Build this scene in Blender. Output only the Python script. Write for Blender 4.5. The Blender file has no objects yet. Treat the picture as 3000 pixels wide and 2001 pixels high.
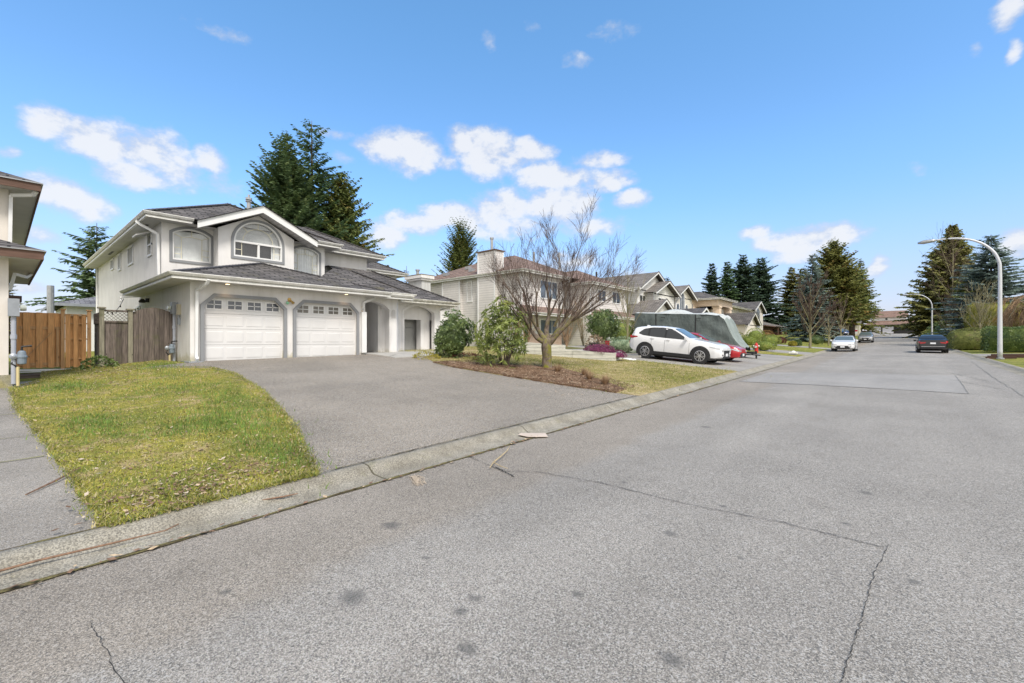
import bpy, bmesh, math, random
import numpy as np
from mathutils import Vector, Matrix
from mathutils.geometry import tessellate_polygon
R_ = math.radians
S = bpy.context.scene
C = S.collection

# ------------------------------------------------------------------ camera
cam = bpy.data.cameras.new('camera')
cam.lens = 15.6; cam.sensor_width = 36.0; cam.sensor_fit = 'HORIZONTAL'
cam.clip_start = 0.05; cam.clip_end = 2000
camo = bpy.data.objects.new('camera', cam); C.objects.link(camo)
camo.location = (0, 0, 1.7); camo.rotation_euler = (R_(90), 0, R_(40.8))
S.camera = camo

# ------------------------------------------------------------------ light and sky
SUN_EL, SUN_AZ = 52.0, 118.0          # azimuth clockwise from +Y (down the street)
sl = bpy.data.lights.new('sun', 'SUN'); sl.energy = 2.25; sl.angle = R_(14); sl.color = (1.0, .945, .87)
so = bpy.data.objects.new('sun', sl); C.objects.link(so)
sd = Vector((math.sin(R_(SUN_AZ))*math.cos(R_(SUN_EL)), math.cos(R_(SUN_AZ))*math.cos(R_(SUN_EL)), math.sin(R_(SUN_EL))))
so.rotation_euler = (-sd).to_track_quat('-Z', 'Y').to_euler(); so.location = sd*50
S.view_settings.view_transform = 'Standard'; S.view_settings.look = 'None'
S.view_settings.exposure = 0.72; S.view_settings.gamma = 1.0
S.render.engine = 'CYCLES'
S.cycles.max_bounces = 6; S.cycles.diffuse_bounces = 3; S.cycles.glossy_bounces = 3
S.cycles.transparent_max_bounces = 8; S.cycles.transmission_bounces = 4
S.cycles.use_denoising = True; S.cycles.use_adaptive_sampling = False; S.cycles.denoiser = 'OPENIMAGEDENOISE'; S.cycles.denoising_input_passes = 'RGB_ALBEDO_NORMAL'; S.cycles.denoising_prefilter = 'ACCURATE'

W = bpy.data.worlds.new('World'); S.world = W; W.use_nodes = True; W.cycles.sampling_method = 'MANUAL'; W.cycles.sample_map_resolution = 1024
nt = W.node_tree; nt.nodes.clear()
class NT:
    """short hand for node building"""
    def __init__(s, tree): s.t = tree
    def n(s, typ, **kw):
        o = s.t.nodes.new(typ)
        for k, v in kw.items(): setattr(o, k, v)
        return o
    def link(s, a, b): s.t.links.new(a, b)
    def put(s, inp, v):
        if hasattr(v, 'is_output') or isinstance(v, bpy.types.NodeSocket): s.t.links.new(v, inp)
        else: inp.default_value = v
    def m(s, op, a, b=0.0, c=None, clamp=False):
        o = s.n('ShaderNodeMath', operation=op); o.use_clamp = clamp
        s.put(o.inputs[0], a); s.put(o.inputs[1], b)
        if c is not None: s.put(o.inputs[2], c)
        return o.outputs[0]
    def v(s, op, a, b=(0, 0, 0)):
        o = s.n('ShaderNodeVectorMath', operation=op); s.put(o.inputs[0], a); s.put(o.inputs[1], b)
        return o.outputs['Value'] if op in ('DOT_PRODUCT', 'LENGTH') else o.outputs[0]
    def mix(s, f, a, b, blend='MIX'):
        o = s.n('ShaderNodeMix', data_type='RGBA', blend_type=blend)
        s.put(o.inputs[0], f); s.put(o.inputs[6], a); s.put(o.inputs[7], b)
        return o.outputs[2]
    def noise(s, vec, scale, detail=4, rough=.55):
        o = s.n('ShaderNodeTexNoise'); s.put(o.inputs['Vector'], vec) if vec is not None else None
        o.inputs['Scale'].default_value = scale; o.inputs['Detail'].default_value = detail; o.inputs['Roughness'].default_value = rough
        return o.outputs['Fac']
    def ramp(s, f, lo, hi, a=0.0, b=1.0):
        o = s.n('ShaderNodeMapRange', interpolation_type='SMOOTHSTEP'); s.put(o.inputs[0], f)
        o.inputs[1].default_value = lo; o.inputs[2].default_value = hi; o.inputs[3].default_value = a; o.inputs[4].default_value = b
        return o.outputs[0]
    def xyz(s, x, y, z):
        o = s.n('ShaderNodeCombineXYZ'); s.put(o.inputs[0], x); s.put(o.inputs[1], y); s.put(o.inputs[2], z); return o.outputs[0]
w = NT(nt)
tc = w.n('ShaderNodeTexCoord').outputs['Generated']
sky = w.n('ShaderNodeTexSky', sky_type='NISHITA'); sky.sun_disc = False
sky.sun_elevation = R_(SUN_EL); sky.sun_rotation = R_(SUN_AZ); sky.altitude = 60; sky.air_density = 1.0; sky.dust_density = .6; sky.ozone_density = 2.0
SKY_STRENGTH = .12
hs = w.n('ShaderNodeHueSaturation'); w.link(sky.outputs[0], hs.inputs['Color']); hs.inputs['Saturation'].default_value = 1.12; hs.inputs['Value'].default_value = 1.0
sx = w.n('ShaderNodeSeparateXYZ'); w.link(tc, sx.inputs[0])
az = w.m('ARCTAN2', sx.outputs[0], sx.outputs[1]); el = w.m('ARCSINE', sx.outputs[2])
# clouds: (azimuth, elevation, half width, half height, weight) in degrees
CLOUDS = [(-88.1,18.4,1.14,0.97,0.92),(-87.1,18.9,1.87,1.15,1.07),(-85.1,18.6,2.00,1.19,1.07),(-83.4,18.0,3.54,1.86,1.12),(-80.5,18.3,3.48,2.07,1.09),(-81.8,15.9,2.98,1.30,0.92),(-78.1,17.1,2.89,1.83,0.92),(-79.5,15.8,1.59,0.86,0.78),(-74.7,18.6,1.71,1.48,0.87),(-74.3,16.6,2.72,1.22,0.60),(-86.8,13.2,2.52,1.49,1.07),(-85.1,12.4,2.51,1.27,0.97),(-88.1,13.6,0.90,0.76,0.82),(-87.4,9.2,1.48,0.71,0.73),(-89.6,15.7,0.62,0.57,0.78),(-57.5,22.9,3.29,1.51,1.02),(-54.6,22.7,4.91,2.08,1.09),(-53.0,21.4,2.80,1.57,0.92),(-46.4,24.2,3.10,1.87,1.05),(-43.9,23.0,3.57,2.92,1.05),(-45.0,24.9,2.59,1.20,0.92),(-39.1,23.3,3.26,1.45,1.02),(-41.7,22.4,3.26,1.36,0.92),(-49.2,21.9,1.60,1.02,0.68),(-37.2,20.4,3.25,1.75,1.05),(-34.4,20.0,4.50,1.51,1.02),(-28.9,19.5,3.87,1.04,0.92),(-27.3,20.1,1.85,0.80,0.68),(-30.0,21.8,3.90,1.01,0.73),(-25.5,17.2,2.18,1.05,0.97),(-62.5,23.8,2.25,0.62,0.58),(-62.5,21.1,1.46,0.86,0.48),(-52.7,14.7,5.30,1.46,0.97),(-46.7,15.5,6.11,1.59,1.07),(-42.0,16.9,4.56,2.19,1.07),(-34.9,16.8,5.15,2.54,1.07),(-32.7,17.2,3.20,2.10,1.02),(-39.4,14.5,7.14,1.55,0.82),(-31.1,14.3,4.43,1.35,0.68),(-56.7,12.7,3.01,1.70,0.97),(-58.0,13.4,1.67,1.32,0.87),(-8.5,10.3,3.73,1.30,1.02),(-6.1,10.9,3.97,1.37,1.07),(-4.6,10.9,2.55,1.24,1.02),(-8.1,9.1,2.77,0.76,0.68),(-12.3,11.9,1.71,0.78,0.92),(7.9,8.4,1.28,1.20,0.97),(-1.3,7.4,0.85,1.11,0.82),(-25.2,7.8,3.02,1.00,0.78),(-33.8,10.2,3.85,1.28,0.58),(-28.1,34.1,2.23,1.07,0.48),(-33.3,32.1,1.79,0.61,0.41),(7.6,26.4,1.15,1.13,0.87),(7.7,23.4,0.52,0.81,0.58),(-74.2,30.4,2.28,0.49,0.37),(-44.0,34.2,0.91,1.09,0.35),(-38.0,35.0,1.17,0.62,0.29),(5.0,24.4,0.38,0.46,0.29),(1.8,16.3,0.64,0.54,0.29),(-88.5,4.7,1.48,0.71,0.78)]
mask = None
wob = w.n('ShaderNodeTexNoise'); w.link(w.v('MULTIPLY', tc, (1, 1, 1.6)), wob.inputs['Vector']); wob.inputs['Scale'].default_value = 9; wob.inputs['Detail'].default_value = 5
wv = w.v('SUBTRACT', wob.outputs['Color'], (.5, .5, .5)); wsx = w.n('ShaderNodeSeparateXYZ'); w.link(wv, wsx.inputs[0])
az2 = w.m('MULTIPLY_ADD', wsx.outputs[0], .06, az); el2 = w.m('MULTIPLY_ADD', wsx.outputs[1], .035, el)
for (a, e, ra, re, wt) in CLOUDS:
    dx = w.m('MULTIPLY', w.m('SUBTRACT', az2, R_(a)), 1/R_(ra)); dy = w.m('MULTIPLY', w.m('SUBTRACT', el2, R_(e)), 1/R_(re))
    q = w.m('ADD', w.m('MULTIPLY', dx, dx), w.m('MULTIPLY', dy, dy))
    k = w.m('MULTIPLY', w.m('SUBTRACT', 1.0, w.m('MULTIPLY', q, .62)), wt)
    mask = k if mask is None else w.m('SMOOTH_MAX', mask, k, .15)
n1 = w.noise(w.v('MULTIPLY', tc, (1, 1, 1.5)), 17, 9, .62)
dens = w.m('ADD', mask, w.m('MULTIPLY', w.m('SUBTRACT', n1, .5), 2.3))
cf = w.m('MULTIPLY', w.ramp(dens, -.02, 1.02), .90)
# unseen bright cloud added to the sky behind the camera as neutral fill light
back = w.v('DOT_PRODUCT', tc, (-.6534*.94, .757*.94, .30))
n2 = w.noise(tc, 3.0, 5, .6)
bf = w.ramp(w.m('ADD', back, w.m('MULTIPLY', w.m('SUBTRACT', n2, .5), .5)), .34, .02)
cover = w.m('MAXIMUM', cf, w.m('MULTIPLY', bf, .92))
ctone = w.mix(w.ramp(w.m('ADD', dens, w.m('MULTIPLY', w.m('SUBTRACT', n1, .5), 1.5)), .35, 1.0), (3.35, 3.5, 3.95, 1), (4.6, 4.65, 4.8, 1))
haze = w.mix(w.ramp(sx.outputs[2], .30, -.02), hs.outputs[0], (2.9, 3.12, 3.62, 1))
grad = w.mix(w.ramp(sx.outputs[2], .38, .62), w.mix(w.ramp(sx.outputs[2], .0, .40), (.93, .86, 1.0, 1), (1.20, 1.37, 1.42, 1)), (1.22, 1.49, 1.48, 1))
hz = w.mix(1.0, w.mix(.55, hs.outputs[0], haze), grad, 'MULTIPLY')
btone = w.mix(w.ramp(n2, .3, .7), (6.3, 6.05, 5.7, 1), (8.0, 7.65, 7.2, 1))
final = w.mix(w.m('MULTIPLY', bf, .92), w.mix(cf, hz, ctone), btone)
bg = w.n('ShaderNodeBackground'); w.link(final, bg.inputs[0]); bg.inputs[1].default_value = SKY_STRENGTH
w.link(bg.outputs[0], w.n('ShaderNodeOutputWorld').inputs[0])

# ------------------------------------------------------------------ ground shape
def sm(a, b, x):
    t = max(0., min(1., (x-a)/(b-a))); return t*t*(3-2*t)
def G(x, y):
    b = .015*y if y < 75 else .015*75+.03*(y-75)
    if x < -4.6:
        t = -x-4.6
        z = b+.10*min(1, t/.5)+.075*max(0, min(t-.5, 11.7))
        return z-.25*sm(4.5, .5, y)*min(1, t/11)
    if x > 3.7:
        t = x-3.7
        return b+.10*min(1, t/.5)+.02*max(0, min(t-.5, 12))
    return b

# ------------------------------------------------------------------ object helpers
ORG = {}
def setp(o, label=None, cat=None, group=None, kind=None):
    if label: o['label'] = label
    if cat: o['category'] = cat
    if group: o['group'] = group
    if kind: o['kind'] = kind
    return o
def thing(name, loc, label, cat, group=None, rz=0, rot=None):
    o = bpy.data.objects.new(name, None); C.objects.link(o); o.location = loc
    o.rotation_euler = rot if rot else (0, 0, rz); o.empty_display_size = .2
    ORG[o.name] = Vector(loc)
    return setp(o, label, cat, group)
class MB:
    def __init__(s): s.v = []; s.f = []; s.m = []
    def face(s, pts, m=0):
        i = len(s.v); s.v += [tuple(p) for p in pts]; s.f.append(tuple(range(i, i+len(pts)))); s.m.append(m)
    def box(s, x0, x1, y0, y1, z0, z1, m=0):
        if x0 > x1: x0, x1 = x1, x0
        if y0 > y1: y0, y1 = y1, y0
        if z0 > z1: z0, z1 = z1, z0
        i = len(s.v)
        s.v += [(x0,y0,z0),(x1,y0,z0),(x1,y1,z0),(x0,y1,z0),(x0,y0,z1),(x1,y0,z1),(x1,y1,z1),(x0,y1,z1)]
        for q in ((0,3,2,1),(4,5,6,7),(0,1,5,4),(1,2,6,5),(2,3,7,6),(3,0,4,7)):
            s.f.append(tuple(i+a for a in q)); s.m.append(m)
    def bar(s, a, b, w_, h_, m=0, up=(0, 0, 1)):
        a = Vector(a); b = Vector(b); d = (b-a).normalized(); u = Vector(up)
        r = d.cross(u)
        r = r.normalized() if r.length > 1e-5 else Vector((1, 0, 0))
        n = r.cross(d).normalized(); r = r*w_/2; n = n*h_/2
        i = len(s.v)
        for p in (a, b):
            for k in ((-1,-1),(1,-1),(1,1),(-1,1)): s.v.append(tuple(p+r*k[0]+n*k[1]))
        for q in ((0,1,2,3),(7,6,5,4),(0,4,5,1),(1,5,6,2),(2,6,7,3),(3,7,4,0)):
            s.f.append(tuple(i+a_ for a_ in q)); s.m.append(m)
    def prism(s, pts, vec, m=0, caps=True):
        pts = [Vector(p) for p in pts]; vec = Vector(vec); n = len(pts); i = len(s.v)
        s.v += [tuple(p) for p in pts]+[tuple(p+vec) for p in pts]
        for k in range(n):
            s.f.append((i+k, i+(k+1) % n, i+n+(k+1) % n, i+n+k)); s.m.append(m)
        if caps:
            s.f.append(tuple(i+k for k in reversed(range(n)))); s.m.append(m)
            s.f.append(tuple(i+n+k for k in range(n))); s.m.append(m)
    def tube(s, pts, r, n=8, m=0, cap=True):
        pts = [Vector(p) for p in pts]; L = len(pts); rs = r if isinstance(r, (list, tuple)) else [r]*L
        i = len(s.v); ref = None
        for k, p in enumerate(pts):
            d = (pts[min(k+1, L-1)]-pts[max(k-1, 0)])
            d = d.normalized() if d.length > 1e-9 else Vector((0, 0, 1))
            if ref is None: ref = Vector((1, 0, 0)) if abs(d.z) > .9 else Vector((0, 0, 1))
            a = d.cross(ref)
            if a.length < 1e-4: ref = Vector((0, 1, 0)); a = d.cross(ref)
            a.normalize(); b = d.cross(a)
            ref = -b if False else ref
            for j in range(n):
                t = 2*math.pi*j/n; s.v.append(tuple(p+(a*math.cos(t)+b*math.sin(t))*rs[k]))
        for k in range(L-1):
            for j in range(n):
                a0 = i+k*n+j; a1 = i+k*n+(j+1) % n
                s.f.append((a0, a1, a1+n, a0+n)); s.m.append(m)
        if cap:
            s.f.append(tuple(i+j for j in reversed(range(n)))); s.m.append(m)
            s.f.append(tuple(i+(L-1)*n+j for j in range(n))); s.m.append(m)
    def lathe(s, c, prof, n=16, m=0, axis='z', cap=True):
        i = len(s.v); c = Vector(c)
        for (r, h) in prof:
            for j in range(n):
                t = 2*math.pi*j/n; a, b = r*math.cos(t), r*math.sin(t)
                s.v.append(tuple(c+(Vector((a, b, h)) if axis == 'z' else Vector((h, a, b)) if axis == 'x' else Vector((a, h, b)))))
        for k in range(len(prof)-1):
            for j in range(n):
                a0 = i+k*n+j; a1 = i+k*n+(j+1) % n
                s.f.append((a0, a1, a1+n, a0+n)); s.m.append(m)
        if not cap: return
        s.f.append(tuple(i+j for j in reversed(range(n)))); s.m.append(m)
        s.f.append(tuple(i+(len(prof)-1)*n+j for j in range(n))); s.m.append(m)
    def holed(s, outer, holes, to3, depth=None, m=0, mr=None):
        """flat wall with real openings. outer/holes are 2D loops, to3(a,b,d) -> 3D; reveals go in by depth"""
        loops = [[Vector((a, b, 0)) for a, b in L] for L in [outer]+holes]
        flat = [p for L in loops for p in L]
        i = len(s.v); s.v += [tuple(to3(p.x, p.y, 0)) for p in flat]
        for t in tessellate_polygon(loops): s.f.append(tuple(i+k for k in t)); s.m.append(m)
        if depth:
            for L in holes:
                n = len(L)
                for k in range(n):
                    (a0, b0), (a1, b1) = L[k], L[(k+1) % n]
                    s.face([to3(a0, b0, 0), to3(a1, b1, 0), to3(a1, b1, depth), to3(a0, b0, depth)], m if mr is None else mr)
    def frame(s, loop, inner, to3, d0, d1, m=0):
        """a ring between two loops of equal count, from depth d0 (out) to d1"""
        n = len(loop)
        for k in range(n):
            o0, o1, i0, i1 = loop[k], loop[(k+1) % n], inner[k], inner[(k+1) % n]
            s.face([to3(*o0, d0), to3(*o1, d0), to3(*i1, d0), to3(*i0, d0)], m)
            s.face([to3(*o0, d0), to3(*o0, d1), to3(*o1, d1), to3(*o1, d0)], m)
            s.face([to3(*i0, d0), to3(*i1, d0), to3(*i1, d1), to3(*i0, d1)], m)
    def build(s, name, mats, parent=None, smooth=False, recalc=True, local=False):
        me = bpy.data.meshes.new(name)
        off = Vector((0, 0, 0))
        if parent is not None and not local: off = ORG.get(parent.name, off)
        vs = [(a-off.x, b-off.y, c-off.z) for a, b, c in s.v]
        me.from_pydata(vs, [], s.f)
        mats = mats if isinstance(mats, (list, tuple)) else [mats]
        for mm in mats: me.materials.append(mm)
        if len(mats) > 1: me.polygons.foreach_set('material_index', s.m)
        if recalc:
            b = bmesh.new(); b.from_mesh(me); bmesh.ops.remove_doubles(b, verts=b.verts, dist=1e-5)
            bmesh.ops.recalc_face_normals(b, faces=b.faces); b.to_mesh(me); b.free()
        if smooth: me.polygons.foreach_set('use_smooth', [True]*len(me.polygons))
        me.update()
        o = bpy.data.objects.new(name, me); C.objects.link(o)
        if parent is not None: o.parent = parent; ORG[o.name] = off
        return o
def npmesh(name, verts, faces, mats, parent=None, mi=None, smooth=False):
    """numpy vertices (N,3) and faces (M,3 or 4) -> object"""
    me = bpy.data.meshes.new(name); nv, nf, k = len(verts), len(faces), faces.shape[1]
    me.vertices.add(nv); me.vertices.foreach_set('co', verts.astype(np.float32).ravel())
    me.loops.add(nf*k); me.loops.foreach_set('vertex_index', faces.astype(np.int32).ravel())
    me.polygons.add(nf); me.polygons.foreach_set('loop_start', np.arange(0, nf*k, k, dtype=np.int32))
    me.polygons.foreach_set('loop_total', np.full(nf, k, dtype=np.int32))
    mats = mats if isinstance(mats, (list, tuple)) else [mats]
    for mm in mats: me.materials.append(mm)
    if mi is not None: me.polygons.foreach_set('material_index', np.asarray(mi, dtype=np.int32))
    if smooth: me.polygons.foreach_set('use_smooth', np.ones(nf, dtype=bool))
    me.update(calc_edges=True); me.validate()
    o = bpy.data.objects.new(name, me); C.objects.link(o)
    if parent is not None: o.parent = parent
    return o
def copy_tree(o, parent=None):
    c = o.copy(); C.objects.link(c)
    if parent is not None: c.parent = parent
    for ch in list(o.children): copy_tree(ch, c)
    return c

# ------------------------------------------------------------------ materials
def newmat(name):
    m = bpy.data.materials.new(name); m.use_nodes = True; m.node_tree.nodes.clear()
    t = NT(m.node_tree); b = t.n('ShaderNodeBsdfPrincipled'); o = t.n('ShaderNodeOutputMaterial'); t.link(b.outputs[0], o.inputs[0])
    t.bsdf = b; t.out = o
    return m, t
def c4(c, k=1.0): return (c[0]*k, c[1]*k, c[2]*k, 1)
def pos(t, kind='Object'): return t.n('ShaderNodeTexCoord').outputs[kind]
def bump(t, h, strength, dist=.01):
    b = t.n('ShaderNodeBump'); t.put(b.inputs['Height'], h); b.inputs['Strength'].default_value = strength; b.inputs['Distance'].default_value = dist
    t.link(b.outputs[0], t.bsdf.inputs['Normal'])
def mat(name, col, rough=.65, var=.12, scale=2.5, fine=0.0, fscale=60, bmp=0.0, bscale=90, metal=0.0, spec=.4, col2=None, coat=0.0):
    m, t = newmat(name); p = pos(t)
    n = t.noise(p, scale, 4)
    lo = c4(col, 1-var); hi = c4(col2, 1) if col2 else c4(col, 1+var)
    c = t.mix(t.ramp(n, .3, .7), lo, hi)
    if fine:
        f = t.noise(p, fscale, 2); c = t.mix(1.0, c, t.mix(t.ramp(f, .3, .7), c4((1-fine,)*3), c4((1+fine,)*3)), 'MULTIPLY')
    t.link(c, t.bsdf.inputs['Base Color'])
    t.bsdf.inputs['Roughness'].default_value = rough; t.bsdf.inputs['Metallic'].default_value = metal
    t.bsdf.inputs['Specular IOR Level'].default_value = spec; t.bsdf.inputs['Coat Weight'].default_value = coat
    if bmp: bump(t, t.noise(p, bscale, 3), bmp, .02)
    return m
def wallcoord(t, vs=1.0):
    """(u along the surface, v up) picked from the surface normal"""
    g = t.n('ShaderNodeNewGeometry'); p = pos(t)
    c = t.v('NORMALIZE', t.v('CROSS_PRODUCT', (0, 0, 1), g.outputs['True Normal']))
    u = t.v('DOT_PRODUCT', p, c); s_ = t.n('ShaderNodeSeparateXYZ'); t.link(p, s_.inputs[0])
    v = t.m('MULTIPLY', s_.outputs[2], vs)
    return u, v, p
def shingles(name, c1, c2, moss=.0, mosscol=(.16, .17, .05), vs=2.24):
    m, t = newmat(name); u, v, p = wallcoord(t, vs)
    b = t.n('ShaderNodeTexBrick'); t.link(t.xyz(u, v, 0), b.inputs['Vector'])
    b.inputs['Scale'].default_value = 1; b.inputs['Brick Width'].default_value = .55; b.inputs['Row Height'].default_value = .17
    b.inputs['Mortar Size'].default_value = .028; b.inputs['Color1'].default_value = c4(c1); b.inputs['Color2'].default_value = c4(c2)
    b.inputs['Mortar'].default_value = c4(c1, .35); b.inputs['Bias'].default_value = 0.0
    st = t.noise(t.xyz(t.m('MULTIPLY', u, .8), t.m('MULTIPLY', v, 5), 0), 1.6, 4)
    c = t.mix(1.0, b.outputs['Color'], t.mix(t.ramp(st, .3, .7), c4((.72,)*3), c4((1.3,)*3)), 'MULTIPLY')
    if moss: c = t.mix(t.m('MULTIPLY', t.ramp(t.noise(p, .9, 6, .7), .56, .72), moss), c, c4(mosscol))
    t.link(c, t.bsdf.inputs['Base Color']); t.bsdf.inputs['Roughness'].default_value = .9; t.bsdf.inputs['Specular IOR Level'].default_value = .2
    bump(t, t.m('ADD', t.m('FRACT', t.m('DIVIDE', v, -.17)), t.m('MULTIPLY', t.noise(p, 60, 2), .5)), .6, .02)
    return m
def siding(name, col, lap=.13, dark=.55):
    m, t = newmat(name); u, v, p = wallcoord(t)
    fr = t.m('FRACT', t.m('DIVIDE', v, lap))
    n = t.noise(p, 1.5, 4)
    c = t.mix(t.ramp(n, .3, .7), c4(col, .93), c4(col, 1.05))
    c = t.mix(t.ramp(fr, .24, .04), c, c4(col, dark))  # thin shadow line of each lap, painted into the colour
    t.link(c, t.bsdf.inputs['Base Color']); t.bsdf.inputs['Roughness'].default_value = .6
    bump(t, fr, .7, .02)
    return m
def stucco(name, col, stain=.22, base=False):
    m, t = newmat(name); u, v, p = wallcoord(t)
    st = t.noise(t.xyz(t.m('MULTIPLY', u, 5), t.m('MULTIPLY', v, .5), 0), 1.0, 5, .65)
    n = t.noise(p, 1.2, 5)
    c = t.mix(t.ramp(st, .42, .78), c4(col), c4((col[0]*.80, col[1]*.78, col[2]*.75)))
    c = t.mix(stain, c4(col), c); c = t.mix(1.0, c, t.mix(t.ramp(n, .3, .7), c4((.94,)*3), c4((1.03,)*3)), 'MULTIPLY')
    if base:      # splash dirt and algae at the foot of the wall
        g_ = t.noise(p, 2.6, 5, .7); c = t.mix(t.m('MULTIPLY', t.ramp(t.m('ADD', v, t.m('MULTIPLY', t.m('SUBTRACT', g_, .5), .9)), .34, .02), .75), c, (.42, .385, .25, 1))
    t.link(c, t.bsdf.inputs['Base Color']); t.bsdf.inputs['Roughness'].default_value = .85; t.bsdf.inputs['Specular IOR Level'].default_value = .2
    bump(t, t.noise(p, 22, 3, .6), .22, .012)
    return m
def boards(name, col, bw=.15, var=.35, grain=.25, horizontal=False, green=0.0):
    """weathered wood, tint changes from board to board and runs along the grain"""
    m, t = newmat(name); u, v, p = wallcoord(t)
    a, b = (v, u) if horizontal else (u, v)
    wn = t.n('ShaderNodeTexWhiteNoise', noise_dimensions='1D'); t.link(t.m('FLOOR', t.m('DIVIDE', a, bw)), wn.inputs['W'])
    g = t.noise(t.xyz(t.m('MULTIPLY', a, 40), t.m('MULTIPLY', b, 2.2), 0), 1.0, 5, .6)
    c = t.mix(wn.outputs[0], c4(col, 1-var), c4(col, 1+var*.6))
    c = t.mix(1.0, c, t.mix(t.ramp(g, .25, .75), c4((1-grain,)*3), c4((1+grain*.7,)*3)), 'MULTIPLY')
    kn = t.n('ShaderNodeTexVoronoi'); t.link(t.xyz(t.m('MULTIPLY', a, 6), t.m('MULTIPLY', b, 2.6), 0), kn.inputs['Vector']); kn.inputs['Scale'].default_value = 1.0
    c = t.mix(t.ramp(kn.outputs['Distance'], .10, .05), c, c4(col, .35))
    if bw < 1: c = t.mix(t.ramp(t.m('FRACT', t.m('DIVIDE', a, bw)), .10, .04), c, c4(col, .16))
    if green: c = t.mix(t.m('MULTIPLY', t.ramp(t.noise(p, 2.2, 5, .7), .5, .72), green), c, (.11, .12, .05, 1))
    t.link(c, t.bsdf.inputs['Base Color']); t.bsdf.inputs['Roughness'].default_value = .8; t.bsdf.inputs['Specular IOR Level'].default_value = .25
    bump(t, g, .3, .01)
    return m
def leafmat(name, dark, light, cl=.8, rough=.6, spec=.3, transl=.28, third=None, k=1.0):
    m, t = newmat(name); p = pos(t)
    n = t.noise(p, cl, 5, .65); n2 = t.noise(p, cl*7, 2)
    f = t.ramp(t.m('ADD', t.m('MULTIPLY', n, .65), t.m('MULTIPLY', n2, .35)), .34, .66)
    c = t.mix(f, c4(dark, k), c4(light, k))
    if third: c = t.mix(t.m('MULTIPLY', t.ramp(t.noise(p, cl*1.7, 4, .7), .55, .68), .85), c, c4(third, k))
    t.link(c, t.bsdf.inputs['Base Color']); t.bsdf.inputs['Roughness'].default_value = rough; t.bsdf.inputs['Specular IOR Level'].default_value = spec
    tl = t.n('ShaderNodeBsdfTranslucent'); t.link(c, tl.inputs[0]); mx = t.n('ShaderNodeMixShader'); mx.inputs[0].default_value = transl
    t.link(t.bsdf.outputs[0], mx.inputs[1]); t.link(tl.outputs[0], mx.inputs[2]); t.link(mx.outputs[0], t.out.inputs[0])
    return m
def glassmat(name, tint=(.02, .025, .03), rough=.04, spec=.6):
    m, t = newmat(name); t.bsdf.inputs['Base Color'].default_value = c4(tint); t.bsdf.inputs['Roughness'].default_value = rough
    t.bsdf.inputs['Specular IOR Level'].default_value = spec; return m
def clearglass(name):
    m, t = newmat(name)
    tr = t.n('ShaderNodeBsdfTransparent'); tr.inputs[0].default_value = (.93, .95, .95, 1)
    gl = t.n('ShaderNodeBsdfGlossy'); gl.inputs['Roughness'].default_value = .03
    fz = t.n('ShaderNodeFresnel'); fz.inputs[0].default_value = 1.5
    mx = t.n('ShaderNodeMixShader'); t.link(t.m('MULTIPLY_ADD', fz.outputs[0], .9, .06), mx.inputs[0]); t.link(tr.outputs[0], mx.inputs[1]); t.link(gl.outputs[0], mx.inputs[2])
    t.t.nodes.remove(t.bsdf); t.link(mx.outputs[0], t.out.inputs[0]); return m
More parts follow.
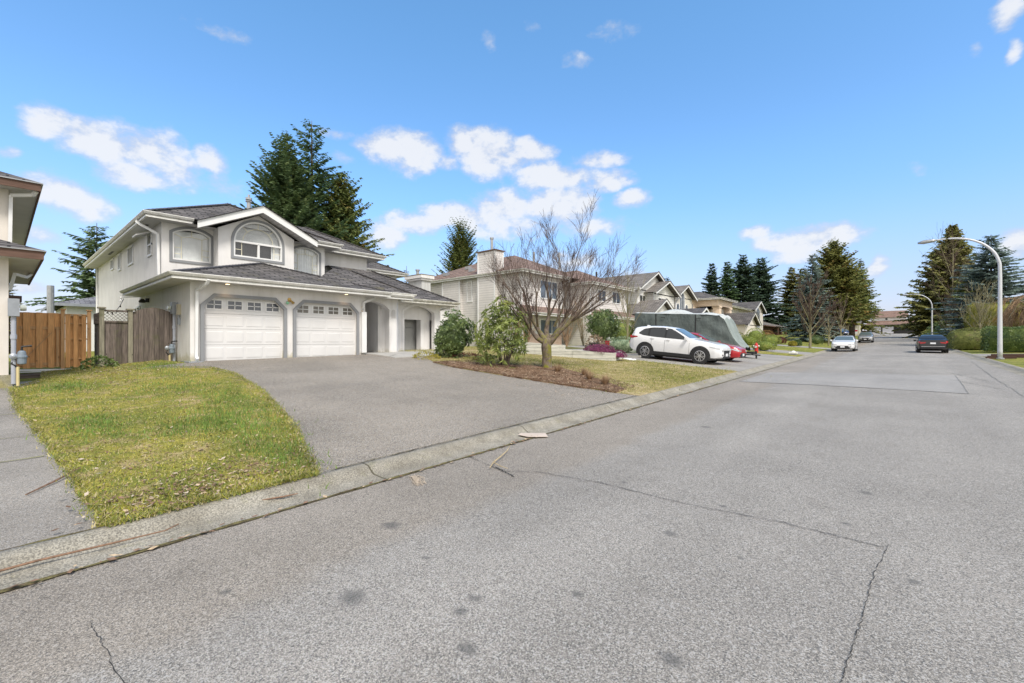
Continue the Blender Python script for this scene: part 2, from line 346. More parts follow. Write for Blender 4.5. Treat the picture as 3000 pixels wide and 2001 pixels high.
MT = dict(
 stucco=stucco('white_stucco', (.735, .72, .705), .55, True), stucco2=stucco('cream_stucco', (.70, .655, .60), .35), greytrim=stucco('grey_trim', (.26, .268, .28), .2),
 white=mat('white_paint', (.74, .74, .73), .5, .04, 2), gutter=mat('white_gutter', (.76, .75, .71), .5, .10, 3.5, .08, 20, col2=(.80, .79, .76)),
 mossgut=mat('mossy_gutter', (.66, .64, .55), .7, .30, 4, .15, 30, col2=(.78, .76, .70)),
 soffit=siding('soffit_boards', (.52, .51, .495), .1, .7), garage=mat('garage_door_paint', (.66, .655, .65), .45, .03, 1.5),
 roof=shingles('charcoal_shingles', (.084, .077, .074), (.178, .164, .156), .55, (.15, .135, .07)), roofbrown=shingles('brown_shingles', (.20, .14, .115), (.29, .205, .17), .1),
 rooftan=shingles('taupe_shingles', (.17, .155, .14), (.26, .235, .215), .1), roofdark=shingles('dark_shingles', (.085, .082, .085), (.14, .135, .14), 0), roofgrey=shingles('grey_shingles', (.16, .16, .175), (.25, .25, .27), 0),
 roofred=shingles('reddish_shingles', (.22, .14, .11), (.33, .22, .17), 0), cap=mat('ridge_cap', (.085, .083, .09), .9, .3, 6),
 dimglass=glassmat('dim_glass', (.03, .035, .04), .25, .25), glass=glassmat('dark_glass'), glassblue=glassmat('sky_glass', (.10, .13, .17), .05, .8), clear=clearglass('clear_glass'), blind=mat('blind_fabric', (.80, .80, .80), .8, .06, 4),
 room=mat('dark_room', (.05, .05, .055), .9), muntin=mat('brass_muntin', (.72, .68, .52), .4, .05),
 brown=boards('brown_fascia', (.14, .085, .065), 5, .1, .25, True), cedar=boards('cedar_boards', (.70, .375, .160), 1.37, .35, .3), cedarpost=boards('cedar_post', (.54, .32, .16), 2, .1, .3),
 oldwood=boards('weathered_boards', (.165, .135, .118), .14, .35, .5, green=.4), oldpost=boards('mossy_post', (.27, .25, .19), 2, .1, .35, green=.6), timber=boards('planter_timber', (.64, .63, .57), .16, .12, .25, True, green=.25),
 step=boards('old_step', (.17, .13, .10), .14, .2, .4, True), darktimber=boards('dark_timber', (.085, .045, .035), .15, .2, .4, True),
 conc=mat('concrete', (.40, .385, .355), .85, .10, 1.2, .18, 40, .25, 60), metalgrey=mat('grey_metal', (.30, .32, .35), .45, .1, 5, metal=.3), galv=mat('galvanised', (.36, .37, .38), .4, .1, 6, metal=.5),
 meterblue=mat('meter_blue', (.19, .23, .27), .5, .1, 8), black=mat('black_plastic', (.02, .02, .021), .5, .1), brass=mat('brass', (.55, .36, .12), .35, .1, 5, metal=.6),
 pipe=mat('yellow_pipe', (.62, .52, .28), .6, .1), tan=mat('tan_box', (.50, .45, .34), .6, .1), lampglass=glassmat('lamp_glass', (.25, .55, .35), .1, .6),
)
# ------------------------------------------------------------------ ground, road, kerbs, drives, lawns
SPOTS = [(-2.03, 1.99, 0.05), (-2.0, 1.84, 0.05), (-1.73, 1.64, 0.055), (-0.87, 2.26, 0.06), (-1.43, 3.69, 0.055), (-1.55, 2.45, 0.042), (-3.42, 2.31, 0.09), (-2.66, 1.5, 0.10), (-0.23, 5.91, 0.06), (0.1, 4.0, 0.05), (-3.39, 0.99, 0.036), (-2.7, 2.13, 0.03), (-1.26, 4.6, 0.04), (-0.33, 4.85, 0.04), (-2.33, 4.66, 0.04), (-0.87, 3.62, 0.03), (.9, 5.6, .06), (1.3, 8.2, .10), (-2.6, 8.4, .09)]
def asphalt(name, c, k=.16, spots=True, tint=(1.0, .985, .96), big=.10, stones=.5, lanes=False):
    m, t = newmat(name); p = pos(t)
    f1 = t.noise(p, 180, 2, .7); f2 = t.noise(p, 84, 2, .6); n = t.noise(p, .35, 5, .6); n3 = t.noise(t.v('MULTIPLY', p, (1.0, .12, 1)), 1.1, 4)
    col = t.mix(t.ramp(n, .3, .7), c4([c*(1-big)*q for q in tint]), c4([c*(1+big)*q for q in tint]))
    col = t.mix(1.0, col, t.mix(t.ramp(n3, .3, .7), c4((.94,)*3), c4((1.05,)*3)), 'MULTIPLY')
    col = t.mix(1.0, col, t.mix(t.ramp(f1, .34, .66), c4((1-k*1.5,)*3), c4((1+k*1.5,)*3)), 'MULTIPLY')
    col = t.mix(1.0, col, t.mix(t.ramp(f2, .3, .7), c4((1-k,)*3), c4((1+k,)*3)), 'MULTIPLY')
    vo = t.n('ShaderNodeTexVoronoi'); t.link(p, vo.inputs['Vector']); vo.inputs['Scale'].default_value = 115
    wn = t.n('ShaderNodeSeparateColor'); t.link(vo.outputs['Color'], wn.inputs[0])
    col = t.mix(t.m('MULTIPLY', t.ramp(wn.outputs[0], .80, .9), stones), col, c4([c*1.75*q for q in (1.0, .97, .92)]))
    col = t.mix(t.m('MULTIPLY', t.ramp(wn.outputs[1], .82, .92), stones), col, c4([c*.35]*3))
    col = t.mix(t.m('MULTIPLY', t.ramp(t.noise(p, .55, 5, .68), .54, .70), .5), col, t.mix(1.0, col, (.80, .79, .78, 1), 'MULTIPLY'))
    if lanes:
        s_ = t.n('ShaderNodeSeparateXYZ'); t.link(p, s_.inputs[0]); xw = t.m('ADD', s_.outputs[0], t.m('MULTIPLY', t.m('SUBTRACT', t.noise(p, .9, 4), .5), .7))
        col = t.mix(t.m('MULTIPLY', t.ramp(xw, -2.9, -3.3), .9), col, t.mix(1.0, col, (.95, .905, .85, 1), 'MULTIPLY'))      # older strip along the gutter
        wh = t.m('ADD', t.ramp(t.m('ABSOLUTE', t.m('ADD', xw, 1.9)), .55, .1), t.ramp(t.m('ABSOLUTE', t.m('SUBTRACT', xw, 1.6)), .6, .1))
        col = t.mix(t.m('MULTIPLY', wh, .55), col, t.mix(1.0, col, (1.10, 1.10, 1.10, 1), 'MULTIPLY'))
        col = t.mix(t.m('MULTIPLY', t.ramp(t.noise(p, 1.3, 6, .72), .56, .70), .55), col, t.mix(1.0, col, (.78, .77, .76, 1), 'MULTIPLY'))
    if spots:
        msk = None; wn2 = t.m('MULTIPLY', t.m('SUBTRACT', t.noise(p, 16, 4, .7), .5), .13)
        for (sx_, sy_, r_) in SPOTS:                                # old oil drips
            dd_ = t.v('LENGTH', t.v('MULTIPLY', t.v('SUBTRACT', p, (sx_, sy_, 0)), (1, 1.25, 0)))
            k_ = t.ramp(t.m('ADD', dd_, wn2), r_*1.5, r_*.35, 0, .62); msk = k_ if msk is None else t.m('MAXIMUM', msk, k_)
        col = t.mix(msk, col, c4([c*.33]*3))
    t.link(col, t.bsdf.inputs['Base Color']); t.bsdf.inputs['Roughness'].default_value = .88; t.bsdf.inputs['Specular IOR Level'].default_value = .25
    bump(t, t.m('ADD', f1, f2), .45, .02)
    return m
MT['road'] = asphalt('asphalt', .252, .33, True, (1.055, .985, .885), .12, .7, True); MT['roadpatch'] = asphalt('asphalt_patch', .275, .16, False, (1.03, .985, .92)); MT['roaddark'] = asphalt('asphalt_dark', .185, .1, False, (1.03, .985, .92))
MT['drive'] = asphalt('drive_aggregate', .222, .42, False, (1.12, .98, .80), .18, 1.0); MT['drive2'] = asphalt('drive_concrete', .285, .12, False, (1.05, .985, .89), .16, .3)
MT['paved'] = asphalt('side_drive', .235, .22, False, (1.07, .98, .86), .2, .6)
def kerbmat():
    m, t = newmat('kerb_concrete'); p = pos(t); s_ = t.n('ShaderNodeSeparateXYZ'); t.link(p, s_.inputs[0])
    n = t.noise(p, 2.2, 6, .7); f = t.noise(p, 70, 2, .7)
    col = t.mix(t.ramp(n, .3, .7), (.20, .18, .14, 1), (.315, .292, .24, 1))
    col = t.mix(t.m('MULTIPLY', t.ramp(t.noise(p, 5, 5, .7), .55, .75), .55), col, (.20, .19, .10, 1))
    col = t.mix(1.0, col, t.mix(t.ramp(f, .3, .7), c4((.55,)*3), c4((1.42,)*3)), 'MULTIPLY')
    fr = t.m('FRACT', t.m('DIVIDE', t.m('ADD', s_.outputs[1], t.m('MULTIPLY', n, .05)), 3.05))
    col = t.mix(t.ramp(fr, .010, .004), col, (.07, .06, .035, 1))
    t.link(col, t.bsdf.inputs['Base Color']); t.bsdf.inputs['Roughness'].default_value = .9
    bump(t, t.m('ADD', f, n), .5, .02); return m
MT['kerb'] = kerbmat()
def grassmat(name, a, b, c, sc=.8, straw=.55):
    m, t = newmat(name); p = pos(t)
    n = t.noise(p, sc, 6, .68); n2 = t.noise(p, sc*6, 5, .7); f = t.noise(t.v('MULTIPLY', p, (1, .6, 1)), 48, 3, .75)
    col = t.mix(t.ramp(t.m('ADD', t.m('MULTIPLY', n, .6), t.m('MULTIPLY', n2, .4)), .38, .62), c4(a), c4(b))
    col = t.mix(t.m('MULTIPLY', t.ramp(t.noise(p, sc*1.9, 6, .72), .5, .66), straw), col, c4(c))
    col = t.mix(1.0, col, t.mix(t.ramp(f, .28, .72), c4((.38,)*3), c4((1.62,)*3)), 'MULTIPLY')
    col = t.mix(t.m('MULTIPLY', t.ramp(t.noise(p, sc*3.2, 6, .75), .60, .70), .75), col, (.14, .10, .06, 1))
    t.link(col, t.bsdf.inputs['Base Color']); t.bsdf.inputs['Roughness'].default_value = .95; t.bsdf.inputs['Specular IOR Level'].default_value = .1
    bump(t, t.m('ADD', t.m('MULTIPLY', f, .6), n2), .8, .05); return m
MT['lawn'] = grassmat('mossy_lawn', (.135, .160, .034), (.30, .262, .058), (.38, .29, .155), .95, .85)
MT['lawn2'] = grassmat('dry_lawn', (.19, .18, .055), (.33, .265, .125), (.42, .33, .20), .6, .85)
MT['verge'] = grassmat('verge_grass', (.12, .15, .03), (.26, .25, .06), (.30, .25, .11), .5, .5)
MT['soil'] = grassmat('back_garden', (.09, .10, .03), (.16, .15, .06), (.14, .11, .07), .4, .5)
MT['mulch'] = grassmat('bark_mulch', (.125, .075, .045), (.23, .145, .092), (.36, .28, .19), 1.6, .7)
def lerp(tab, x):
    """tab: [(x, value)] sorted by descending x"""
    if x >= tab[0][0]: return tab[0][1]
    for (x0, a), (x1, b) in zip(tab, tab[1:]):
        if x >= x1: return a+(b-a)*(x0-x)/(x0-x1)
    return tab[-1][1]
def strip(name, m, x0, x1, lo, hi, dz, step=.3, ny=14, edge=0.0, bulge=0.0, kind='structure', skirt=.12):
    """ground sheet between two boundaries y=lo(x)..hi(x) for x from x0 down to x1, dz above the terrain, with a turned down rim"""
    n = max(2, int(abs(x1-x0)/step)); X = [x0]+[x0+(x1-x0)*i/n for i in range(n+1)]+[x1]; V = []; F = []
    rnd = random.Random(len(name)*7+int(abs(x1)*10)); n += 2
    for i, x in enumerate(X):
        a = lo(x)+rnd.uniform(-edge, edge); b = hi(x)+rnd.uniform(-edge, edge)
        Y = [a]+[a+(b-a)*j/ny for j in range(ny+1)]+[b]
        for j, y in enumerate(Y):
            k = min(i, n-i, j, ny+2-j)
            V.append((x, y, G(x, y)+dz+(bulge*min(1, (k-1)/2.) if k else -skirt)))
    for i in range(n):
        for j in range(ny+2):
            q = i*(ny+3)+j; F.append((q, q+ny+3, q+ny+4, q+1))
    mb = MB(); mb.v = V; mb.f = F; mb.m = [0]*len(F)
    o = mb.build(name, m, smooth=True); md = o.modifiers.new('rim', 'EDGE_SPLIT'); md.split_angle = R_(50)
    return setp(o, kind=kind)
# base terrain
xs = sorted(set([-260, -180, -120, -90, -70, -55, -45, -38, -32, -27, -23, -20]+[round(-18+.45*i, 2) for i in range(28)]+[-5.1, -4.6, -2, 0, 2, 3.7, 4.2, 6, 8, 11, 15, 22, 35, 60, 110, 180]))
ys = [-60, -30, -15]+[round(-8+.6*i, 2) for i in range(120)]+[65+3*i for i in range(20)]+[125+12*i for i in range(16)]+[400, 600]
V = [(x, y, G(x, min(y, 200))-.06) for x in xs for y in ys]; F = []
for i in range(len(xs)-1):
    for j in range(len(ys)-1):
        q = i*len(ys)+j; F.append((q, q+len(ys), q+len(ys)+1, q+1))
mb = MB(); mb.v = V; mb.f = F; mb.m = [0]*len(F)
setp(mb.build('ground', MT['verge'], smooth=True), kind='structure')
# road sheet
mb = MB(); rx = [-4.6, -2, .2, 2, 3.7]; ry = [-14+1.0*i for i in range(170)]
mb.v = [(x, y, G(x, y)+(.035*(1-abs((x+.45)/4.15)**2))) for x in rx for y in ry]
for i in range(len(rx)-1):
    for j in range(len(ry)-1):
        q = i*len(ry)+j; mb.f.append((q, q+len(ry), q+len(ry)+1, q+1)); mb.m.append(0)
setp(mb.build('road', MT['road'], smooth=True), kind='structure')
def roadz(x, y): return G(x, y)+.035*(1-abs((x+.45)/4.15)**2)
def roadsheet(name, m, pts, dz, n=10):
    a, b, c, d = [Vector((p[0], p[1], 0)) for p in pts]; mb = MB()
    for i in range(n+1):
        for j in range(n+1):
            p = a.lerp(b, i/n).lerp(d.lerp(c, i/n), j/n); mb.v.append((p.x, p.y, roadz(p.x, p.y)+dz))
    for i in range(n):
        for j in range(n):
            q = i*(n+1)+j; mb.f.append((q, q+n+1, q+n+2, q+1)); mb.m.append(0)
    return setp(mb.build(name, m), kind='structure')
roadsheet('road_overlay', MT['roadpatch'], [(-4.2, 17.3), (1.5, 17.1), (1.75, 24.0), (-4.2, 22.2)], .006)
roadsheet('road_overlay', MT['roaddark'], [(-4.4, 92), (3.6, 92), (3.6, 99), (-4.4, 99)], .006)  # darker band laid across the far road
# kerbs: rolled profile swept along the street
def kerb(name, s, x, y0, y1, step=1.0):
    prof = [(0.0, .006), (.10, .004), (.30, .012), (.36, .05), (.43, .095), (.50, .105), (.56, .105), (.58, -.05)]
    n = int((y1-y0)/step); mb = MB()
    for i in range(n+1):
        y = y0+(y1-y0)*i/n; b = .015*y if y < 75 else 1.125+.03*(y-75)
        for (a, h) in prof: mb.v.append((x+s*a, y, b+h))
    k = len(prof)
    for i in range(n):
        for j in range(k-1):
            q = i*k+j; mb.f.append((q, q+k, q+k+1, q+1)); mb.m.append(0)
    return setp(mb.build(name, MT['kerb'], smooth=True), kind='structure')
kerb('kerb', -1, -4.58, -13, 150); kerb('kerb', 1, 3.68, -13, 150)
# drives and lawns on the left
DL = [(-5.1, 2.42), (-7.5, 3.17), (-10.7, 3.86), (-13.8, 4.22), (-15.2, 4.05), (-16.0, 3.3), (-16.6, 2.6), (-17.6, 2.5)]
DR = [(-5.1, 11.05), (-7.2, 10.75), (-9.2, 10.66), (-12.1, 10.66), (-13.4, 10.95), (-14.6, 11.6), (-16, 12.4), (-17.6, 12.4)]
ND = [(-5.1, .58), (-7.1, .52), (-9.5, .40), (-12.1, .24), (-15.2, .22), (-16.2, .7), (-20, .9)]
strip('driveway', MT['drive'], -5.1, -17.56, lambda x: lerp(DL, x)-.15, lambda x: lerp(DR, x)+.15, .0)
strip('side_driveway', MT['paved'], -5.1, -16.4, lambda x: -9, lambda x: lerp(ND, x)+.1, .0)
strip('entry_slab', MT['conc'], -15.3, -21.2, lambda x: 10.5+max(0, (-15.9-x)*0), lambda x: 12.0+min(4.2, max(0, (-15.3-x)*1.6)), .03, .3, 10, 0, 0)
strip('lawn', MT['lawn'], -5.08, -20.4, lambda x: lerp(ND, x), lambda x: lerp(DL, x) if x > -17.0 else 3.9, .012, .25, 24, .035, .03)
strip('front_lawn', MT['lawn2'], -5.08, -21.5, lambda x: lerp(DR, x) if x > -15 else 12.0+min(4.2, (-15.3-x)*1.6), lambda x: 20.75, .012, .3, 30, .03, .03)
MBED = [(-5.6, 11.5), (-7, 12.5), (-8.5, 13.5), (-10, 14.3), (-11.3, 13.2), (-12.4, 12.4), (-13.4, 11.5)]
strip('mulch_bed', MT['mulch'], -5.7, -13.4, lambda x: lerp(DR, x)-.02, lambda x: lerp(MBED, x), .045, .2, 10, .06, .02)
strip('driveway', MT['drive2'], -5.1, -18.3, lambda x: 20.7, lambda x: 36.1, .006, .5, 20)
strip('verge', MT['lawn'], -5.08, -16, lambda x: 36.1, lambda x: 39.2+(-5-x)*.12, .03, .5, 8, .02, .03)
strip('driveway', MT['drive2'], -5.1, -22, lambda x: 39.2+(-5-x)*.12, lambda x: 44.2+(-5-x)*.10, .006, .6, 10)
strip('verge', MT['verge'], -5.08, -20, lambda x: 44.2+(-5-x)*.10, lambda x: 54, .03, .6, 14, .03, .03)
strip('driveway', MT['drive2'], -5.1, -26, lambda x: 54, lambda x: 58.5, .006, .8, 10)
# drives on the right
strip('driveway', MT['drive2'], 26, 4.25, lambda x: 41.8+.05*x, lambda x: 46.2+.05*x, .006, .8, 10)
strip('driveway', MT['paved'], 26, 4.25, lambda x: 18, lambda x: 29.5+(x-4.2)*.25, .006, .8, 16)
# cracks and dirt along the gutter
MT['crack'] = mat('crack_tar', (.035, .033, .03), .9, .2); MT['dirt'] = mat('gutter_dirt', (.085, .058, .030), .95, .45, 9, .4, 60, col2=(.16, .14, .05)); MT['seam'] = mat('seam_line', (.18, .175, .165), .9, .2)
def crack(name, m, pts, w0, seed, jit=.03, dz=.006, sub=12):
    rnd = random.Random(seed); P = []
    for a, b in zip(pts, pts[1:]):
        for i in range(sub): P.append(Vector((a[0]+(b[0]-a[0])*i/sub, a[1]+(b[1]-a[1])*i/sub)))
    P.append(Vector(pts[-1])); mb = MB(); n = len(P)
    P = [p+Vector((rnd.uniform(-jit, jit), rnd.uniform(-jit, jit))) for p in P]
    for i, p in enumerate(P):
        d = (P[min(i+1, n-1)]-P[max(i-1, 0)]).normalized(); q = Vector((-d.y, d.x))*w0*rnd.uniform(.3, 1)*.5
        z = max(roadz(p.x, p.y), G(p.x, p.y))+dz
        mb.v += [(p.x+q.x, p.y+q.y, z), (p.x-q.x, p.y-q.y, z)]
    for i in range(n-1): mb.f.append((2*i, 2*i+2, 2*i+3, 2*i+1)); mb.m.append(0)
    return setp(mb.build(name, m, recalc=False), kind='structure')
# ------------------------------------------------------------------ building helpers
def fx(X):  return lambda a, b, d: (X-d, a, b)          # wall facing the street (+X): a = y, b = z
def fy(Y):  return lambda a, b, d: (a, Y+d, b)          # wall facing -Y: a = x, b = z
def rect(a0, a1, b0, b1): return [(a0, b0), (a1, b0), (a1, b1), (a0, b1)]
def arch(a0, a1, b0, bs, rise, n=12):
    """opening with a segmental or round head: spring height bs, rise above it"""
    w2 = (a1-a0)/2; c = (a0+a1)/2; r = (w2*w2+rise*rise)/(2*rise); cz = bs+rise-r
    t0 = math.atan2(bs-cz, w2); L = [(a0, b0), (a1, b0)]
    for i in range(n+1):
        t = t0+(math.pi-2*t0)*i/n; L.append((c+r*math.cos(t), cz+r*math.sin(t)))
    return L
def octo(a0, a1, b0, b1, ch): return [(a0, b0), (a1, b0), (a1, b1-ch), (a1-ch, b1), (a0+ch, b1), (a0, b1-ch)]
def inset(L, d):
    n = len(L); A = sum(L[i][0]*L[(i+1) % n][1]-L[(i+1) % n][0]*L[i][1] for i in range(n)); s = 1 if A > 0 else -1; out = []
    for i in range(n):
        p0, p1, p2 = Vector(L[i-1]), Vector(L[i]), Vector(L[(i+1) % n])
        e1 = (p1-p0); e2 = (p2-p1)
        e1 = e1.normalized() if e1.length > 1e-6 else e2.normalized(); e2 = e2.normalized() if e2.length > 1e-6 else e1
        n1 = Vector((-e1.y, e1.x))*s; n2 = Vector((-e2.y, e2.x))*s; b = n1+n2
        k = b.length_squared
        b = b*(2/k) if k > .3 else n1
        out.append((p1.x+b.x*d, p1.y+b.y*d))
    return out
def flat(mb, L, to3, d, m=0):
    loops = [[Vector((a, b, 0)) for a, b in L]]; i = len(mb.v); mb.v += [to3(a, b, d) for a, b in L]
    for t in tessellate_polygon(loops): mb.f.append(tuple(i+k for k in t)); mb.m.append(m)
def slab(mb, L, to3, d0, d1, m=0):
    """outline L with thickness from depth d0 to d1"""
    flat(mb, L, to3, d0, m); flat(mb, L, to3, d1, m); n = len(L)
    for k in range(n):
        a, b = L[k], L[(k+1) % n]; mb.face([to3(*a, d0), to3(*b, d0), to3(*b, d1), to3(*a, d1)], m)
def pbox(mb, to3, a0, a1, b0, b1, d0, d1, m=0): slab(mb, rect(a0, a1, b0, b1), to3, d0, d1, m)
def pline(mb, to3, a, b, w_, d0, d1, m=0):
    p, q = Vector(a), Vector(b); e = (q-p).normalized(); n = Vector((-e.y, e.x))*w_/2
    slab(mb, [tuple(p-n), tuple(q-n), tuple(q+n), tuple(p+n)], to3, d0, d1, m)
def window(parent, L, to3, fw=.06, rails=(), bars=(), blind=None, proud=.015, glass=None, back='room', slats=None, muntw=.022):
    """frame (with rails and bars) as the part; pane and blind below it"""
    mb = MB(); I = inset(L, fw); mb.frame(L, I, to3, -proud, .10)
    for (a, b, w_) in rails: pline(mb, to3, a, b, w_, -proud+.004, .09)
    for (a, b) in bars: pline(mb, to3, a, b, muntw, .052, .062, 1)
    fr = mb.build('window', [MT['white'], MT['muntin']], parent)
    g = MB(); flat(g, inset(L, fw*.6), to3, .07); g.build('pane', glass or MT['clear'], fr)
    if glass is None:
        g = MB(); flat(g, inset(L, -.02), to3, .30)
        g.build('room_back', MT[back], fr)
    if blind:
        g = MB(); a0, a1, b0, b1, n = blind; w_ = (a1-a0)/n
        for i in range(n):
            c = a0+w_*(i+.5); h = w_*.56
            if slats == 'h':
                pass
            if n >= 20:
                q = .105 if i % 2 else .12; q2 = .225-q; g.face([to3(c-w_/2, b0, q), to3(c+w_/2, b0, q2), to3(c+w_/2, b1, q2), to3(c-w_/2, b1, q)]); continue
            g.face([to3(c-h, b0, .12), to3(c+h*.9, b0, .145), to3(c+h*.9, b1, .145), to3(c-h, b1, .12)])
        g.build('blind', MT['blind'], fr, recalc=False)
    return fr
def sweep(mb, path, z, prof, m=0, closed=False):
    """profile [(out, up)] along a level path; outward = right of travel"""
    n = len(path); P = [Vector(p) for p in path]; k = len(prof); i0 = len(mb.v)
    for i in range(n):
        a = P[i-1] if (i > 0 or closed) else None; b = P[(i+1) % n] if (i < n-1 or closed) else None
        d1 = (P[i]-a).normalized() if a is not None else (b-P[i]).normalized(); d2 = (b-P[i]).normalized() if b is not None else d1
        n1 = Vector((d1.y, -d1.x)); n2 = Vector((d2.y, -d2.x)); o = n1+n2; o = o*(2/o.length_squared)
        for (q, h) in prof: mb.v.append((P[i].x+o.x*q, P[i].y+o.y*q, z+h))
    for i in range(n if closed else n-1):
        for j in range(k):
            a = i0+i*k+j; b = i0+i*k+(j+1) % k; c = i0+((i+1) % n)*k
            mb.f.append((a, b, c+(j+1) % k, c+j)); mb.m.append(m)
    if not closed:
        mb.f.append(tuple(i0+j for j in range(k))); mb.m.append(m); mb.f.append(tuple(i0+(n-1)*k+j for j in reversed(range(k)))); mb.m.append(m)
FASC = [(-.02, 0), (.045, 0), (.045, .068), (.0, .072), (.0, .098), (.085, .10), (.105, .125), (.14, .18), (.14, .20), (.12, .205), (-.02, .205)]
def gutter(parent, paths, z, m='gutter', name='gutter'):
    mb = MB()
    for p in paths: sweep(mb, p, z, FASC)
    return mb.build(name, MT[m], parent)
def roofmesh(parent, polys, m, name='roof', th=.0, caps=()):
    mb = MB()
    for p in polys: mb.face(p)
    r = mb.build(name, MT[m], parent, recalc=False)
    # make all faces look up
    me = r.data; b = bmesh.new(); b.from_mesh(me)
    for f in b.faces:
        f.normal_update()
        if f.normal.z < 0: f.normal_flip()
    b.to_mesh(me); b.free()
    if caps:
        for a, c in caps:
            cb = MB(); a = Vector(a); c = Vector(c); n = max(1, int((c-a).length/.22))
            for i in range(n):
                p = a.lerp(c, i/n); q = a.lerp(c, min(1, (i+1.15)/n))
                cb.bar(p+Vector((0, 0, .012)), q+Vector((0, 0, .03)), .26, .035)
            cb.build('ridge_cap', MT['cap'], r)
    return r
def downspout(parent, pts, m='white', w_=.075):
    mb = MB()
    for a, b in zip(pts, pts[1:]): mb.bar(a, b, w_, w_*1.15, 0, (1, 0, 0) if abs(b[2]-a[2]) > .5 else (0, 0, 1))
    return mb.build('downspout', MT[m], parent)

# ------------------------------------------------------------------ the white stucco house
GZ = 1.02
H1 = thing('white_house', (-17.5, 4.12, GZ), 'white stucco two storey house with two white garage doors and a gabled arched window', 'house')
gf = fx(-17.5); uf = fx(-21.4); bf_ = fx(-20.75); ef = fx(-18.1); af = fx(-19.1); sf = fy(4.12)
D1 = octo(4.50, 7.05, GZ-.02, 3.22, .33); D2 = octo(7.50, 10.05, GZ-.02, 3.22, .33)
UW1 = arch(4.46, 5.75, 4.92, 5.98, .22); UW2 = arch(9.0, 10.29, 4.92, 5.98, .22); BW = arch(6.38, 8.30, 5.25, 5.88, .94, 20)
SW = [rect(-23.72, -22.93, 5.22, 6.20), rect(-28.03, -26.76, 5.32, 6.21), rect(-30.64, -29.9, 5.35, 6.22), rect(-33.0, -32.05, 5.62, 6.22), rect(-26.5, -25.2, 2.35, 3.28)]
ENT = arch(10.55, 12.10, GZ, 3.20, .33); AR2 = arch(13.64, 15.60, GZ, 3.24, .34)
mb = MB()
mb.holed([(4.12, GZ-.5), (10.47, GZ-.5), (10.47, 3.68), (4.12, 3.68)], [D1, D2], gf, .14)
mb.holed([(-38, GZ-.6), (-21.4, GZ-.6), (-21.4, 6.33), (-38, 6.33)], [SW[0], SW[1], SW[2], SW[3], SW[4]], sf, .30)
mb.face([(-21.4, 4.12, GZ-.6), (-17.5, 4.12, GZ-.6), (-17.5, 4.12, 3.68), (-21.4, 4.12, 3.68)])
mb.holed(rect(4.12, 5.83, 3.7, 6.33), [UW1], uf, .30); mb.holed(rect(8.82, 10.58, 3.7, 6.33), [UW2], uf, .30)
mb.holed([(5.83, 3.7), (8.82, 3.7), (8.82, 6.33), (7.325, 7.12), (5.83, 6.33)], [BW], bf_, .30)
mb.box(-21.5, -20.75, 5.83, 5.8305, 3.7, 6.33); mb.box(-21.5, -20.75, 8.8195, 8.82, 3.7, 6.33)
mb.face([(-21.4, 10.58, 3.6), (-22.4, 10.58, 3.6), (-22.4, 10.58, 6.33), (-21.4, 10.58, 6.33)])
mb.face([(-22.4, 10.58, 3.6), (-22.4, 13.5, 3.6), (-22.4, 13.5, 6.33), (-22.4, 10.58, 6.33)]); mb.face([(-22.4, 13.5, 3.6), (-30, 13.5, 3.6), (-30, 13.5, 6.33), (-22.4, 13.5, 6.33)])
mb.face([(-26.8, 13.5, 1), (-26.8, 18.5, 1), (-26.8, 18.5, 6.33), (-26.8, 13.5, 6.33)]); mb.face([(-26.8, 18.5, 1), (-34, 18.5, 1), (-34, 18.5, 6.33), (-26.8, 18.5, 6.33)])
mb.face([(-17.5, 10.47, GZ-.5), (-21.3, 10.47, GZ-.5), (-21.3, 10.47, 3.7), (-17.5, 10.47, 3.7)])
mb.holed(rect(10.47, 12.5, GZ-.1, 3.78), [ENT], ef, .42)
mb.holed(rect(13.2, 16.04, GZ-.1, 3.78), [AR2], af, .22)
for a, b in (((-18.1, 12.5), (-18.32, 12.74)), ((-18.32, 12.74), (-18.75, 13.02)), ((-18.75, 13.02), (-19.1, 13.2))):
    mb.face([(*a, GZ-.1), (*b, GZ-.1), (*b, 3.78), (*a, 3.78)])
mb.face([(-21.3, 10.47, GZ-.1), (-21.3, 12.3, GZ-.1), (-21.3, 12.3, 3.7), (-21.3, 10.47, 3.7)]); mb.box(-21.3, -18.62, 11.82, 12.02, GZ-.1, 3.6)
mb.face([(-18.1, 10.47, 3.6), (-18.1, 12.3, 3.6), (-21.3, 12.3, 3.6), (-21.3, 10.47, 3.6)]); mb.face([(-18.5, 12.1, GZ-.1), (-18.62, 12.02, GZ-.1), (-18.62, 12.02, 3.6), (-18.5, 12.1, 3.6)])
mb.face([(-19.1, 16.04, GZ-.1), (-21.0, 16.04, GZ-.1), (-21.0, 16.04, 3.78), (-19.1, 16.04, 3.78)]); mb.face([(-21.0, 16.04, GZ-.1), (-21.0, 18.4, GZ-.1), (-21.0, 18.4, 3.78), (-21.0, 16.04, 3.78)])
mb.face([(-38, 4.12, .4), (-38, 14, .4), (-38, 14, 6.3), (-38, 4.12, 6.3)])
mb.build('wall', MT['stucco'], H1)
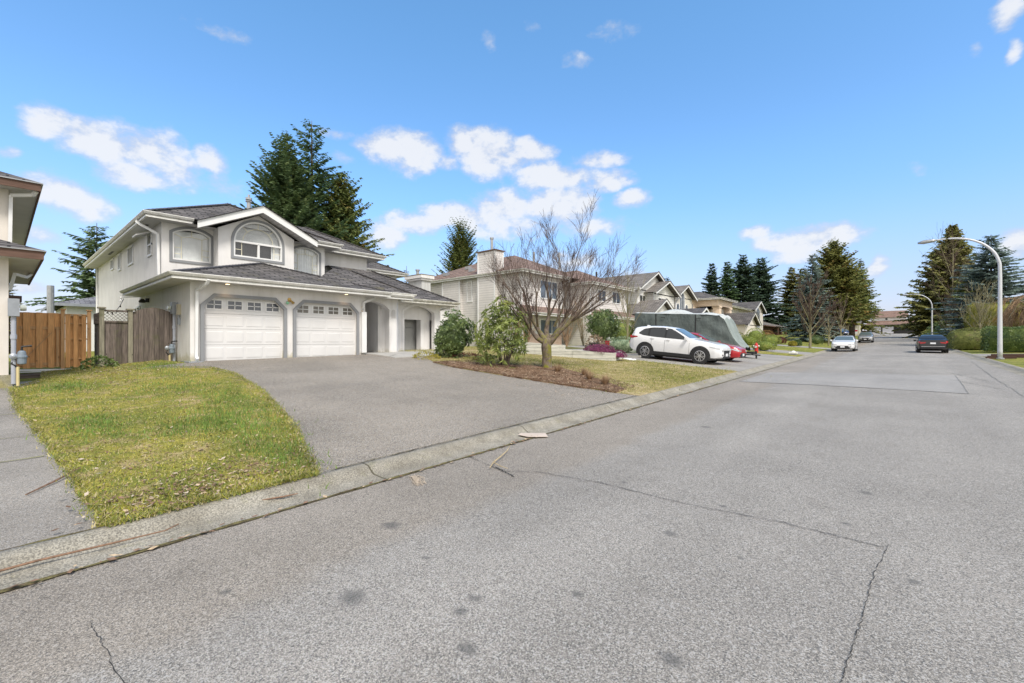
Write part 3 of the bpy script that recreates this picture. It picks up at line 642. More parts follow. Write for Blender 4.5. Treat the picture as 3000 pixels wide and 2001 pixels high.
# walls inside the second arch: header with sunburst, boarded screen, inner post
mb = MB(); pbox(mb, af, 13.3, 15.9, 2.87, 3.62, .40, .46); mb.build('arch_header', MT['stucco'], H1)
mb = MB(); pbox(mb, af, 13.2, 15.9, GZ, 3.5, 1.05, 1.12)
pbox(mb, af, 14.06, 14.97, GZ+.03, 2.42, 1.0, 1.048); pbox(mb, af, 13.4, 14.02, 1.25, 2.42, 1.02, 1.048); pbox(mb, af, 13.4, 14.97, 2.47, 2.80, 1.015, 1.048); pbox(mb, af, 13.4, 14.02, GZ+.03, 1.21, 1.01, 1.048)
mb.build('screen', mat('screen_paint', (.36, .36, .345), .6, .05), H1)
mb = MB(); pbox(mb, af, 15.02, 15.62, GZ, 2.95, .42, .8); mb.build('post', MT['stucco'], H1)
# raised grey bands
def band(parent, L, d, to3, proud=.05, openb=False, m='greytrim', name='window_trim'):
    mb = MB(); O = inset(L, -d)
    if openb: O[0] = (O[0][0], L[0][1]); O[1] = (O[1][0], L[1][1])
    mb.frame(O, L, to3, -proud, .01); return mb.build(name, MT[m], parent)
for L in (D1, D2): band(H1, L, .11, gf, .07, True, name='garage_trim')
for L in (UW1, UW2): band(H1, L, .10, uf, .035)
band(H1, BW, .10, bf_, .035); band(H1, AR2, .13, af, .03, True, 'stucco', 'arch_band')
# garage doors
def garage_door(L, a0, a1, z0, z1, to3, lit):
    mb = MB(); sec = [z0+.01, z0+.565, z0+1.12, z0+1.64, z1+.05]; aw = a1-a0; cw = aw/4
    wins = [rect(a0+cw*(i+.5)-.235, a0+cw*(i+.5)+.235, z0+1.79, z0+2.11) for i in range(4)]
    for k in range(4):
        lo, hi = sec[k]+.004, sec[k+1]-.004
        if k < 3:
            pbox(mb, to3, a0-.02, a1+.02, lo, hi, .13, .16)
            for i in range(4):
                c = a0+cw*(i+.5); O = rect(c-cw*.43, c+cw*.43, lo+.085, hi-.085); I = inset(O, .022)
                for j in range(4): mb.face([to3(*O[j], .128), to3(*O[(j+1) % 4], .128), to3(*I[(j+1) % 4], .121), to3(*I[j], .121)])
                flat(mb, I, to3, .121)
        else:
            mb.holed(rect(a0-.02, a1+.02, lo, hi), wins, to3 if False else (lambda a, b, d: to3(a, b, d+.13)), .03)
    d = mb.build('garage_door', MT['garage'], H1)
    for i, wl in enumerate(wins):
        f = MB(); f.frame(inset(wl, -.02), inset(wl, .02), to3, .115, .15); c = (wl[0][0]+wl[1][0])/2; zc = (wl[0][1]+wl[2][1])/2
        pbox(f, to3, c-.013, c+.013, wl[0][1], wl[2][1], .122, .14); pbox(f, to3, wl[0][0], wl[1][0], zc-.013, zc+.013, .122, .14)
        fo = f.build('window', MT['white'], d); g = MB(); flat(g, wl, to3, .145)
        g.build('pane', lit, fo)
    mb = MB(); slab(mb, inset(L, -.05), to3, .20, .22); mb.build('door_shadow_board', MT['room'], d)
    return d
g1 = glassmat('garage_glass', (.05, .06, .08), .08, .9); g2 = mat('garage_shade', (.16, .15, .13), .25, .1, 3, spec=.7)
garage_door(D1, 4.52, 7.03, GZ, 3.22, gf, g1); garage_door(D2, 7.52, 10.03, GZ, 3.22, gf, g2)
# windows
def fancybars(a0, a1, b0, bs, top):
    i0, i1 = a0+.30, a1-.30; zt = top-.30
    return [((i0, b0), (i0, zt-.06)), ((i1, b0), (i1, zt-.06)), ((i0, zt-.06), ((i0+i1)/2, zt)), (((i0+i1)/2, zt), (i1, zt-.06)), ((a0+.05, bs-.02), (i0, zt-.06)), ((a1-.05, bs-.02), (i1, zt-.06)),
            ((a0, b0+.25), (i0, b0+.25)), ((a0, b0+.5), (i0, b0+.5)), ((i1, b0+.25), (a1, b0+.25)), ((i1, b0+.5), (a1, b0+.5)), (((i0+i1)/2, zt), ((i0+i1)/2, top))]
window(H1, UW1, uf, .055, (), fancybars(4.46, 5.75, 4.92, 5.98, 6.2), (4.48, 5.73, 4.93, 6.10, 14))
window(H1, UW2, uf, .055, (), fancybars(9.0, 10.29, 4.92, 5.98, 6.2), (9.02, 10.27, 4.93, 6.18, 22))
cx_, r_ = 7.34, .60; ab = []
for i in range(10):
    t, u_ = math.pi*i/10, math.pi*(i+1)/10; ab.append(((cx_+r_*math.cos(t), 5.93+r_*math.sin(t)*.98), (cx_+r_*math.cos(u_), 5.93+r_*math.sin(u_)*.98)))
for t in (.25, .5, .75): ab.append(((cx_+r_*math.cos(t*math.pi), 5.93+r_*math.sin(t*math.pi)), (cx_+.9*math.cos(t*math.pi), 5.93+.9*math.sin(t*math.pi))))
ab += [((6.70, 5.27), (6.70, 5.86)), ((6.42, 5.56), (6.70, 5.56)), ((7.98, 5.27), (7.98, 5.86)), ((7.98, 5.56), (8.27, 5.56))]
bw = window(H1, BW, bf_, .06, (((6.38, 5.89), (8.30, 5.89), .075), ((7.34, 5.25), (7.34, 5.87), .075)), ab)
mb = MB()
for i in range(34):                                                # pleated shade behind the half round
    z = 5.93+i*.026; hw = math.sqrt(max(0, .9**2-(z-5.93)**2))*.97
    if hw > .05: mb.face([bf_(cx_-hw, z, .13), bf_(cx_+hw, z, .13), bf_(cx_+hw, z+.027, .155), bf_(cx_-hw, z+.027, .155)])
pbox(mb, bf_, 7.96, 8.24, 5.3, 5.86, .15, .17); pbox(mb, bf_, 7.90, 7.94, 5.3, 5.86, .14, .17)
mb.build('blind', MT['blind'], bw, recalc=False)
for L in SW:
    a0, a1 = L[0][0], L[1][0]; b0, b1 = L[0][1], L[2][1]; w4 = L is SW[0]
    rails = [(((a0+a1)/2, b0), ((a0+a1)/2, b1), .05)] if not w4 else [((a0, (b0+b1)/2-.02), (a1, (b0+b1)/2-.02), .06)]
    fr = window(H1, L, sf, .085, rails, (), None, .05, MT['dimglass'])
    if w4:
        s_ = MB(); s_.bar((a0+.03, 4.07, b1-.03), (a0+.03, 3.62, b1-.22), .03, .05); s_.bar((a1-.03, 4.07, b1-.03), (a1-.03, 3.62, b1-.22), .03, .05)
        s_.bar((a0+.03, 3.62, b1-.22), (a1-.03, 3.62, b1-.22), .05, .03); s_.face([(a0+.03, 4.07, b1-.03), (a1-.03, 4.07, b1-.03), (a1-.03, 3.62, b1-.22), (a0+.03, 3.62, b1-.22)]); s_.build('open_sash', MT['white'], fr)
window(H1, rect(16.25, 16.85, 1.9, 3.3), fx(-21.0), .06, (), (), None, .02, MT['glassblue'])
# soffits
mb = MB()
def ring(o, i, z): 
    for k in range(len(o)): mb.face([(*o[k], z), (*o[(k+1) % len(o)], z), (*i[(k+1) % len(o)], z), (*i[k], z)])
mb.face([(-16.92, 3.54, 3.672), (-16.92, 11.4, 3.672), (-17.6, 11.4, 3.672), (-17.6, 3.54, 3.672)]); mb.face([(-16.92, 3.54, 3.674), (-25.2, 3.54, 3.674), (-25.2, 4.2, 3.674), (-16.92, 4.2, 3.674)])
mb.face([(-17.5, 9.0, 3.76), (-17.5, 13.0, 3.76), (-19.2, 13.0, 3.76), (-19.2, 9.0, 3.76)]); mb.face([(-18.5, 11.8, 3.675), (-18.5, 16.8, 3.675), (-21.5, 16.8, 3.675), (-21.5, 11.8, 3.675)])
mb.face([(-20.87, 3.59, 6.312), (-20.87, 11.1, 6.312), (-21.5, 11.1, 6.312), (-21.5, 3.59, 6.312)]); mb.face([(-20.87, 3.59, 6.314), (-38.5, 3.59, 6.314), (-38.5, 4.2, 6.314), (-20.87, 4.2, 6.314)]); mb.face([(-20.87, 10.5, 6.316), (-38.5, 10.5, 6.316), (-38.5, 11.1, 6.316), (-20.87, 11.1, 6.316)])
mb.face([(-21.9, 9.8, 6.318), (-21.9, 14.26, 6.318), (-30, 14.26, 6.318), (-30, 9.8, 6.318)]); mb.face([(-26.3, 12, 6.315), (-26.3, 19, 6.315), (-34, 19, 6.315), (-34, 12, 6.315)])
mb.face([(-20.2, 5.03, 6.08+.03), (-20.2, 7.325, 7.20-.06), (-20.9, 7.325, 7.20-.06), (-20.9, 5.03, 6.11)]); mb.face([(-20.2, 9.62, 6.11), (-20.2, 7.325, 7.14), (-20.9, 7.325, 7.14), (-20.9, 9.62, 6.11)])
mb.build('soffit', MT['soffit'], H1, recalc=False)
for x, y in ((-22.6, 3.85), (-30.6, 3.85), (-31.3, 3.85)): mb = MB(); mb.box(x-.3, x+.3, y-.05, y+.05, 6.300, 6.306); mb.build('soffit_vent', MT['black'], H1)
# gutters (travel so that the outside is on the right)
gutter(H1, [[(-25.2, 3.54), (-16.92, 3.54), (-16.92, 11.35)], [(-17.5, 9.9), (-17.5, 13.0), (-19.0, 13.0)][:2], ], 3.67)
gutter(H1, [[(-17.5, 10.6), (-17.5, 13.0), (-18.6, 13.0)]], 3.755)
gutter(H1, [[(-18.5, 12.6), (-18.5, 16.8), (-22, 16.8)]], 3.67, 'mossgut')
gutter(H1, [[(-38.5, 3.59), (-20.87, 3.59), (-20.87, 5.02)], [(-20.87, 9.63), (-20.87, 11.1), (-21.9, 11.1)], [(-21.9, 10.7), (-21.9, 14.26), (-28, 14.26)], [(-26.3, 12.5), (-26.3, 19.0), (-34, 19)]], 6.31)
# bargeboards of the gable
mb = MB()
for y0, y1 in ((5.0, 7.325), (9.65, 7.325)):
    zt = 6.33; mb.prism([(-20.2, y0, zt-.27), (-20.2, y0, zt), (-20.2, y1, 7.43), (-20.2, y1, 7.43-.29)], (-.06, 0, 0))
mb.build('bargeboard', MT['white'], H1)
z6 = 6.51; z3 = 3.87; a1_ = (-24.62, 7.345, 8.39); a2_ = (-34.8, 7.345, 8.39); ap = (-20.86, 7.46, 5.09)
rp = [[(-20.80, 3.52, z6), (-20.80, 11.17, z6), a1_], [(-20.80, 3.52, z6), a1_, a2_, (-38.5, 3.52, z6)], [(-20.80, 11.17, z6), a1_, a2_, (-38.5, 11.17, z6)], [(-38.5, 3.52, z6), (-38.5, 11.17, z6), a2_],
 [(-21.83, 8.0, z6), (-21.83, 14.33, z6), (-24.9, 11.26, 8.05), (-24.9, 8, 8.05)], [(-21.83, 14.33, z6), (-24.9, 11.26, 8.05), (-31, 11.26, 8.05), (-31, 14.33, z6)], [(-24.9, 8, 8.05), (-24.9, 11.26, 8.05), (-31, 11.26, 8.05), (-31, 8, 8.05)],
 [(-26.23, 11.0, z6), (-26.23, 19.07, z6), (-29.3, 16, 8.02), (-29.3, 11, 8.02)], [(-26.23, 19.07, z6), (-29.3, 16, 8.02), (-34, 16, 8.02), (-34, 19.07, z6)],
 # gable roof
 [(-20.13, 4.96, 6.33), (-20.13, 7.325, 7.455), (-23.2, 7.325, 7.455), (-21.0, 4.96, 6.33)], [(-20.13, 9.69, 6.33), (-20.13, 7.325, 7.455), (-23.2, 7.325, 7.455), (-21.0, 9.69, 6.33)],
 # garage
 [(-16.84, 3.47, z3), (-16.84, 11.45, z3), ap], [(-16.84, 3.47, z3), ap, (-25.2, 7.46, 5.09), (-25.2, 3.47, z3)], [(-16.84, 11.45, z3), ap, (-22.4, 7.46, 5.09), (-22.4, 11.45, z3)],
 # porch
 [(-17.42, 8.0, 3.955), (-17.42, 13.07, 3.955), (-19.5, 11.0, 5.03), (-19.5, 10.0, 5.03)], [(-17.42, 13.07, 3.955), (-19.5, 11.0, 5.03), (-22.4, 11.0, 5.03), (-22.4, 13.07, 3.955)], [(-17.42, 8.9, 3.955), (-19.5, 10.95, 5.03), (-22.4, 10.95, 5.03), (-22.4, 8.9, 3.955)],
 [(-18.42, 11.0, z3), (-18.42, 16.87, z3), (-21.85, 13.45, 5.58), (-21.85, 11, 5.58)], [(-18.42, 16.87, z3), (-21.85, 13.45, 5.58), (-27, 13.45, 5.58), (-27, 16.87, z3)], [(-21.85, 11, 5.58), (-21.85, 13.45, 5.58), (-22.5, 13.45, 5.60), (-22.5, 11, 5.60)],
 [(-20.8, 15.9, 3.87), (-20.8, 18.9, 3.87), (-24, 18.9, 5.0), (-24, 15.9, 5.0)]]
roofmesh(H1, rp, 'roof', caps=[((-20.85, 3.6, z6+.02), a1_), (a1_, a2_), ((-20.80, 11.1, z6), a1_), ((-21.85, 14.3, z6), (-24.9, 11.26, 8.05)), ((-26.25, 19.0, z6), (-29.3, 16, 8.02)), ((-16.9, 3.55, z3), ap), ((-16.9, 11.35, z3), ap), ((-17.45, 13.0, 3.955), (-19.5, 11.0, 5.03)), ((-19.5, 11, 5.03), (-22.4, 11, 5.03)), ((-18.45, 16.8, z3), (-21.85, 13.45, 5.58))])
mb = MB(); mb.tube([(-27, 9.05, 7.2), (-27, 9.05, 9.45)], .11, 10); mb.tube([(-27, 9.05, 9.5), (-27, 9.05, 9.62)], .17, 10); mb.tube([(-27, 9.05, 9.40), (-27, 9.05, 9.44)], .17, 10); mb.tube([(-27, 9.05, 9.4), (-27, 9.05, 9.8)], .06, 8)
mb.build('roof_flue', MT['galv'], H1)
mb = MB(); mb.box(-25.5, -24.0, 18.55, 19.3, .8, 5.95); ch = mb.build('chimney', stucco('chimney_stucco', (.55, .55, .54), .9), H1)
mb = MB(); mb.box(-25.6, -23.9, 18.45, 19.4, 5.82, 5.95); mb.box(-25.68, -23.82, 18.37, 19.48, 5.955, 6.17); mb.build('chimney_cap', MT['stucco'], ch)
mb = MB(); mb.box(-25.7, -23.8, 18.35, 19.5, 6.175, 6.21); mb.build('mossy_cap_top', mat('moss_stone', (.22, .19, .10), .9, .4, 5), ch)
mb = MB(); mb.tube([(-24.9, 18.9, 6.2), (-24.9, 18.9, 6.55)], .10, 10); mb.tube([(-24.9, 18.9, 6.56), (-24.9, 18.9, 6.66)], .15, 10); mb.build('flue', MT['galv'], ch)
downspout(H1, [(-16.86, 4.46, 3.72), (-16.95, 4.44, 3.60), (-17.42, 4.28, 3.38), (-17.44, 4.27, 1.20), (-17.32, 4.27, 1.10)], 'white', .085)
downspout(H1, [(-17.5, 11.05, 3.76), (-17.46, 10.85, 3.58), (-17.42, 10.36, 3.40), (-17.44, 10.34, 3.1)]); 
mb = MB(); mb.box(-17.5, -17.36, 10.24, 10.46, 1.22, 2.98); mb.build('corner_casing', MT['white'], H1)
downspout(H1, [(-22.2, 3.50, 6.36), (-22.0, 3.62, 6.20), (-21.55, 4.03, 5.86), (-21.52, 4.06, 3.8)], 'white', .08)
downspout(H1, [(-37.9, 4.05, 6.3), (-37.9, 4.05, 1.2)]); downspout(H1, [(-18.6, 16.7, 3.7), (-19.6, 16.5, 3.5), (-20.9, 16.12, 3.35), (-20.94, 16.1, 1.2)])
# lit pot lights in the garage soffit
em, t = newmat('lit_bulb'); e = t.n('ShaderNodeEmission'); e.inputs[0].default_value = (1, .72, .38, 1); e.inputs[1].default_value = 3.0; t.link(e.outputs[0], t.out.inputs[0])
for y in (5.12, 9.45):
    mb = MB(); mb.lathe((-17.24, y, 3.655), [(.085, 0), (.085, .014)], 14); mb.lathe((-17.24, y, 3.648), [(.06, 0), (.06, .006)], 12, 1)
    pl = mb.build('pot_light', [MT['white'], em], H1)
    L_ = bpy.data.lights.new('pot_lamp', 'SPOT'); L_.energy = 7; L_.color = (1, .62, .30); L_.spot_size = R_(120); L_.spot_blend = .8; L_.shadow_soft_size = .06
    lo = bpy.data.objects.new('pot_lamp', L_); C.objects.link(lo); lo.location = (-17.24, y, 3.62); lo.rotation_euler = (0, R_(-10), 0)
# twin floodlight between the doors, house numbers, relief plaque, side lamp
mb = MB(); mb.lathe((-17.5, 7.27, 3.30), [(.07, 0), (.06, .03)], 12, 0, 'x'); mb.tube([(-17.46, 7.27, 3.28), (-17.42, 7.20, 3.20), (-17.38, 7.17, 3.16)], .03, 8); mb.tube([(-17.46, 7.27, 3.28), (-17.42, 7.34, 3.21), (-17.38, 7.38, 3.15)], [.03, .04, .055], 8)
fl = mb.build('flood_light', MT['brass'], H1); mb = MB(); mb.lathe((-17.40, 7.16, 3.16), [(.005, -.055), (.045, -.04), (.06, 0), (.045, .04), (.005, .055)], 12, 0, 'x'); mb.build('bulb', MT['lampglass'], fl, True)
def digit(ch, y, z, h):
    cu = bpy.data.curves.new('house_number', 'FONT'); cu.body = ch; cu.size = h; cu.extrude = .008; cu.align_x = 'CENTER'
    t_ = bpy.data.objects.new('tmp', cu); C.objects.link(t_); dg = bpy.context.evaluated_depsgraph_get(); me = bpy.data.meshes.new_from_object(t_.evaluated_get(dg)); bpy.data.objects.remove(t_)
    o = bpy.data.objects.new('house_number', me); C.objects.link(o); me.materials.clear(); me.materials.append(MT['brass']); o.parent = H1
    o.location = Vector((-17.49, y, z))-ORG[H1.name]; o.rotation_euler = (R_(90), 0, R_(90)); return o
digit('1', 10.32, 3.10, .20); digit('2', 10.32, 2.90, .20)
mb = MB(); slab(mb, arch(12.22, 12.42, 2.82, 3.12, .09), ef, -.02, .0); mb.build('relief_plaque', stucco('relief', (.56, .54, .52), .2), H1)
mb = MB(); mb.box(-23.6, -23.5, 4.0, 4.12, 3.33, 3.5); mb.lathe((-23.55, 3.9, 3.30), [(.1, 0), (.13, .06), (.05, .16)], 10); mb.build('side_lamp', MT['black'], H1)
mb = MB(); mb.box(-17.9, -16.9, 3.95, 4.35, 1.0, 1.055); mb.build('splash_block', MT['metalgrey'], H1)
mb = MB(); mb.tube([(-25.3, 3.5, 3.62), (-23.6, 4.05, 3.56)], .02, 6); mb.tube([(-25.4, 3.5, 3.62), (-25.5, 3.5, 3.5), (-25.2, 3.45, 3.42)], .05, 8); mb.build('security_camera', MT['white'], H1)
# ------------------------------------------------------------------ the other houses
def hip(xf, xb, y0, y1, z, p):
    """hip roof over an eave rectangle (front xf > back xb)"""
    w_ = (y1-y0)/2; d = xf-xb
    if w_*2 <= d:
        t = w_; a = (xf-t, y0+t, z+p*t); b = (xb+t, y0+t, z+p*t)
        return [[(xf, y0, z), (xf, y1, z), a], [(xf, y0, z), a, b, (xb, y0, z)], [(xf, y1, z), a, b, (xb, y1, z)], [(xb, y0, z), (xb, y1, z), b]], [((xf, y0, z), a), ((xf, y1, z), a), (a, b)]
    t = d/2; a = (xf-t, y0+t, z+p*t); b = (xf-t, y1-t, z+p*t)
    return [[(xf, y0, z), (xf, y1, z), b, a], [(xf, y0, z), a, (xb, y0, z)], [(xf, y1, z), b, (xb, y1, z)], [(xb, y0, z), (xb, y1, z), b, a]], [((xf, y0, z), a), ((xf, y1, z), b), (a, b)]
def gable(xf, xb, y0, y1, z, zr, th=.0):
    c = (y0+y1)/2
    return [[(xf, y0, z), (xf, c, zr), (xb, c, zr), (xb, y0, z)], [(xf, y1, z), (xf, c, zr), (xb, c, zr), (xb, y1, z)]]
def roofs(parent, polys, m, caps=None):
    return roofmesh(parent, polys, m, caps=())
def rake(parent, xf, y0, y1, z, zr, h=.22, m='white', d=.06):
    mb = MB(); c = (y0+y1)/2
    for a in (y0, y1): mb.prism([(xf, a, z-h), (xf, a, z), (xf, c, zr), (xf, c, zr-h)], (-d, 0, 0))
    return mb.build('bargeboard', MT[m], parent)
def boxwall(mb, x0, x1, y0, y1, z0, z1, m=0):
    mb.face([(x1, y0, z0), (x1, y1, z0), (x1, y1, z1), (x1, y0, z1)], m); mb.face([(x0, y0, z0), (x1, y0, z0), (x1, y0, z1), (x0, y0, z1)], m)
    mb.face([(x0, y1, z0), (x1, y1, z0), (x1, y1, z1), (x0, y1, z1)], m); mb.face([(x0, y0, z0), (x0, y1, z0), (x0, y1, z1), (x0, y0, z1)], m)
def gwall(mb, X, y0, y1, z0, z, zr, m=0): mb.face([(X, y0, z0), (X, y1, z0), (X, y1, z), (X, (y0+y1)/2, zr), (X, y0, z)], m)
def soffit(parent, rects):
    mb = MB()
    for x0, x1, y0, y1, z in rects: mb.face([(x0, y0, z), (x1, y0, z), (x1, y1, z), (x0, y1, z)])
    return mb.build('soffit', MT['soffit'], parent, recalc=False)
def simplewin(parent, L, to3, nb=1, glass='glass', fw=.055):
    """window set on the face of a clad wall"""
    mb = MB(); mb.frame(L, inset(L, fw), to3, -.05, .01)
    a0, a1, b0, b1 = min(p[0] for p in L), max(p[0] for p in L), min(p[1] for p in L), max(p[1] for p in L)
    for k in range(1, nb): 
        a = a0+(a1-a0)*k/nb; pline(mb, to3, (a, b0+.02), (a, b1-.03), .05, -.045, .0)
    f = mb.build('window', MT['white'], parent); g = MB(); flat(g, inset(L, .03), to3, -.015); g.build('pane', MT[glass], f); return f
def trims(parent, to3, items, m='white', name='corner_trim'):
    """one white board per entry (a, b0, b1, width)"""
    for a, b0, b1, w_ in items:
        mb = MB(); pbox(mb, to3, a-w_/2, a+w_/2, b0, b1, -.025, .02); mb.build(name, MT[m], parent)

# --- left neighbour: cream stucco, brown fascias
HL = thing('cream_house', (-15.5, .16, .68), 'cream stucco house corner with brown fascias, cut off by the picture edge', 'house')
mb = MB(); boxwall(mb, -24, -15.5, -9, .16, .45, 3.7); boxwall(mb, -31, -17.5, -9, .18, 3.0, 5.75)
mb.build('wall', MT['stucco2'], HL)
mb = MB(); mb.box(-15.6, -15.46, -9, .22, .42, .93); mb.build('foundation', mat('mossy_concrete', (.36, .34, .28), .9, .2, 3, .2, 40, col2=(.30, .27, .13)), HL)
soffit(HL, [(-15.0, -15.6, -9, .68, 3.62), (-15.0, -22.2, .1, .68, 3.625), (-17.0, -17.7, -9, .72, 5.66), (-17.0, -31, .1, .72, 5.665)])
bf = [(-.02, 0), (.02, 0), (.02, .19), (-.02, .19)]
mb = MB(); sweep(mb, [(-22.2, .68), (-15.0, .68), (-15.0, -9)][::-1] if False else [(-15.0, -9), (-15.0, .68), (-22.2, .68)], 3.60, bf); sweep(mb, [(-17.0, -9), (-17.0, .72), (-31, .72)], 5.64, bf)
mb.build('fascia', MT['brown'], HL)
mb = MB(); 
for L, z in (([(-15.0, -9), (-15.0, .68), (-22.2, .68)], 3.785), ([(-17.0, -9), (-17.0, .72), (-31, .72)], 5.825)): sweep(mb, L, z, [(-.05, 0), (.06, 0), (.06, .022), (-.05, .022)])
mb.build('drip_edge', MT['galv'], HL)
roofs(HL, [[(-14.95, -9, 3.81), (-14.95, .73, 3.81), (-17.6, -1.92, 4.75), (-17.6, -9, 4.75)], [(-14.95, .73, 3.81), (-22.2, .73, 3.81), (-22.2, .1, 4.05), (-17.5, .1, 4.05), (-17.6, -1.92, 4.75)],
 [(-16.95, -9, 5.85), (-16.95, .77, 5.85), (-21, -3.3, 7.5), (-21, -9, 7.5)], [(-16.95, .77, 5.85), (-31, .77, 5.85), (-27, -3.3, 7.5), (-21, -3.3, 7.5)]], 'roof')
downspout(HL, [(-17.1, .66, 5.66), (-17.2, .60, 5.55), (-17.42, .22, 5.5), (-17.46, .20, 3.9)], 'white', .07); downspout(HL, [(-18.5, .62, 3.62), (-18.0, .5, 3.46), (-17.0, .28, 3.42), (-17.0, .2, 3.0)], 'white', .06)
mb = MB(); mb.box(-24, -23.2, -.5, .55, 3.1, 3.3); mb.build('rear_eave', MT['brown'], HL)

# --- small white house behind the fences
H0 = thing('low_white_house', (-44, 2.5, .9), 'low white bungalow with grey hip roof glimpsed over the weathered fence', 'house')
mb = MB(); boxwall(mb, -54, -44.6, 3.2, 16, .5, 4.3); mb.build('wall', MT['white'], H0)
p_, k_ = hip(-44, -55, 2.4, 17, 4.35, .32); roofs(H0, p_, 'roofgrey'); mb = MB(); sweep(mb, [(-55, 2.4), (-44, 2.4), (-44, 17)], 4.2, bf); mb.build('fascia', MT['metalgrey'], H0)
mb = MB(); mb.box(-44.62, -44.55, 5.0, 5.2, 2, 4.2); mb.build('downspout', mat('blue_trim', (.04, .06, .20), .6), H0); simplewin(H0, rect(6.0, 6.9, 2.4, 3.6), fx(-44.58), 2)

# --- beige clapboard house
MT['sid_beige'] = siding('beige_siding', (.70, .665, .64), .19, .58); MT['sid_white'] = siding('white_siding', (.74, .725, .68), .2, .7); MT['sid_cream'] = siding('cream_siding', (.70, .66, .56), .2, .7)
def brick(name, c1, c2, mo):
    m, t = newmat(name); u, v, p = wallcoord(t); b = t.n('ShaderNodeTexBrick'); t.link(t.xyz(u, v, 0), b.inputs['Vector']); b.inputs['Scale'].default_value = 1; b.inputs['Brick Width'].default_value = .21; b.inputs['Row Height'].default_value = .072; b.inputs['Mortar Size'].default_value = .008
    b.inputs['Color1'].default_value = c4(c1); b.inputs['Color2'].default_value = c4(c2); b.inputs['Mortar'].default_value = c4(mo); t.link(b.outputs['Color'], t.bsdf.inputs['Base Color']); t.bsdf.inputs['Roughness'].default_value = .9; return m
MT['brick'] = brick('pink_brick', (.34, .215, .165), (.42, .29, .23), (.45, .41, .36))
H2 = thing('beige_house', (-21.2, 25.6, 1.35), 'beige clapboard two storey house with brown hip roof and boxed siding chimney', 'house')
s2 = fy(25.6); f2 = fx(-21.2); g2_ = fx(-19.4)
mb = MB(); boxwall(mb, -33, -21.2, 25.6, 30.9, 1.1, 6.9); boxwall(mb, -33, -22.4, 30.9, 33, 1.1, 6.9); boxwall(mb, -31, -19.4, 32.5, 39.2, 1.1, 6.5)
boxwall(mb, -29.9, -27.6, 25.3, 25.7, 1.1, 6.86); boxwall(mb, -25.41, -23.49, 25.2, 25.7, 1.1, 6.86); boxwall(mb, -25, -18.9, 33.0, 39.2, 1.1, 3.75)
mb.build('wall', MT['sid_beige'], H2)
mb = MB(); pbox(mb, f2, 25.62, 30.85, 1.1, 2.25, -.06, .1); mb.build('brick_base', MT['brick'], H2); mb = MB(); pbox(mb, fx(-18.9), 33.0, 33.7, 1.1, 2.3, -.06, .1); mb.build('brick_base', MT['brick'], H2)
trims(H2, s2, [(-32.9, 1.3, 6.86, .12), (-29.9, 1.3, 6.86, .0), (-21.26, 1.3, 6.86, .12)]); trims(H2, fy(25.3), [(-29.84, 1.3, 6.86, .12), (-27.66, 1.3, 6.86, .12)]); trims(H2, fy(25.2), [(-25.35, 1.3, 6.86, .12), (-23.55, 1.3, 6.86, .12)])
trims(H2, f2, [(25.68, 2.3, 6.86, .14), (30.82, 1.3, 6.86, .16), (27.5, 2.3, 3.7, .12)]); trims(H2, g2_, [(32.57, 3.7, 6.5, .14), (39.1, 3.7, 6.5, .14)]); trims(H2, fx(-18.9), [(33.06, 1.3, 3.7, .12)])
window(H2, rect(-27.05, -26.4, 4.96, 6.75), s2, .09, (), (), None, .05, MT['glass'])
simplewin(H2, rect(27.9, 30.3, 5.1, 6.6), f2, 3, 'glassblue', .08); simplewin(H2, rect(27.9, 30.3, 2.27, 3.5), f2, 3, 'glassblue', .09)
simplewin(H2, rect(33.7, 35.2, 5.15, 6.2), g2_, 2, 'glass', .08); simplewin(H2, rect(36.3, 37.9, 5.15, 6.25), g2_, 2, 'glass', .08)
mb = MB(); pbox(mb, fx(-18.9), 33.9, 38.7, 1.3, 3.45, -.03, .05); mb.build('garage_door', MT['garage'], H2)
soffit(H2, [(-20.6, -34, 25.1, 31.4, 6.86), (-18.9, -31, 32.0, 39.8, 6.48), (-20.0, -21.3, 25.0, 32.8, 3.68), (-18.2, -21, 32.5, 39.9, 3.69)])
gutter(H2, [[(-34, 25.1), (-20.6, 25.1), (-20.6, 31.4)]], 6.85); gutter(H2, [[(-24, 32.0), (-18.9, 32.0), (-18.9, 39.8)]], 6.47); gutter(H2, [[(-21.2, 25.0), (-20.0, 25.0), (-20.0, 32.4)], [(-19.5, 32.5), (-18.2, 32.5), (-18.2, 39.9)]], 3.66)
p_, k_ = hip(-20.55, -34.5, 25.05, 35.7, 7.05, .45); q_, l_ = hip(-18.85, -31, 31.95, 39.85, 6.67, .45)
roofs(H2, p_+q_+[[(-19.9, 25.0, 3.87), (-19.9, 32.6, 3.87), (-21.2, 32.6, 4.45), (-21.2, 25.5, 4.45)], [(-19.9, 25.0, 3.87), (-21.2, 25.5, 4.45), (-21.2, 25.0, 3.87)], [(-18.1, 32.45, 3.87), (-18.1, 39.95, 3.87), (-19.5, 39.95, 4.5), (-19.5, 33.4, 4.5)], [(-18.1, 32.45, 3.87), (-19.5, 33.4, 4.5), (-21.2, 33.4, 4.5), (-21.2, 32.45, 3.87)]], 'roofbrown')
mb = MB(); mb.box(-25.41, -23.49, 25.2, 26.15, 7.0, 8.8); ch = mb.build('chimney', MT['sid_beige'], H2)
for x in (-25.36, -23.54): mb = MB(); mb.box(x-.06, x+.06, 25.175, 25.3, 7.0, 8.8); mb.build('corner_trim', MT['white'], ch)
mb = MB(); mb.box(-23.5, -23.46, 26.05, 26.17, 7.0, 8.8); mb.build('corner_trim', MT['white'], ch)
mb = MB(); mb.box(-25.5, -23.4, 25.1, 26.25, 8.8, 8.88); mb.build('chimney_cap', MT['brown'], ch)
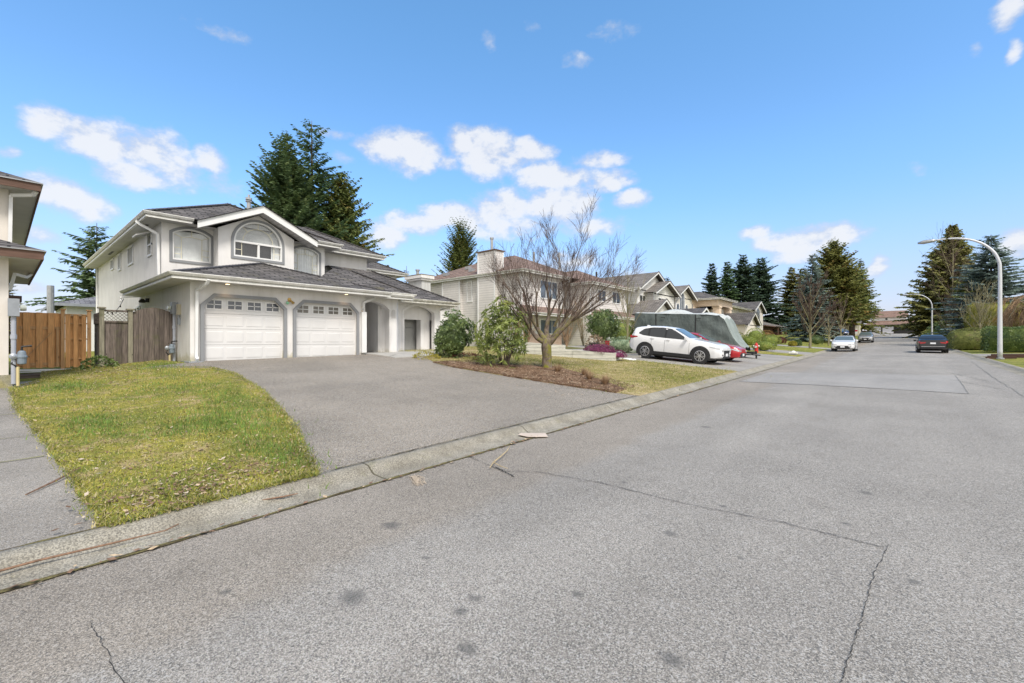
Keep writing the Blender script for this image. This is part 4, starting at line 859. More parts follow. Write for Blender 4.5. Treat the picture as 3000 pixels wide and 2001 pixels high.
mb = MB(); mb.tube([(-24.3, 25.7, 8.88), (-24.3, 25.7, 9.85)], .11, 10); mb.tube([(-24.3, 25.7, 9.85), (-24.3, 25.7, 9.97)], .16, 10); mb.build('flue', MT['galv'], ch)
for x, y, r_ in ((-30.5, 26.3, 0), (-29.0, 27.6, 0), (-27.4, 26.5, 0)):
    z = 7.05+.45*(y-25.05); mb = MB(); mb.box(x-.22, x+.22, y-.2, y+.2, z-.05, z+.22); mb.build('roof_vent', MT['galv'], H2)
mb = MB(); mb.tube([(-26.2, 26.4, 7.5), (-26.2, 26.4, 8.35)], .05, 8); mb.build('vent_pipe', MT['black'], H2)
for x, y in ((-24.6, 31.5), (-23, 33.2)): mb = MB(); mb.tube([(x, y, 8.2), (x, y, 9.75)], .10, 8); mb.build('roof_flue', MT['galv'], H2)
downspout(H2, [(-20.5, 31.3, 6.8), (-21.1, 31.0, 6.5), (-21.12, 30.98, 4.5)]); downspout(H2, [(-20.0, 25.1, 3.66), (-20.6, 25.3, 3.4), (-21.1, 25.65, 3.35), (-21.1, 25.65, 1.4)])

# --- white clapboard house with stepped gables
H3 = thing('white_clapboard_house', (-19.5, 41.8, 1.7), 'white clapboard house with stepped dark edged gables behind the bare maple', 'house')
mb = MB(); boxwall(mb, -31, -19.5, 41.8, 49.8, 1.3, 7.0); gwall(mb, -19.5, 41.8, 49.6, 6.9, 7.1, 8.9); boxwall(mb, -20, -18.7, 43.8, 49.4, 4.2, 6.7); gwall(mb, -18.7, 43.8, 49.4, 6.6, 6.8, 7.95); boxwall(mb, -22, -17.3, 39.9, 45.0, 1.3, 4.4); gwall(mb, -17.3, 39.9, 45.0, 4.3, 4.4, 5.6)
mb.build('wall', MT['sid_white'], H3)
MT['darkrake'] = mat('dark_rake', (.13, .12, .11), .6)
roofs(H3, gable(-18.95, -31.5, 41.3, 50.1, 7.0, 9.08)+gable(-18.1, -22, 43.2, 50.0, 6.7, 8.12)+gable(-16.8, -22, 39.4, 45.5, 4.3, 5.82), 'rooftan')
for a in ((-18.93, 41.3, 50.1, 7.0, 9.08), (-18.08, 43.2, 50.0, 6.7, 8.12), (-16.78, 39.4, 45.5, 4.3, 5.82)): rake(H3, *a, .20, 'white'); rake(H3, a[0]+.04, a[1], a[2], a[3]+.07, a[4]+.07, .07, 'darkrake', .08)
simplewin(H3, rect(42.2, 43.6, 5.35, 6.45), fx(-19.5), 2, 'glass', .07); simplewin(H3, rect(44.9, 46.6, 5.3, 6.3), fx(-18.7), 2, 'glass', .07); trims(H3, fx(-18.7), [(43.86, 4.3, 6.7, .14)]); trims(H3, fx(-19.5), [(41.86, 1.4, 7, .14)])
gutter(H3, [[(-31, 41.25), (-18.95, 41.25)]], 6.85); soffit(H3, [(-18.95, -31, 41.3, 42, 6.88)])
mb = MB(); mb.tube([(-26, 45, 8.6), (-26, 45, 9.7)], .1, 8); mb.build('roof_flue', MT['black'], H3)

# --- cream house with the tall arched window
H4 = thing('cream_gabled_house', (-19.5, 51.9, 1.9), 'cream house with tall three part arched window under a steep gable', 'house')
mb = MB(); boxwall(mb, -31, -19.5, 51.9, 57.5, 1.4, 7.0); gwall(mb, -19.5, 51.9, 57.4, 6.9, 7.1, 8.3); boxwall(mb, -20, -16.3, 49.0, 53.6, 1.4, 4.3); gwall(mb, -16.3, 49.0, 53.6, 4.2, 4.3, 5.2); mb.build('wall', MT['sid_cream'], H4)
roofs(H4, gable(-18.95, -31, 51.4, 58.0, 7.0, 8.55), 'rooftan'); rake(H4, -18.93, 51.4, 58.0, 7.0, 8.55, .24); rake(H4, -18.88, 51.4, 58, 7.07, 8.62, .07, 'darkrake')
roofs(H4, gable(-15.8, -19.5, 48.6, 54.0, 4.25, 5.45), 'roofdark'); rake(H4, -15.78, 48.6, 54.0, 4.25, 5.45, .2)
simplewin(H4, arch(53.2, 54.9, 4.2, 6.9, .8), fx(-19.5), 3, 'glassblue', .1); simplewin(H4, arch(52.15, 53.1, 4.2, 5.7, .6), fx(-19.5), 1, 'glassblue', .1); simplewin(H4, arch(55.0, 56.0, 4.2, 5.7, .6), fx(-19.5), 1, 'glassblue', .1)
gutter(H4, [[(-31, 51.35), (-18.95, 51.35)]], 6.85); downspout(H4, [(-18.95, 51.4, 6.8), (-19.4, 51.75, 6.3), (-19.42, 51.8, 2)]); soffit(H4, [(-18.95, -31, 51.4, 52, 6.88)])

# --- peach stucco house with the square porch columns
MT['peach'] = stucco('peach_stucco', (.74, .60, .47), .2)
H5 = thing('peach_house', (-20, 58.3, 2.0), 'peach stucco house with square porch columns behind the covered trailer', 'house')
mb = MB(); boxwall(mb, -31, -20, 58.3, 70, 1.5, 7.15); boxwall(mb, -20, -17.2, 60.5, 67, 6.3, 7.1); mb.build('wall', MT['peach'], H5)
for y in (61.4, 66.2): mb = MB(); mb.box(-18.0, -17.2, y-.45, y+.45, 1.5, 6.3); mb.box(-18.08, -17.12, y-.53, y+.53, 6.1, 6.32); mb.build('porch_column', MT['peach'], H5)
p_, k_ = hip(-19.4, -31.6, 57.8, 71, 7.3, .36); q_, l_ = hip(-16.7, -26, 59.9, 67.6, 7.25, .36); roofs(H5, p_+q_, 'roof')
gutter(H5, [[(-31.6, 57.8), (-19.4, 57.8), (-19.4, 60)], [(-19.4, 59.9), (-16.7, 59.9), (-16.7, 67.6)]], 7.1); soffit(H5, [(-19.4, -31, 57.8, 70, 7.12), (-16.7, -20, 59.9, 67.6, 7.13)])
simplewin(H5, rect(58.4, 59.2, 5.2, 6.6), fx(-20), 2); simplewin(H5, arch(62.6, 64.6, 3.5, 5.6, .8), fx(-20), 2); simplewin(H5, rect(68, 69.2, 5.2, 6.2), fx(-20), 2)
mb = MB(); mb.tube([(-27, 64, 8.9), (-27, 64, 10.2)], .12, 8); mb.build('roof_flue', MT['white'], H5)

# --- grey roofed house with the street gable
H6 = thing('grey_roofed_house', (-19.5, 72.5, 2.1), 'cream house with long dark grey roofs and a street gable beside the brown bungalow', 'house')
mb = MB(); boxwall(mb, -31, -19.8, 72.5, 92, 1.7, 7.2); boxwall(mb, -22, -18.9, 87, 94.5, 1.7, 7.2); gwall(mb, -18.9, 87, 94.5, 7.1, 7.2, 8.8); boxwall(mb, -22, -14.4, 62.0, 68.2, 1.5, 3.9); gwall(mb, -14.4, 62.0, 68.2, 3.8, 3.9, 5.3); mb.build('wall', MT['stucco2'], H6)
p_, k_ = hip(-19.2, -33, 71.9, 93, 7.3, .3); roofs(H6, p_+gable(-18.4, -27, 86.4, 95.1, 7.25, 9.0), 'roof'); rake(H6, -18.38, 86.4, 95.1, 7.25, 9.0, .25)
roofs(H6, gable(-13.9, -18.5, 61.5, 68.7, 3.85, 5.55), 'roof'); rake(H6, -13.88, 61.5, 68.7, 3.85, 5.55, .25); rake(H6, -13.82, 61.5, 68.7, 3.92, 5.62, .08, 'darkrake')
gutter(H6, [[(-33, 71.9), (-19.2, 71.9), (-19.2, 87)]], 7.12); soffit(H6, [(-19.2, -31, 71.9, 90, 7.15)])
for y in (74, 79.5, 83.5): simplewin(H6, rect(y, y+1.5, 5.2, 6.5), fx(-19.8), 2)
simplewin(H6, arch(89, 91.8, 4.2, 7.0, .9), fx(-18.9), 2, 'glassblue')
mb = MB(); mb.box(-27, -24, 80, 83, 7.5, 9.2); c6 = mb.build('chimney', MT['stucco'], H6); mb = MB(); mb.box(-27.1, -23.9, 79.9, 83.1, 9.2, 9.35); mb.build('chimney_cap', MT['roofdark'], c6); mb = MB(); mb.tube([(-25.5, 81.5, 9.35), (-25.5, 81.5, 10.3)], .14, 8); mb.build('flue', MT['white'], c6)

# --- brown bungalow, blue gabled house, house closing the street, pale house
MT['redwood'] = boards('redwood_boards', (.085, .03, .02), .2, .25, .3); MT['bluewall'] = siding('pale_blue_siding', (.40, .52, .66), .2, .8)
H7 = thing('brown_bungalow', (-19, 96, 2.6), 'low brown bungalow with red brown board walls and taupe hip roof', 'house')
mb = MB(); boxwall(mb, -32, -19.5, 96, 117, 1.8, 5.0); mb.build('wall', MT['redwood'], H7); p_, k_ = hip(-18.5, -33, 95, 109, 4.85, .34); q_, l_ = hip(-18.3, -30, 104, 119, 4.85, .32); roofs(H7, p_+q_, 'rooftan')
for y in (107, 111, 116): mb = MB(); mb.box(-18.7, -18.5, y, y+.25, 1.8, 4.9); mb.build('porch_post', MT['brown'], H7)
mb = MB(); sweep(mb, [(-33, 95), (-18.5, 95), (-18.5, 109)], 4.65, bf); mb.build('fascia', MT['brown'], H7)
H9 = thing('blue_gabled_house', (-34, 150, 3), 'far house with pale blue gable above the brown bungalow roof', 'house')
mb = MB(); boxwall(mb, -50, -34, 146, 166, 2.5, 8); gwall(mb, -34, 146, 166, 7.9, 8.0, 11.2); mb.build('wall', MT['bluewall'], H9); roofs(H9, gable(-33.4, -50, 145, 167, 7.8, 11.4), 'roofgrey'); rake(H9, -33.38, 145, 167, 7.8, 11.4, .4)
H8 = thing('dark_house', (-2, 168, 4.0), 'dark walled house with two pale garage doors closing the end of the street', 'house')
mb = MB(); boxwall(mb, -6.2, 6, 168, 176, 3.5, 6.7); mb.build('wall', mat('dark_stain', (.03, .027, .026), .7, .1), H8); mb = MB(); boxwall(mb, -5, 2.5, 171, 180, 6.5, 8.95); mb.build('upper_wall', MT['white'], H8)
fy8 = fy(168)
for a0, a1 in ((-5.6, -3.1), (-2.75, -.32)): mb = MB(); pbox(mb, fy8, a0, a1, 4.03, 6.05, -.06, .05); mb.build('garage_door', mat('pale_garage_door', (.56, .56, .60), .5, .03), H8)
roofs(H8, [[(-6.8, 167.2, 6.55), (6.6, 167.2, 6.55), (4, 171.5, 8.0), (-5.2, 171.5, 8.0)], [(-6.8, 167.2, 6.55), (-5.2, 171.5, 8.0), (-6.8, 177, 6.55)]], 'roofred'); roofs(H8, [[(-5.6, 170.3, 8.8), (3.2, 170.3, 8.8), (2.6, 175, 10.9), (-5.0, 175, 10.9)], [(-5.6, 170.3, 8.8), (-5.0, 175, 10.9), (-5.6, 180, 8.8)]], 'roofred')
mb = MB(); mb.box(.1, 1.9, 167.94, 168.0, 3.9, 6.0); mb.build('dark_porch', MT['black'], H8); simplewin(H8, rect(-2.2, -1.6, 7.95, 8.7), fy(171), 1); mb = MB(); mb.box(-6.8, 6.6, 167.15, 167.2, 6.38, 6.56); mb.build('fascia', MT['black'], H8)
H10 = thing('pale_house', (-9, 130, 3), 'pale wall of a house far off between the cedar trunks', 'house')
mb = MB(); boxwall(mb, -16, -9, 128, 138, 2, 5.6); boxwall(mb, -9.1, -6.3, 132, 138, 2, 5.5); mb.build('wall', MT['sid_cream'], H10); roofs(H10, gable(-5.8, -17, 127, 139, 5.6, 7.5), 'rooftan')
strip('driveway', MT['drive2'], 6, -8, lambda x: 150, lambda x: 167.9, .02, 1.5, 8, kind='structure')
# ------------------------------------------------------------------ vehicles
def tab(T, x):
    T = sorted(T)
    if x <= T[0][0]: return T[0][1]
    for (a, p), (b, q) in zip(T, T[1:]):
        if x <= b:
            t = (x-a)/(b-a); return p+(q-p)*t
    return T[-1][1]
def paint(name, c, metal=0.0, rough=.28):
    m, t = newmat(name); t.bsdf.inputs['Base Color'].default_value = c4(c); t.bsdf.inputs['Metallic'].default_value = metal; t.bsdf.inputs['Roughness'].default_value = rough
    t.bsdf.inputs['Coat Weight'].default_value = .8; t.bsdf.inputs['Coat Roughness'].default_value = .06; return m
MT['tyre'] = mat('tyre', (.022, .022, .023), .85, .2, 20); MT['rim'] = mat('alloy', (.55, .55, .57), .3, .05, metal=.8); MT['carglass'] = glassmat('car_glass', (.02, .023, .026), .05, .6); MT['clad'] = mat('black_cladding', (.018, .018, .019), .65, .1)
MT['screen'] = glassmat('windscreen', (.09, .12, .125), .03, .9); MT['chrome'] = mat('chrome', (.65, .65, .67), .12, .02, metal=1.0); MT['redlamp'] = glassmat('red_lamp', (.34, .012, .015), .12, .6); MT['headlamp'] = glassmat('head_lamp', (.42, .43, .45), .08, .8); MT['plate'] = mat('number_plate', (.72, .73, .75), .5, .03)
SUV = dict(top=[(2.27,.74),(2.22,.86),(2.05,.95),(1.6,1.04),(1.0,1.11),(.8,1.17),(.0,1.585),(-.25,1.64),(-.7,1.67),(-1.2,1.655),(-1.7,1.60),(-1.98,1.545),(-2.06,1.42),(-2.2,1.10),(-2.26,.92),(-2.27,.85)],
 belt=[(2.27,.70),(1.9,.88),(1.0,1.02),(.2,1.07),(-1.0,1.12),(-2.0,1.18),(-2.27,.85)], bot=[(2.27,.34),(2.0,.27),(1.0,.26),(-1.8,.28),(-2.1,.36),(-2.27,.48)], w=[(2.27,.70),(2.2,.80),(2.0,.885),(1.5,.915),(0,.92),(-1.6,.92),(-2.0,.89),(-2.2,.82),(-2.27,.76)],
 nose=2.27, tail=-2.27, fa=1.35, ra=-1.35, wr=.365, tumble=.36,
 dlo=[(.72,1.075),(.40,1.085),(-.30,1.10),(-1.0,1.13),(-1.50,1.17),(-1.75,1.24)], dlt=[(.72,1.09),(.40,1.28),(.12,1.44),(-.15,1.54),(-.6,1.575),(-1.1,1.555),(-1.5,1.47),(-1.75,1.27)], pill=[(-.36,.09),(-1.22,.10)], ws=(.80,.02), rw=(-1.99,-2.19))
SED = dict(top=[(2.30,.66),(2.25,.74),(2.0,.83),(1.5,.90),(1.05,.96),(.85,1.0),(.1,1.36),(-.2,1.425),(-.6,1.44),(-1.0,1.41),(-1.35,1.31),(-1.75,1.10),(-1.9,1.06),(-2.2,1.03),(-2.27,.98),(-2.30,.85)],
 belt=[(2.30,.62),(1.9,.76),(1.0,.88),(0,.92),(-1.2,.96),(-2.0,.98),(-2.3,.82)], bot=[(2.3,.26),(2.0,.20),(1.0,.2),(-1.8,.21),(-2.1,.28),(-2.3,.36)], w=[(2.30,.66),(2.22,.77),(2.0,.85),(1.5,.885),(0,.89),(-1.6,.89),(-2.0,.865),(-2.22,.80),(-2.30,.74)],
 nose=2.30, tail=-2.30, fa=1.36, ra=-1.34, wr=.325, tumble=.44,
 dlo=[(.78,.925),(.4,.935),(-.5,.955),(-1.15,.985),(-1.45,1.03)], dlt=[(.78,.94),(.4,1.14),(.1,1.28),(-.2,1.345),(-.6,1.355),(-1.0,1.30),(-1.3,1.16),(-1.45,1.05)], pill=[(-.28,.08),(-1.02,.07)], ws=(.86,.06), rw=(-1.12,-1.72))
def car(spec, name, loc, rz, pitch, label, body, cat='car', sc=1.0, lampc='headlamp', group=None, rails=False, plate_f=True, grille='black', rimd=True):
    s = spec; o = thing(name, loc, label, cat, group, rot=(0, 0, 0)); o.rotation_euler = Matrix.Rotation(rz, 3, 'Z').to_euler() if False else (0, pitch, rz); o.scale = (sc, sc, sc)
    def section(x):
        t, b, q, w_ = tab(s['top'], x), tab(s['belt'], x), tab(s['bot'], x), tab(s['w'], x); b = min(b, t-.05)
        wr = max(w_*.55, w_-.045-max(0, t-b-.05)*s['tumble'])
        return [(0, q), (w_*.78, q), (w_*.955, q+.05), (w_*.995, q+(b-q)*.38), (w_, q+(b-q)*.62), (w_*.985, b-.07), (w_*.955, b), (wr+.012, b+(t-b)*.80 if t-b > .12 else b+(t-b)*.5), (wr*.95, t-(t-b)*.06-.008), (wr*.80, t-.010), (wr*.45, t), (0, t+.004)]
    def yat(x, z):
        P = section(x)
        for (y0, z0), (y1, z1) in zip(P[3:], P[4:]):
            if z0 <= z <= z1 and z1 > z0: return y0+(y1-y0)*(z-z0)/(z1-z0)
        return P[3][0]
    def zat(x, y):
        P = section(x); y = abs(y)
        for (y0, z0), (y1, z1) in zip(P[7:], P[8:]):
            if y1 <= y <= y0: return z0+(z1-z0)*(y-y0)/(y1-y0 if y1 != y0 else 1)
        return P[7][1]
    n = 64; xs_ = [s['nose']+(s['tail']-s['nose'])*(.5-.5*math.cos(math.pi*(i/n)))*1.0 for i in range(n+1)]
    mb = MB(); m_ = 23
    for x in xs_:
        P = section(x); full = P[:-1]+[(0, P[-1][1])]+[(-y, z) for y, z in reversed(P[1:-1])]
        for y, z in full: mb.v.append((x, y, z))
    k = len(full)
    for i in range(n):
        for j in range(k):
            a, b = i*k+j, i*k+(j+1) % k; mb.f.append((a, b, b+k, a+k)); mb.m.append(0)
    mb.f.append(tuple(range(k))); mb.m.append(0); mb.f.append(tuple(n*k+j for j in reversed(range(k)))); mb.m.append(0)
    bd = mb.build('body', body, o, smooth=True, local=True)
    md = bd.modifiers.new('edge', 'EDGE_SPLIT'); md.split_angle = R_(38)
    def sidepatch(lo, hi, x0, x1, off=.010, nx=14, nz=4, both=True):
        g = MB()
        for sg in ((1, -1) if both else (1,)):
            i0 = len(g.v)
            for i in range(nx+1):
                x = x0+(x1-x0)*i/nx; a, b = lo(x), hi(x)
                for j in range(nz+1): z = a+(b-a)*j/nz; g.v.append((x, sg*(yat(x, z)+off), z))
            for i in range(nx):
                for j in range(nz): q = i0+i*(nz+1)+j; g.f.append((q, q+nz+1, q+nz+2, q+1)); g.m.append(0)
        return g
    lo = lambda x: tab(s['dlo'], x); hi = lambda x: tab(s['dlt'], x)
    for side in (1, -1):
        edges = [s['dlo'][0][0]-.02]
        for p, w_ in s['pill']: edges += [p+w_/2, p-w_/2]
        edges.append(s['dlo'][-1][0]+.02)
        for a, b in zip(edges[::2], edges[1::2]):
            g = MB(); nx, nz = 10, 5
            for i in range(nx+1):
                x = a+(b-a)*i/nx; z0, z1 = lo(x), max(lo(x)+.005, hi(x))
                for j in range(nz+1): z = z0+(z1-z0)*j/nz; g.v.append((x, side*(yat(x, z)+.010), z))
            for i in range(nx):
                for j in range(nz): q = i*(nz+1)+j; g.f.append((q, q+nz+1, q+nz+2, q+1)); g.m.append(0)
            g.build('side_window', MT['carglass'], o, local=True)
        g = MB(); nx, nz = 30, 4                                    # dark window surround behind the panes
        x0, x1 = s['dlo'][0][0], s['dlo'][-1][0]
        for i in range(nx+1):
            x = x0+(x1-x0)*i/nx; z0, z1 = lo(x)-.012, hi(x)+.018
            for j in range(nz+1): z = z0+(z1-z0)*j/nz; g.v.append((x, side*(yat(x, z)+.005), z))
        for i in range(nx):
            for j in range(nz): q = i*(nz+1)+j; g.f.append((q, q+nz+1, q+nz+2, q+1)); g.m.append(0)
        g.build('window_surround', MT['clad'], o, local=True)
    for nm, (xa, xb), mt_ in (('windscreen', s['ws'], 'screen'), ('rear_window', s['rw'], 'carglass')):
        g = MB(); nx, ny = 10, 12
        for i in range(nx+1):
            x = xa+(xb-xa)*i/nx; hw = section(x)[8][0]*.97
            for j in range(ny+1):
                y = -hw+2*hw*j/ny; z = zat(x, y); sl_ = .006
                g.v.append((x+(.010 if nm == 'windscreen' else -.010), y, z+.010))
        for i in range(nx):
            for j in range(ny): q = i*(ny+1)+j; g.f.append((q, q+ny+1, q+ny+2, q+1)); g.m.append(0)
        g.build(nm, MT[mt_], o, smooth=True, local=True)
    wmax = tab(s['w'], s['fa'])
    # cladding: sills, arches, bumpers' lower edge
    for side in (1, -1):
        g = MB(); i0 = 0; q0 = s['ra']+.40; q1 = s['fa']-.40
        for x in (q0, q1):
            b = tab(s['bot'], x); w_ = tab(s['w'], x)
            for y, z in ((w_*.80, b-.03), (w_*1.006, b-.02), (w_*1.012, b+.12), (w_*.98, b+.13)): g.v.append((x, side*y, z))
        for j in range(4): g.f.append((j, (j+1) % 4, (j+1) % 4+4, j+4)); g.m.append(0)
        g.build('sill', MT['clad'] if spec is SUV else body, o, local=True)
        for ax in (s['fa'], s['ra']):
            r0, r1 = s['wr']+.035, s['wr']+(.105 if spec is SUV else .05); g = MB(); ns = 20; y_ = tab(s['w'], ax)
            pts = []
            for i in range(ns+1):
                a = math.pi*(-.12+1.24*i/ns); pts.append((math.cos(a), math.sin(a)))
            for i in range(ns):
                (c0, s0), (c1, s1) = pts[i], pts[i+1]
                P = lambda r, c, s_, yy: (ax+r*c, side*yy, s['wr']+r*s_)
                ww = lambda r, c, s_: max(yat(ax+r*c, max(.3, s['wr']+r*s_)), y_*.97)
                g.face([P(r1, c0, s0, ww(r1, c0, s0)+.004), P(r1, c1, s1, ww(r1, c1, s1)+.004), P(r0, c1, s1, ww(r0, c1, s1)+.016), P(r0, c0, s0, ww(r0, c0, s0)+.016)])
            g.build('wheel_arch', MT['clad'] if spec is SUV else body, o, local=True)
            g = MB(); g.lathe((ax, side*(y_+.006), s['wr']), [(r0, 0), (r0, .004)], 28, 0, 'y'); g.build('wheel_well', MT['black'], o, local=True)
            # wheel: tyre with alloy below it
            g = MB(); r = s['wr']; rr = r*.69; sgn = side
            g.lathe((ax, side*(y_-.10), r), [(rr*.98, -.10*sgn), (r*.93, -.115*sgn), (r, -.08*sgn), (r, .09*sgn), (r*.95, .118*sgn), (rr*1.04, .124*sgn), (rr, .10*sgn), (rr, .07*sgn)], 32, 0, 'y')
            wh = g.build('wheel', MT['tyre'], o, smooth=False, local=True)
            g = MB(); yo = side*(y_+.020); g.lathe((ax, side*(y_-.02), r), [(rr*.995, .028*sgn), (rr*.90, .036*sgn), (rr*.86, .005*sgn)], 28, 0, 'y', False)
            for q in range(10):
                a = 2*math.pi*q/10+.1; off_ = .09 if q % 2 else -.09
                g.bar((ax+rr*.14*math.cos(a), yo-.004*side, r+rr*.14*math.sin(a)), (ax+rr*.93*math.cos(a+off_), yo-.010*side, r+rr*.93*math.sin(a+off_)), .030, .028, 0, (0, 1, 0))
            g.lathe((ax, yo, r), [(rr*.22, -.01), (rr*.18, .012*sgn)], 14, 0, 'y')
            g.build('rim', MT['rim'], wh, local=True)
            g = MB(); g.lathe((ax, side*(y_+.004), r), [(rr*.93, 0), (rr*.93, .003*sgn)], 24, 0, 'y'); g.build('brake_shadow_disc', MT['black'], wh, local=True)
        # mirror, handles, door seams
        g = MB(); x = s['ws'][0]-.10; z = tab(s['belt'], x)+.075; yy = yat(x, z)
        g.bar((x, side*(yy-.02), z-.03), (x, side*(yy+.10), z-.02), .05, .03); g.lathe((x, side*(yy+.15), z+.02), [(.02, -.09), (.085, -.05), (.095, .0), (.07, .06), (.02, .085)], 10, 0, 'x') if False else g.box(x-.06, x+.06, side*(yy+.06), side*(yy+.23), z-.05, z+.085)
        b_ = g.build('mirror', body, o, local=True); bv = b_.modifiers.new('b', 'BEVEL'); bv.width = .03; bv.segments = 2
        for hx in (s['pill'][0][0]+.06, s['pill'][1][0]+.12):
            z = tab(s['belt'], hx)-.10; g = MB(); yy = yat(hx, z); g.box(hx, hx+.19, side*(yy-.005), side*(yy+.025), z-.014, z+.014); g.build('door_handle', body, o, local=True)
        for hx in (s['pill'][0][0]-.005, s['ws'][0]+.02 if False else s['fa']-.52, s['ra']+.30):
            g = MB(); zs = [tab(s['bot'], hx)+.12+(tab(s['belt'], hx)-.03-tab(s['bot'], hx)-.12)*i/8 for i in range(9)]
            for a, b in zip(zs, zs[1:]): g.face([(hx, side*(yat(hx, a)+.003), a), (hx+.010, side*(yat(hx, a)+.003), a), (hx+.010, side*(yat(hx, b)+.003), b), (hx, side*(yat(hx, b)+.003), b)])
            g.build('door_seam', MT['clad'], o, recalc=False, local=True)
        # lamps wrapping the corners
        nz_ = s['nose']; zt = tab(s['belt'], nz_-.3)
        g = sidepatch(lambda x: tab([(nz_-.52, zt-.035), (nz_-.04, zt-.155)], x), lambda x: tab([(nz_-.52, zt-.01), (nz_-.04, zt-.055)], x), nz_-.52, nz_-.03, .008, 8, 3, False); 
        if side < 0: g.v = [(x, -y, z) for x, y, z in g.v]
        g.build('headlight', MT[lampc], o, local=True)
        tl = s['tail']; zt = tab(s['belt'], tl+.25)
        g = sidepatch(lambda x: tab([(tl+.05, zt-.20), (tl+.48, zt-.10)], x), lambda x: tab([(tl+.05, zt-.03), (tl+.48, zt-.06)], x), tl+.03, tl+.48, .008, 8, 3, False)
        if side < 0: g.v = [(x, -y, z) for x, y, z in g.v]
        g.build('tail_light', MT['redlamp'], o, local=True)
    # front face
    nx_ = s['nose']; zt = tab(s['top'], nx_); wq = tab(s['w'], nx_); to = lambda a, b, d: (nx_+.012-d, a, b)
    g = MB(); slab(g, [(-wq*.50, zt-.33), (wq*.50, zt-.33), (wq*.66, zt-.08), (wq*.60, zt-.055), (-wq*.60, zt-.055), (-wq*.66, zt-.08)] if spec is SUV else [(-wq*.80, zt-.38), (wq*.80, zt-.38), (wq*.62, zt-.17), (-wq*.62, zt-.17)], to, 0, .03); g.build('grille', MT['clad'], o, local=True)
    g = MB(); 
    for sg in (1, -1): slab(g, [(sg*wq*.70, zt-.02), (sg*wq*1.0, zt-.03), (sg*wq*1.0, zt-.11), (sg*wq*.62, zt-.075)], to, .0, .03)
    g.build('front_lamp_face', MT[lampc], o, local=True)
    g = MB(); slab(g, rect(-.16, .16, zt-.33, zt-.20), lambda a, b, d: (nx_+.026-d, a, b), 0, .02); 
    if plate_f: g.build('number_plate', MT['plate'], o, local=True)
    bq = tab(s['bot'], nx_); g = MB(); slab(g, rect(-wq*.8, wq*.8, bq-.02, bq+.07), lambda a, b, d: (nx_+.006-d, a, b), 0, .1); g.build('front_lip', MT['clad'], o, local=True)
    g = MB(); 
    for sg in (1, -1): slab(g, [(sg*wq*.72, bq+.09), (sg*wq*.95, bq+.11), (sg*wq*.93, bq+.17), (sg*wq*.74, bq+.16)], to, .0, .03)
    g.build('fog_lamp_bezel', MT['clad'], o, local=True)
    # rear face
    tx = s['tail']; zt = tab(s['top'], tx); wq = tab(s['w'], tx); to = lambda a, b, d: (tx-.012+d, a, b)
    g = MB()
    for sg in (1, -1): slab(g, [(sg*wq*.52, zt-.005), (sg*wq*1.0, zt-.02), (sg*wq*1.0, zt-.14), (sg*wq*.60, zt-.10)], to, .0, .03)
    g.build('tail_lamp_face', MT['redlamp'], o, local=True)
    g = MB(); slab(g, rect(-.16, .16, zt-.16, zt-.04), to, -.004, .02); g.build('number_plate', MT['plate'], o, local=True)
    bq = tab(s['bot'], tx); g = MB(); slab(g, rect(-wq*.95, wq*.95, bq-.03, bq+.10), to, .0, .06); slab(g, rect(-wq*.9, wq*.9, bq+.13, bq+.15), to, .0, .03, 1); g.build('rear_valance', [MT['clad'], MT['chrome']], o, local=True)
    g = MB(); g.box(s['ra']-.3, s['fa']+.3, -.62, .62, .15, .32); g.build('underbody', MT['black'], o, local=True)
    if rails:
        for sg in (1, -1): g = MB(); g.tube([(.0, sg*.56, 1.68), (-.1, sg*.57, 1.71), (-1.4, sg*.57, 1.70), (-1.55, sg*.56, 1.64)], .018, 6); g.build('roof_rail', MT['chrome'], o, local=True)
    if spec is SUV: g = MB(); g.prism([(-1.45, -.012, 1.63), (-1.72, -.012, 1.60), (-1.70, -.012, 1.69), (-1.62, -.012, 1.69)], (0, .024, 0)); g.build('fin_antenna', body, o, local=True)
    return o
white = paint('white_car_paint', (.72, .72, .73)); red = paint('red_car_paint', (.42, .012, .018), .15); blackp = paint('black_car_paint', (.006, .007, .009), .0); blackp.node_tree.nodes['Principled BSDF'].inputs['Coat Weight'].default_value = .25; silver = paint('silver_car_paint', (.48, .49, .51), .6); bluep = paint('blue_car_paint', (.015, .03, .10), .2)
pt = math.atan(.075)
CX = car(SUV, 'white_suv', (-8.62, 23.23, G(-8.62, 23.2)+.012), 0, pt, 'white suv with black wheel arches parked nose to the street', white, sc=1.04)
car(SED, 'red_car', (-8.50, 26.15, G(-8.5, 26.1)+.012), 0, pt, 'red car mostly hidden behind the white suv', red)
car(SED, 'white_sedan', (-3.62, 52.5, G(-3.6, 52.5)+.012+.02), R_(-90), 0, 'white sedan facing the camera at the left kerb', white, lampc='headlamp')
car(SED, 'black_sedan', (2.30, 51.2, G(2.3, 51)+.02), R_(90), 0, 'black sedan seen from behind at the right kerb', blackp, sc=1.03)
car(SUV, 'silver_suv', (-3.45, 88.8, G(-3.5, 88.8)+.012), R_(-90), 0, 'silver suv with roof rails farther up the left kerb', silver, rails=True)
car(SUV, 'dark_blue_car', (-8.6, 119.5, G(-8.6, 119)+.012), R_(-60), 0, 'dark blue vehicle glimpsed between the cedar trunks', bluep)
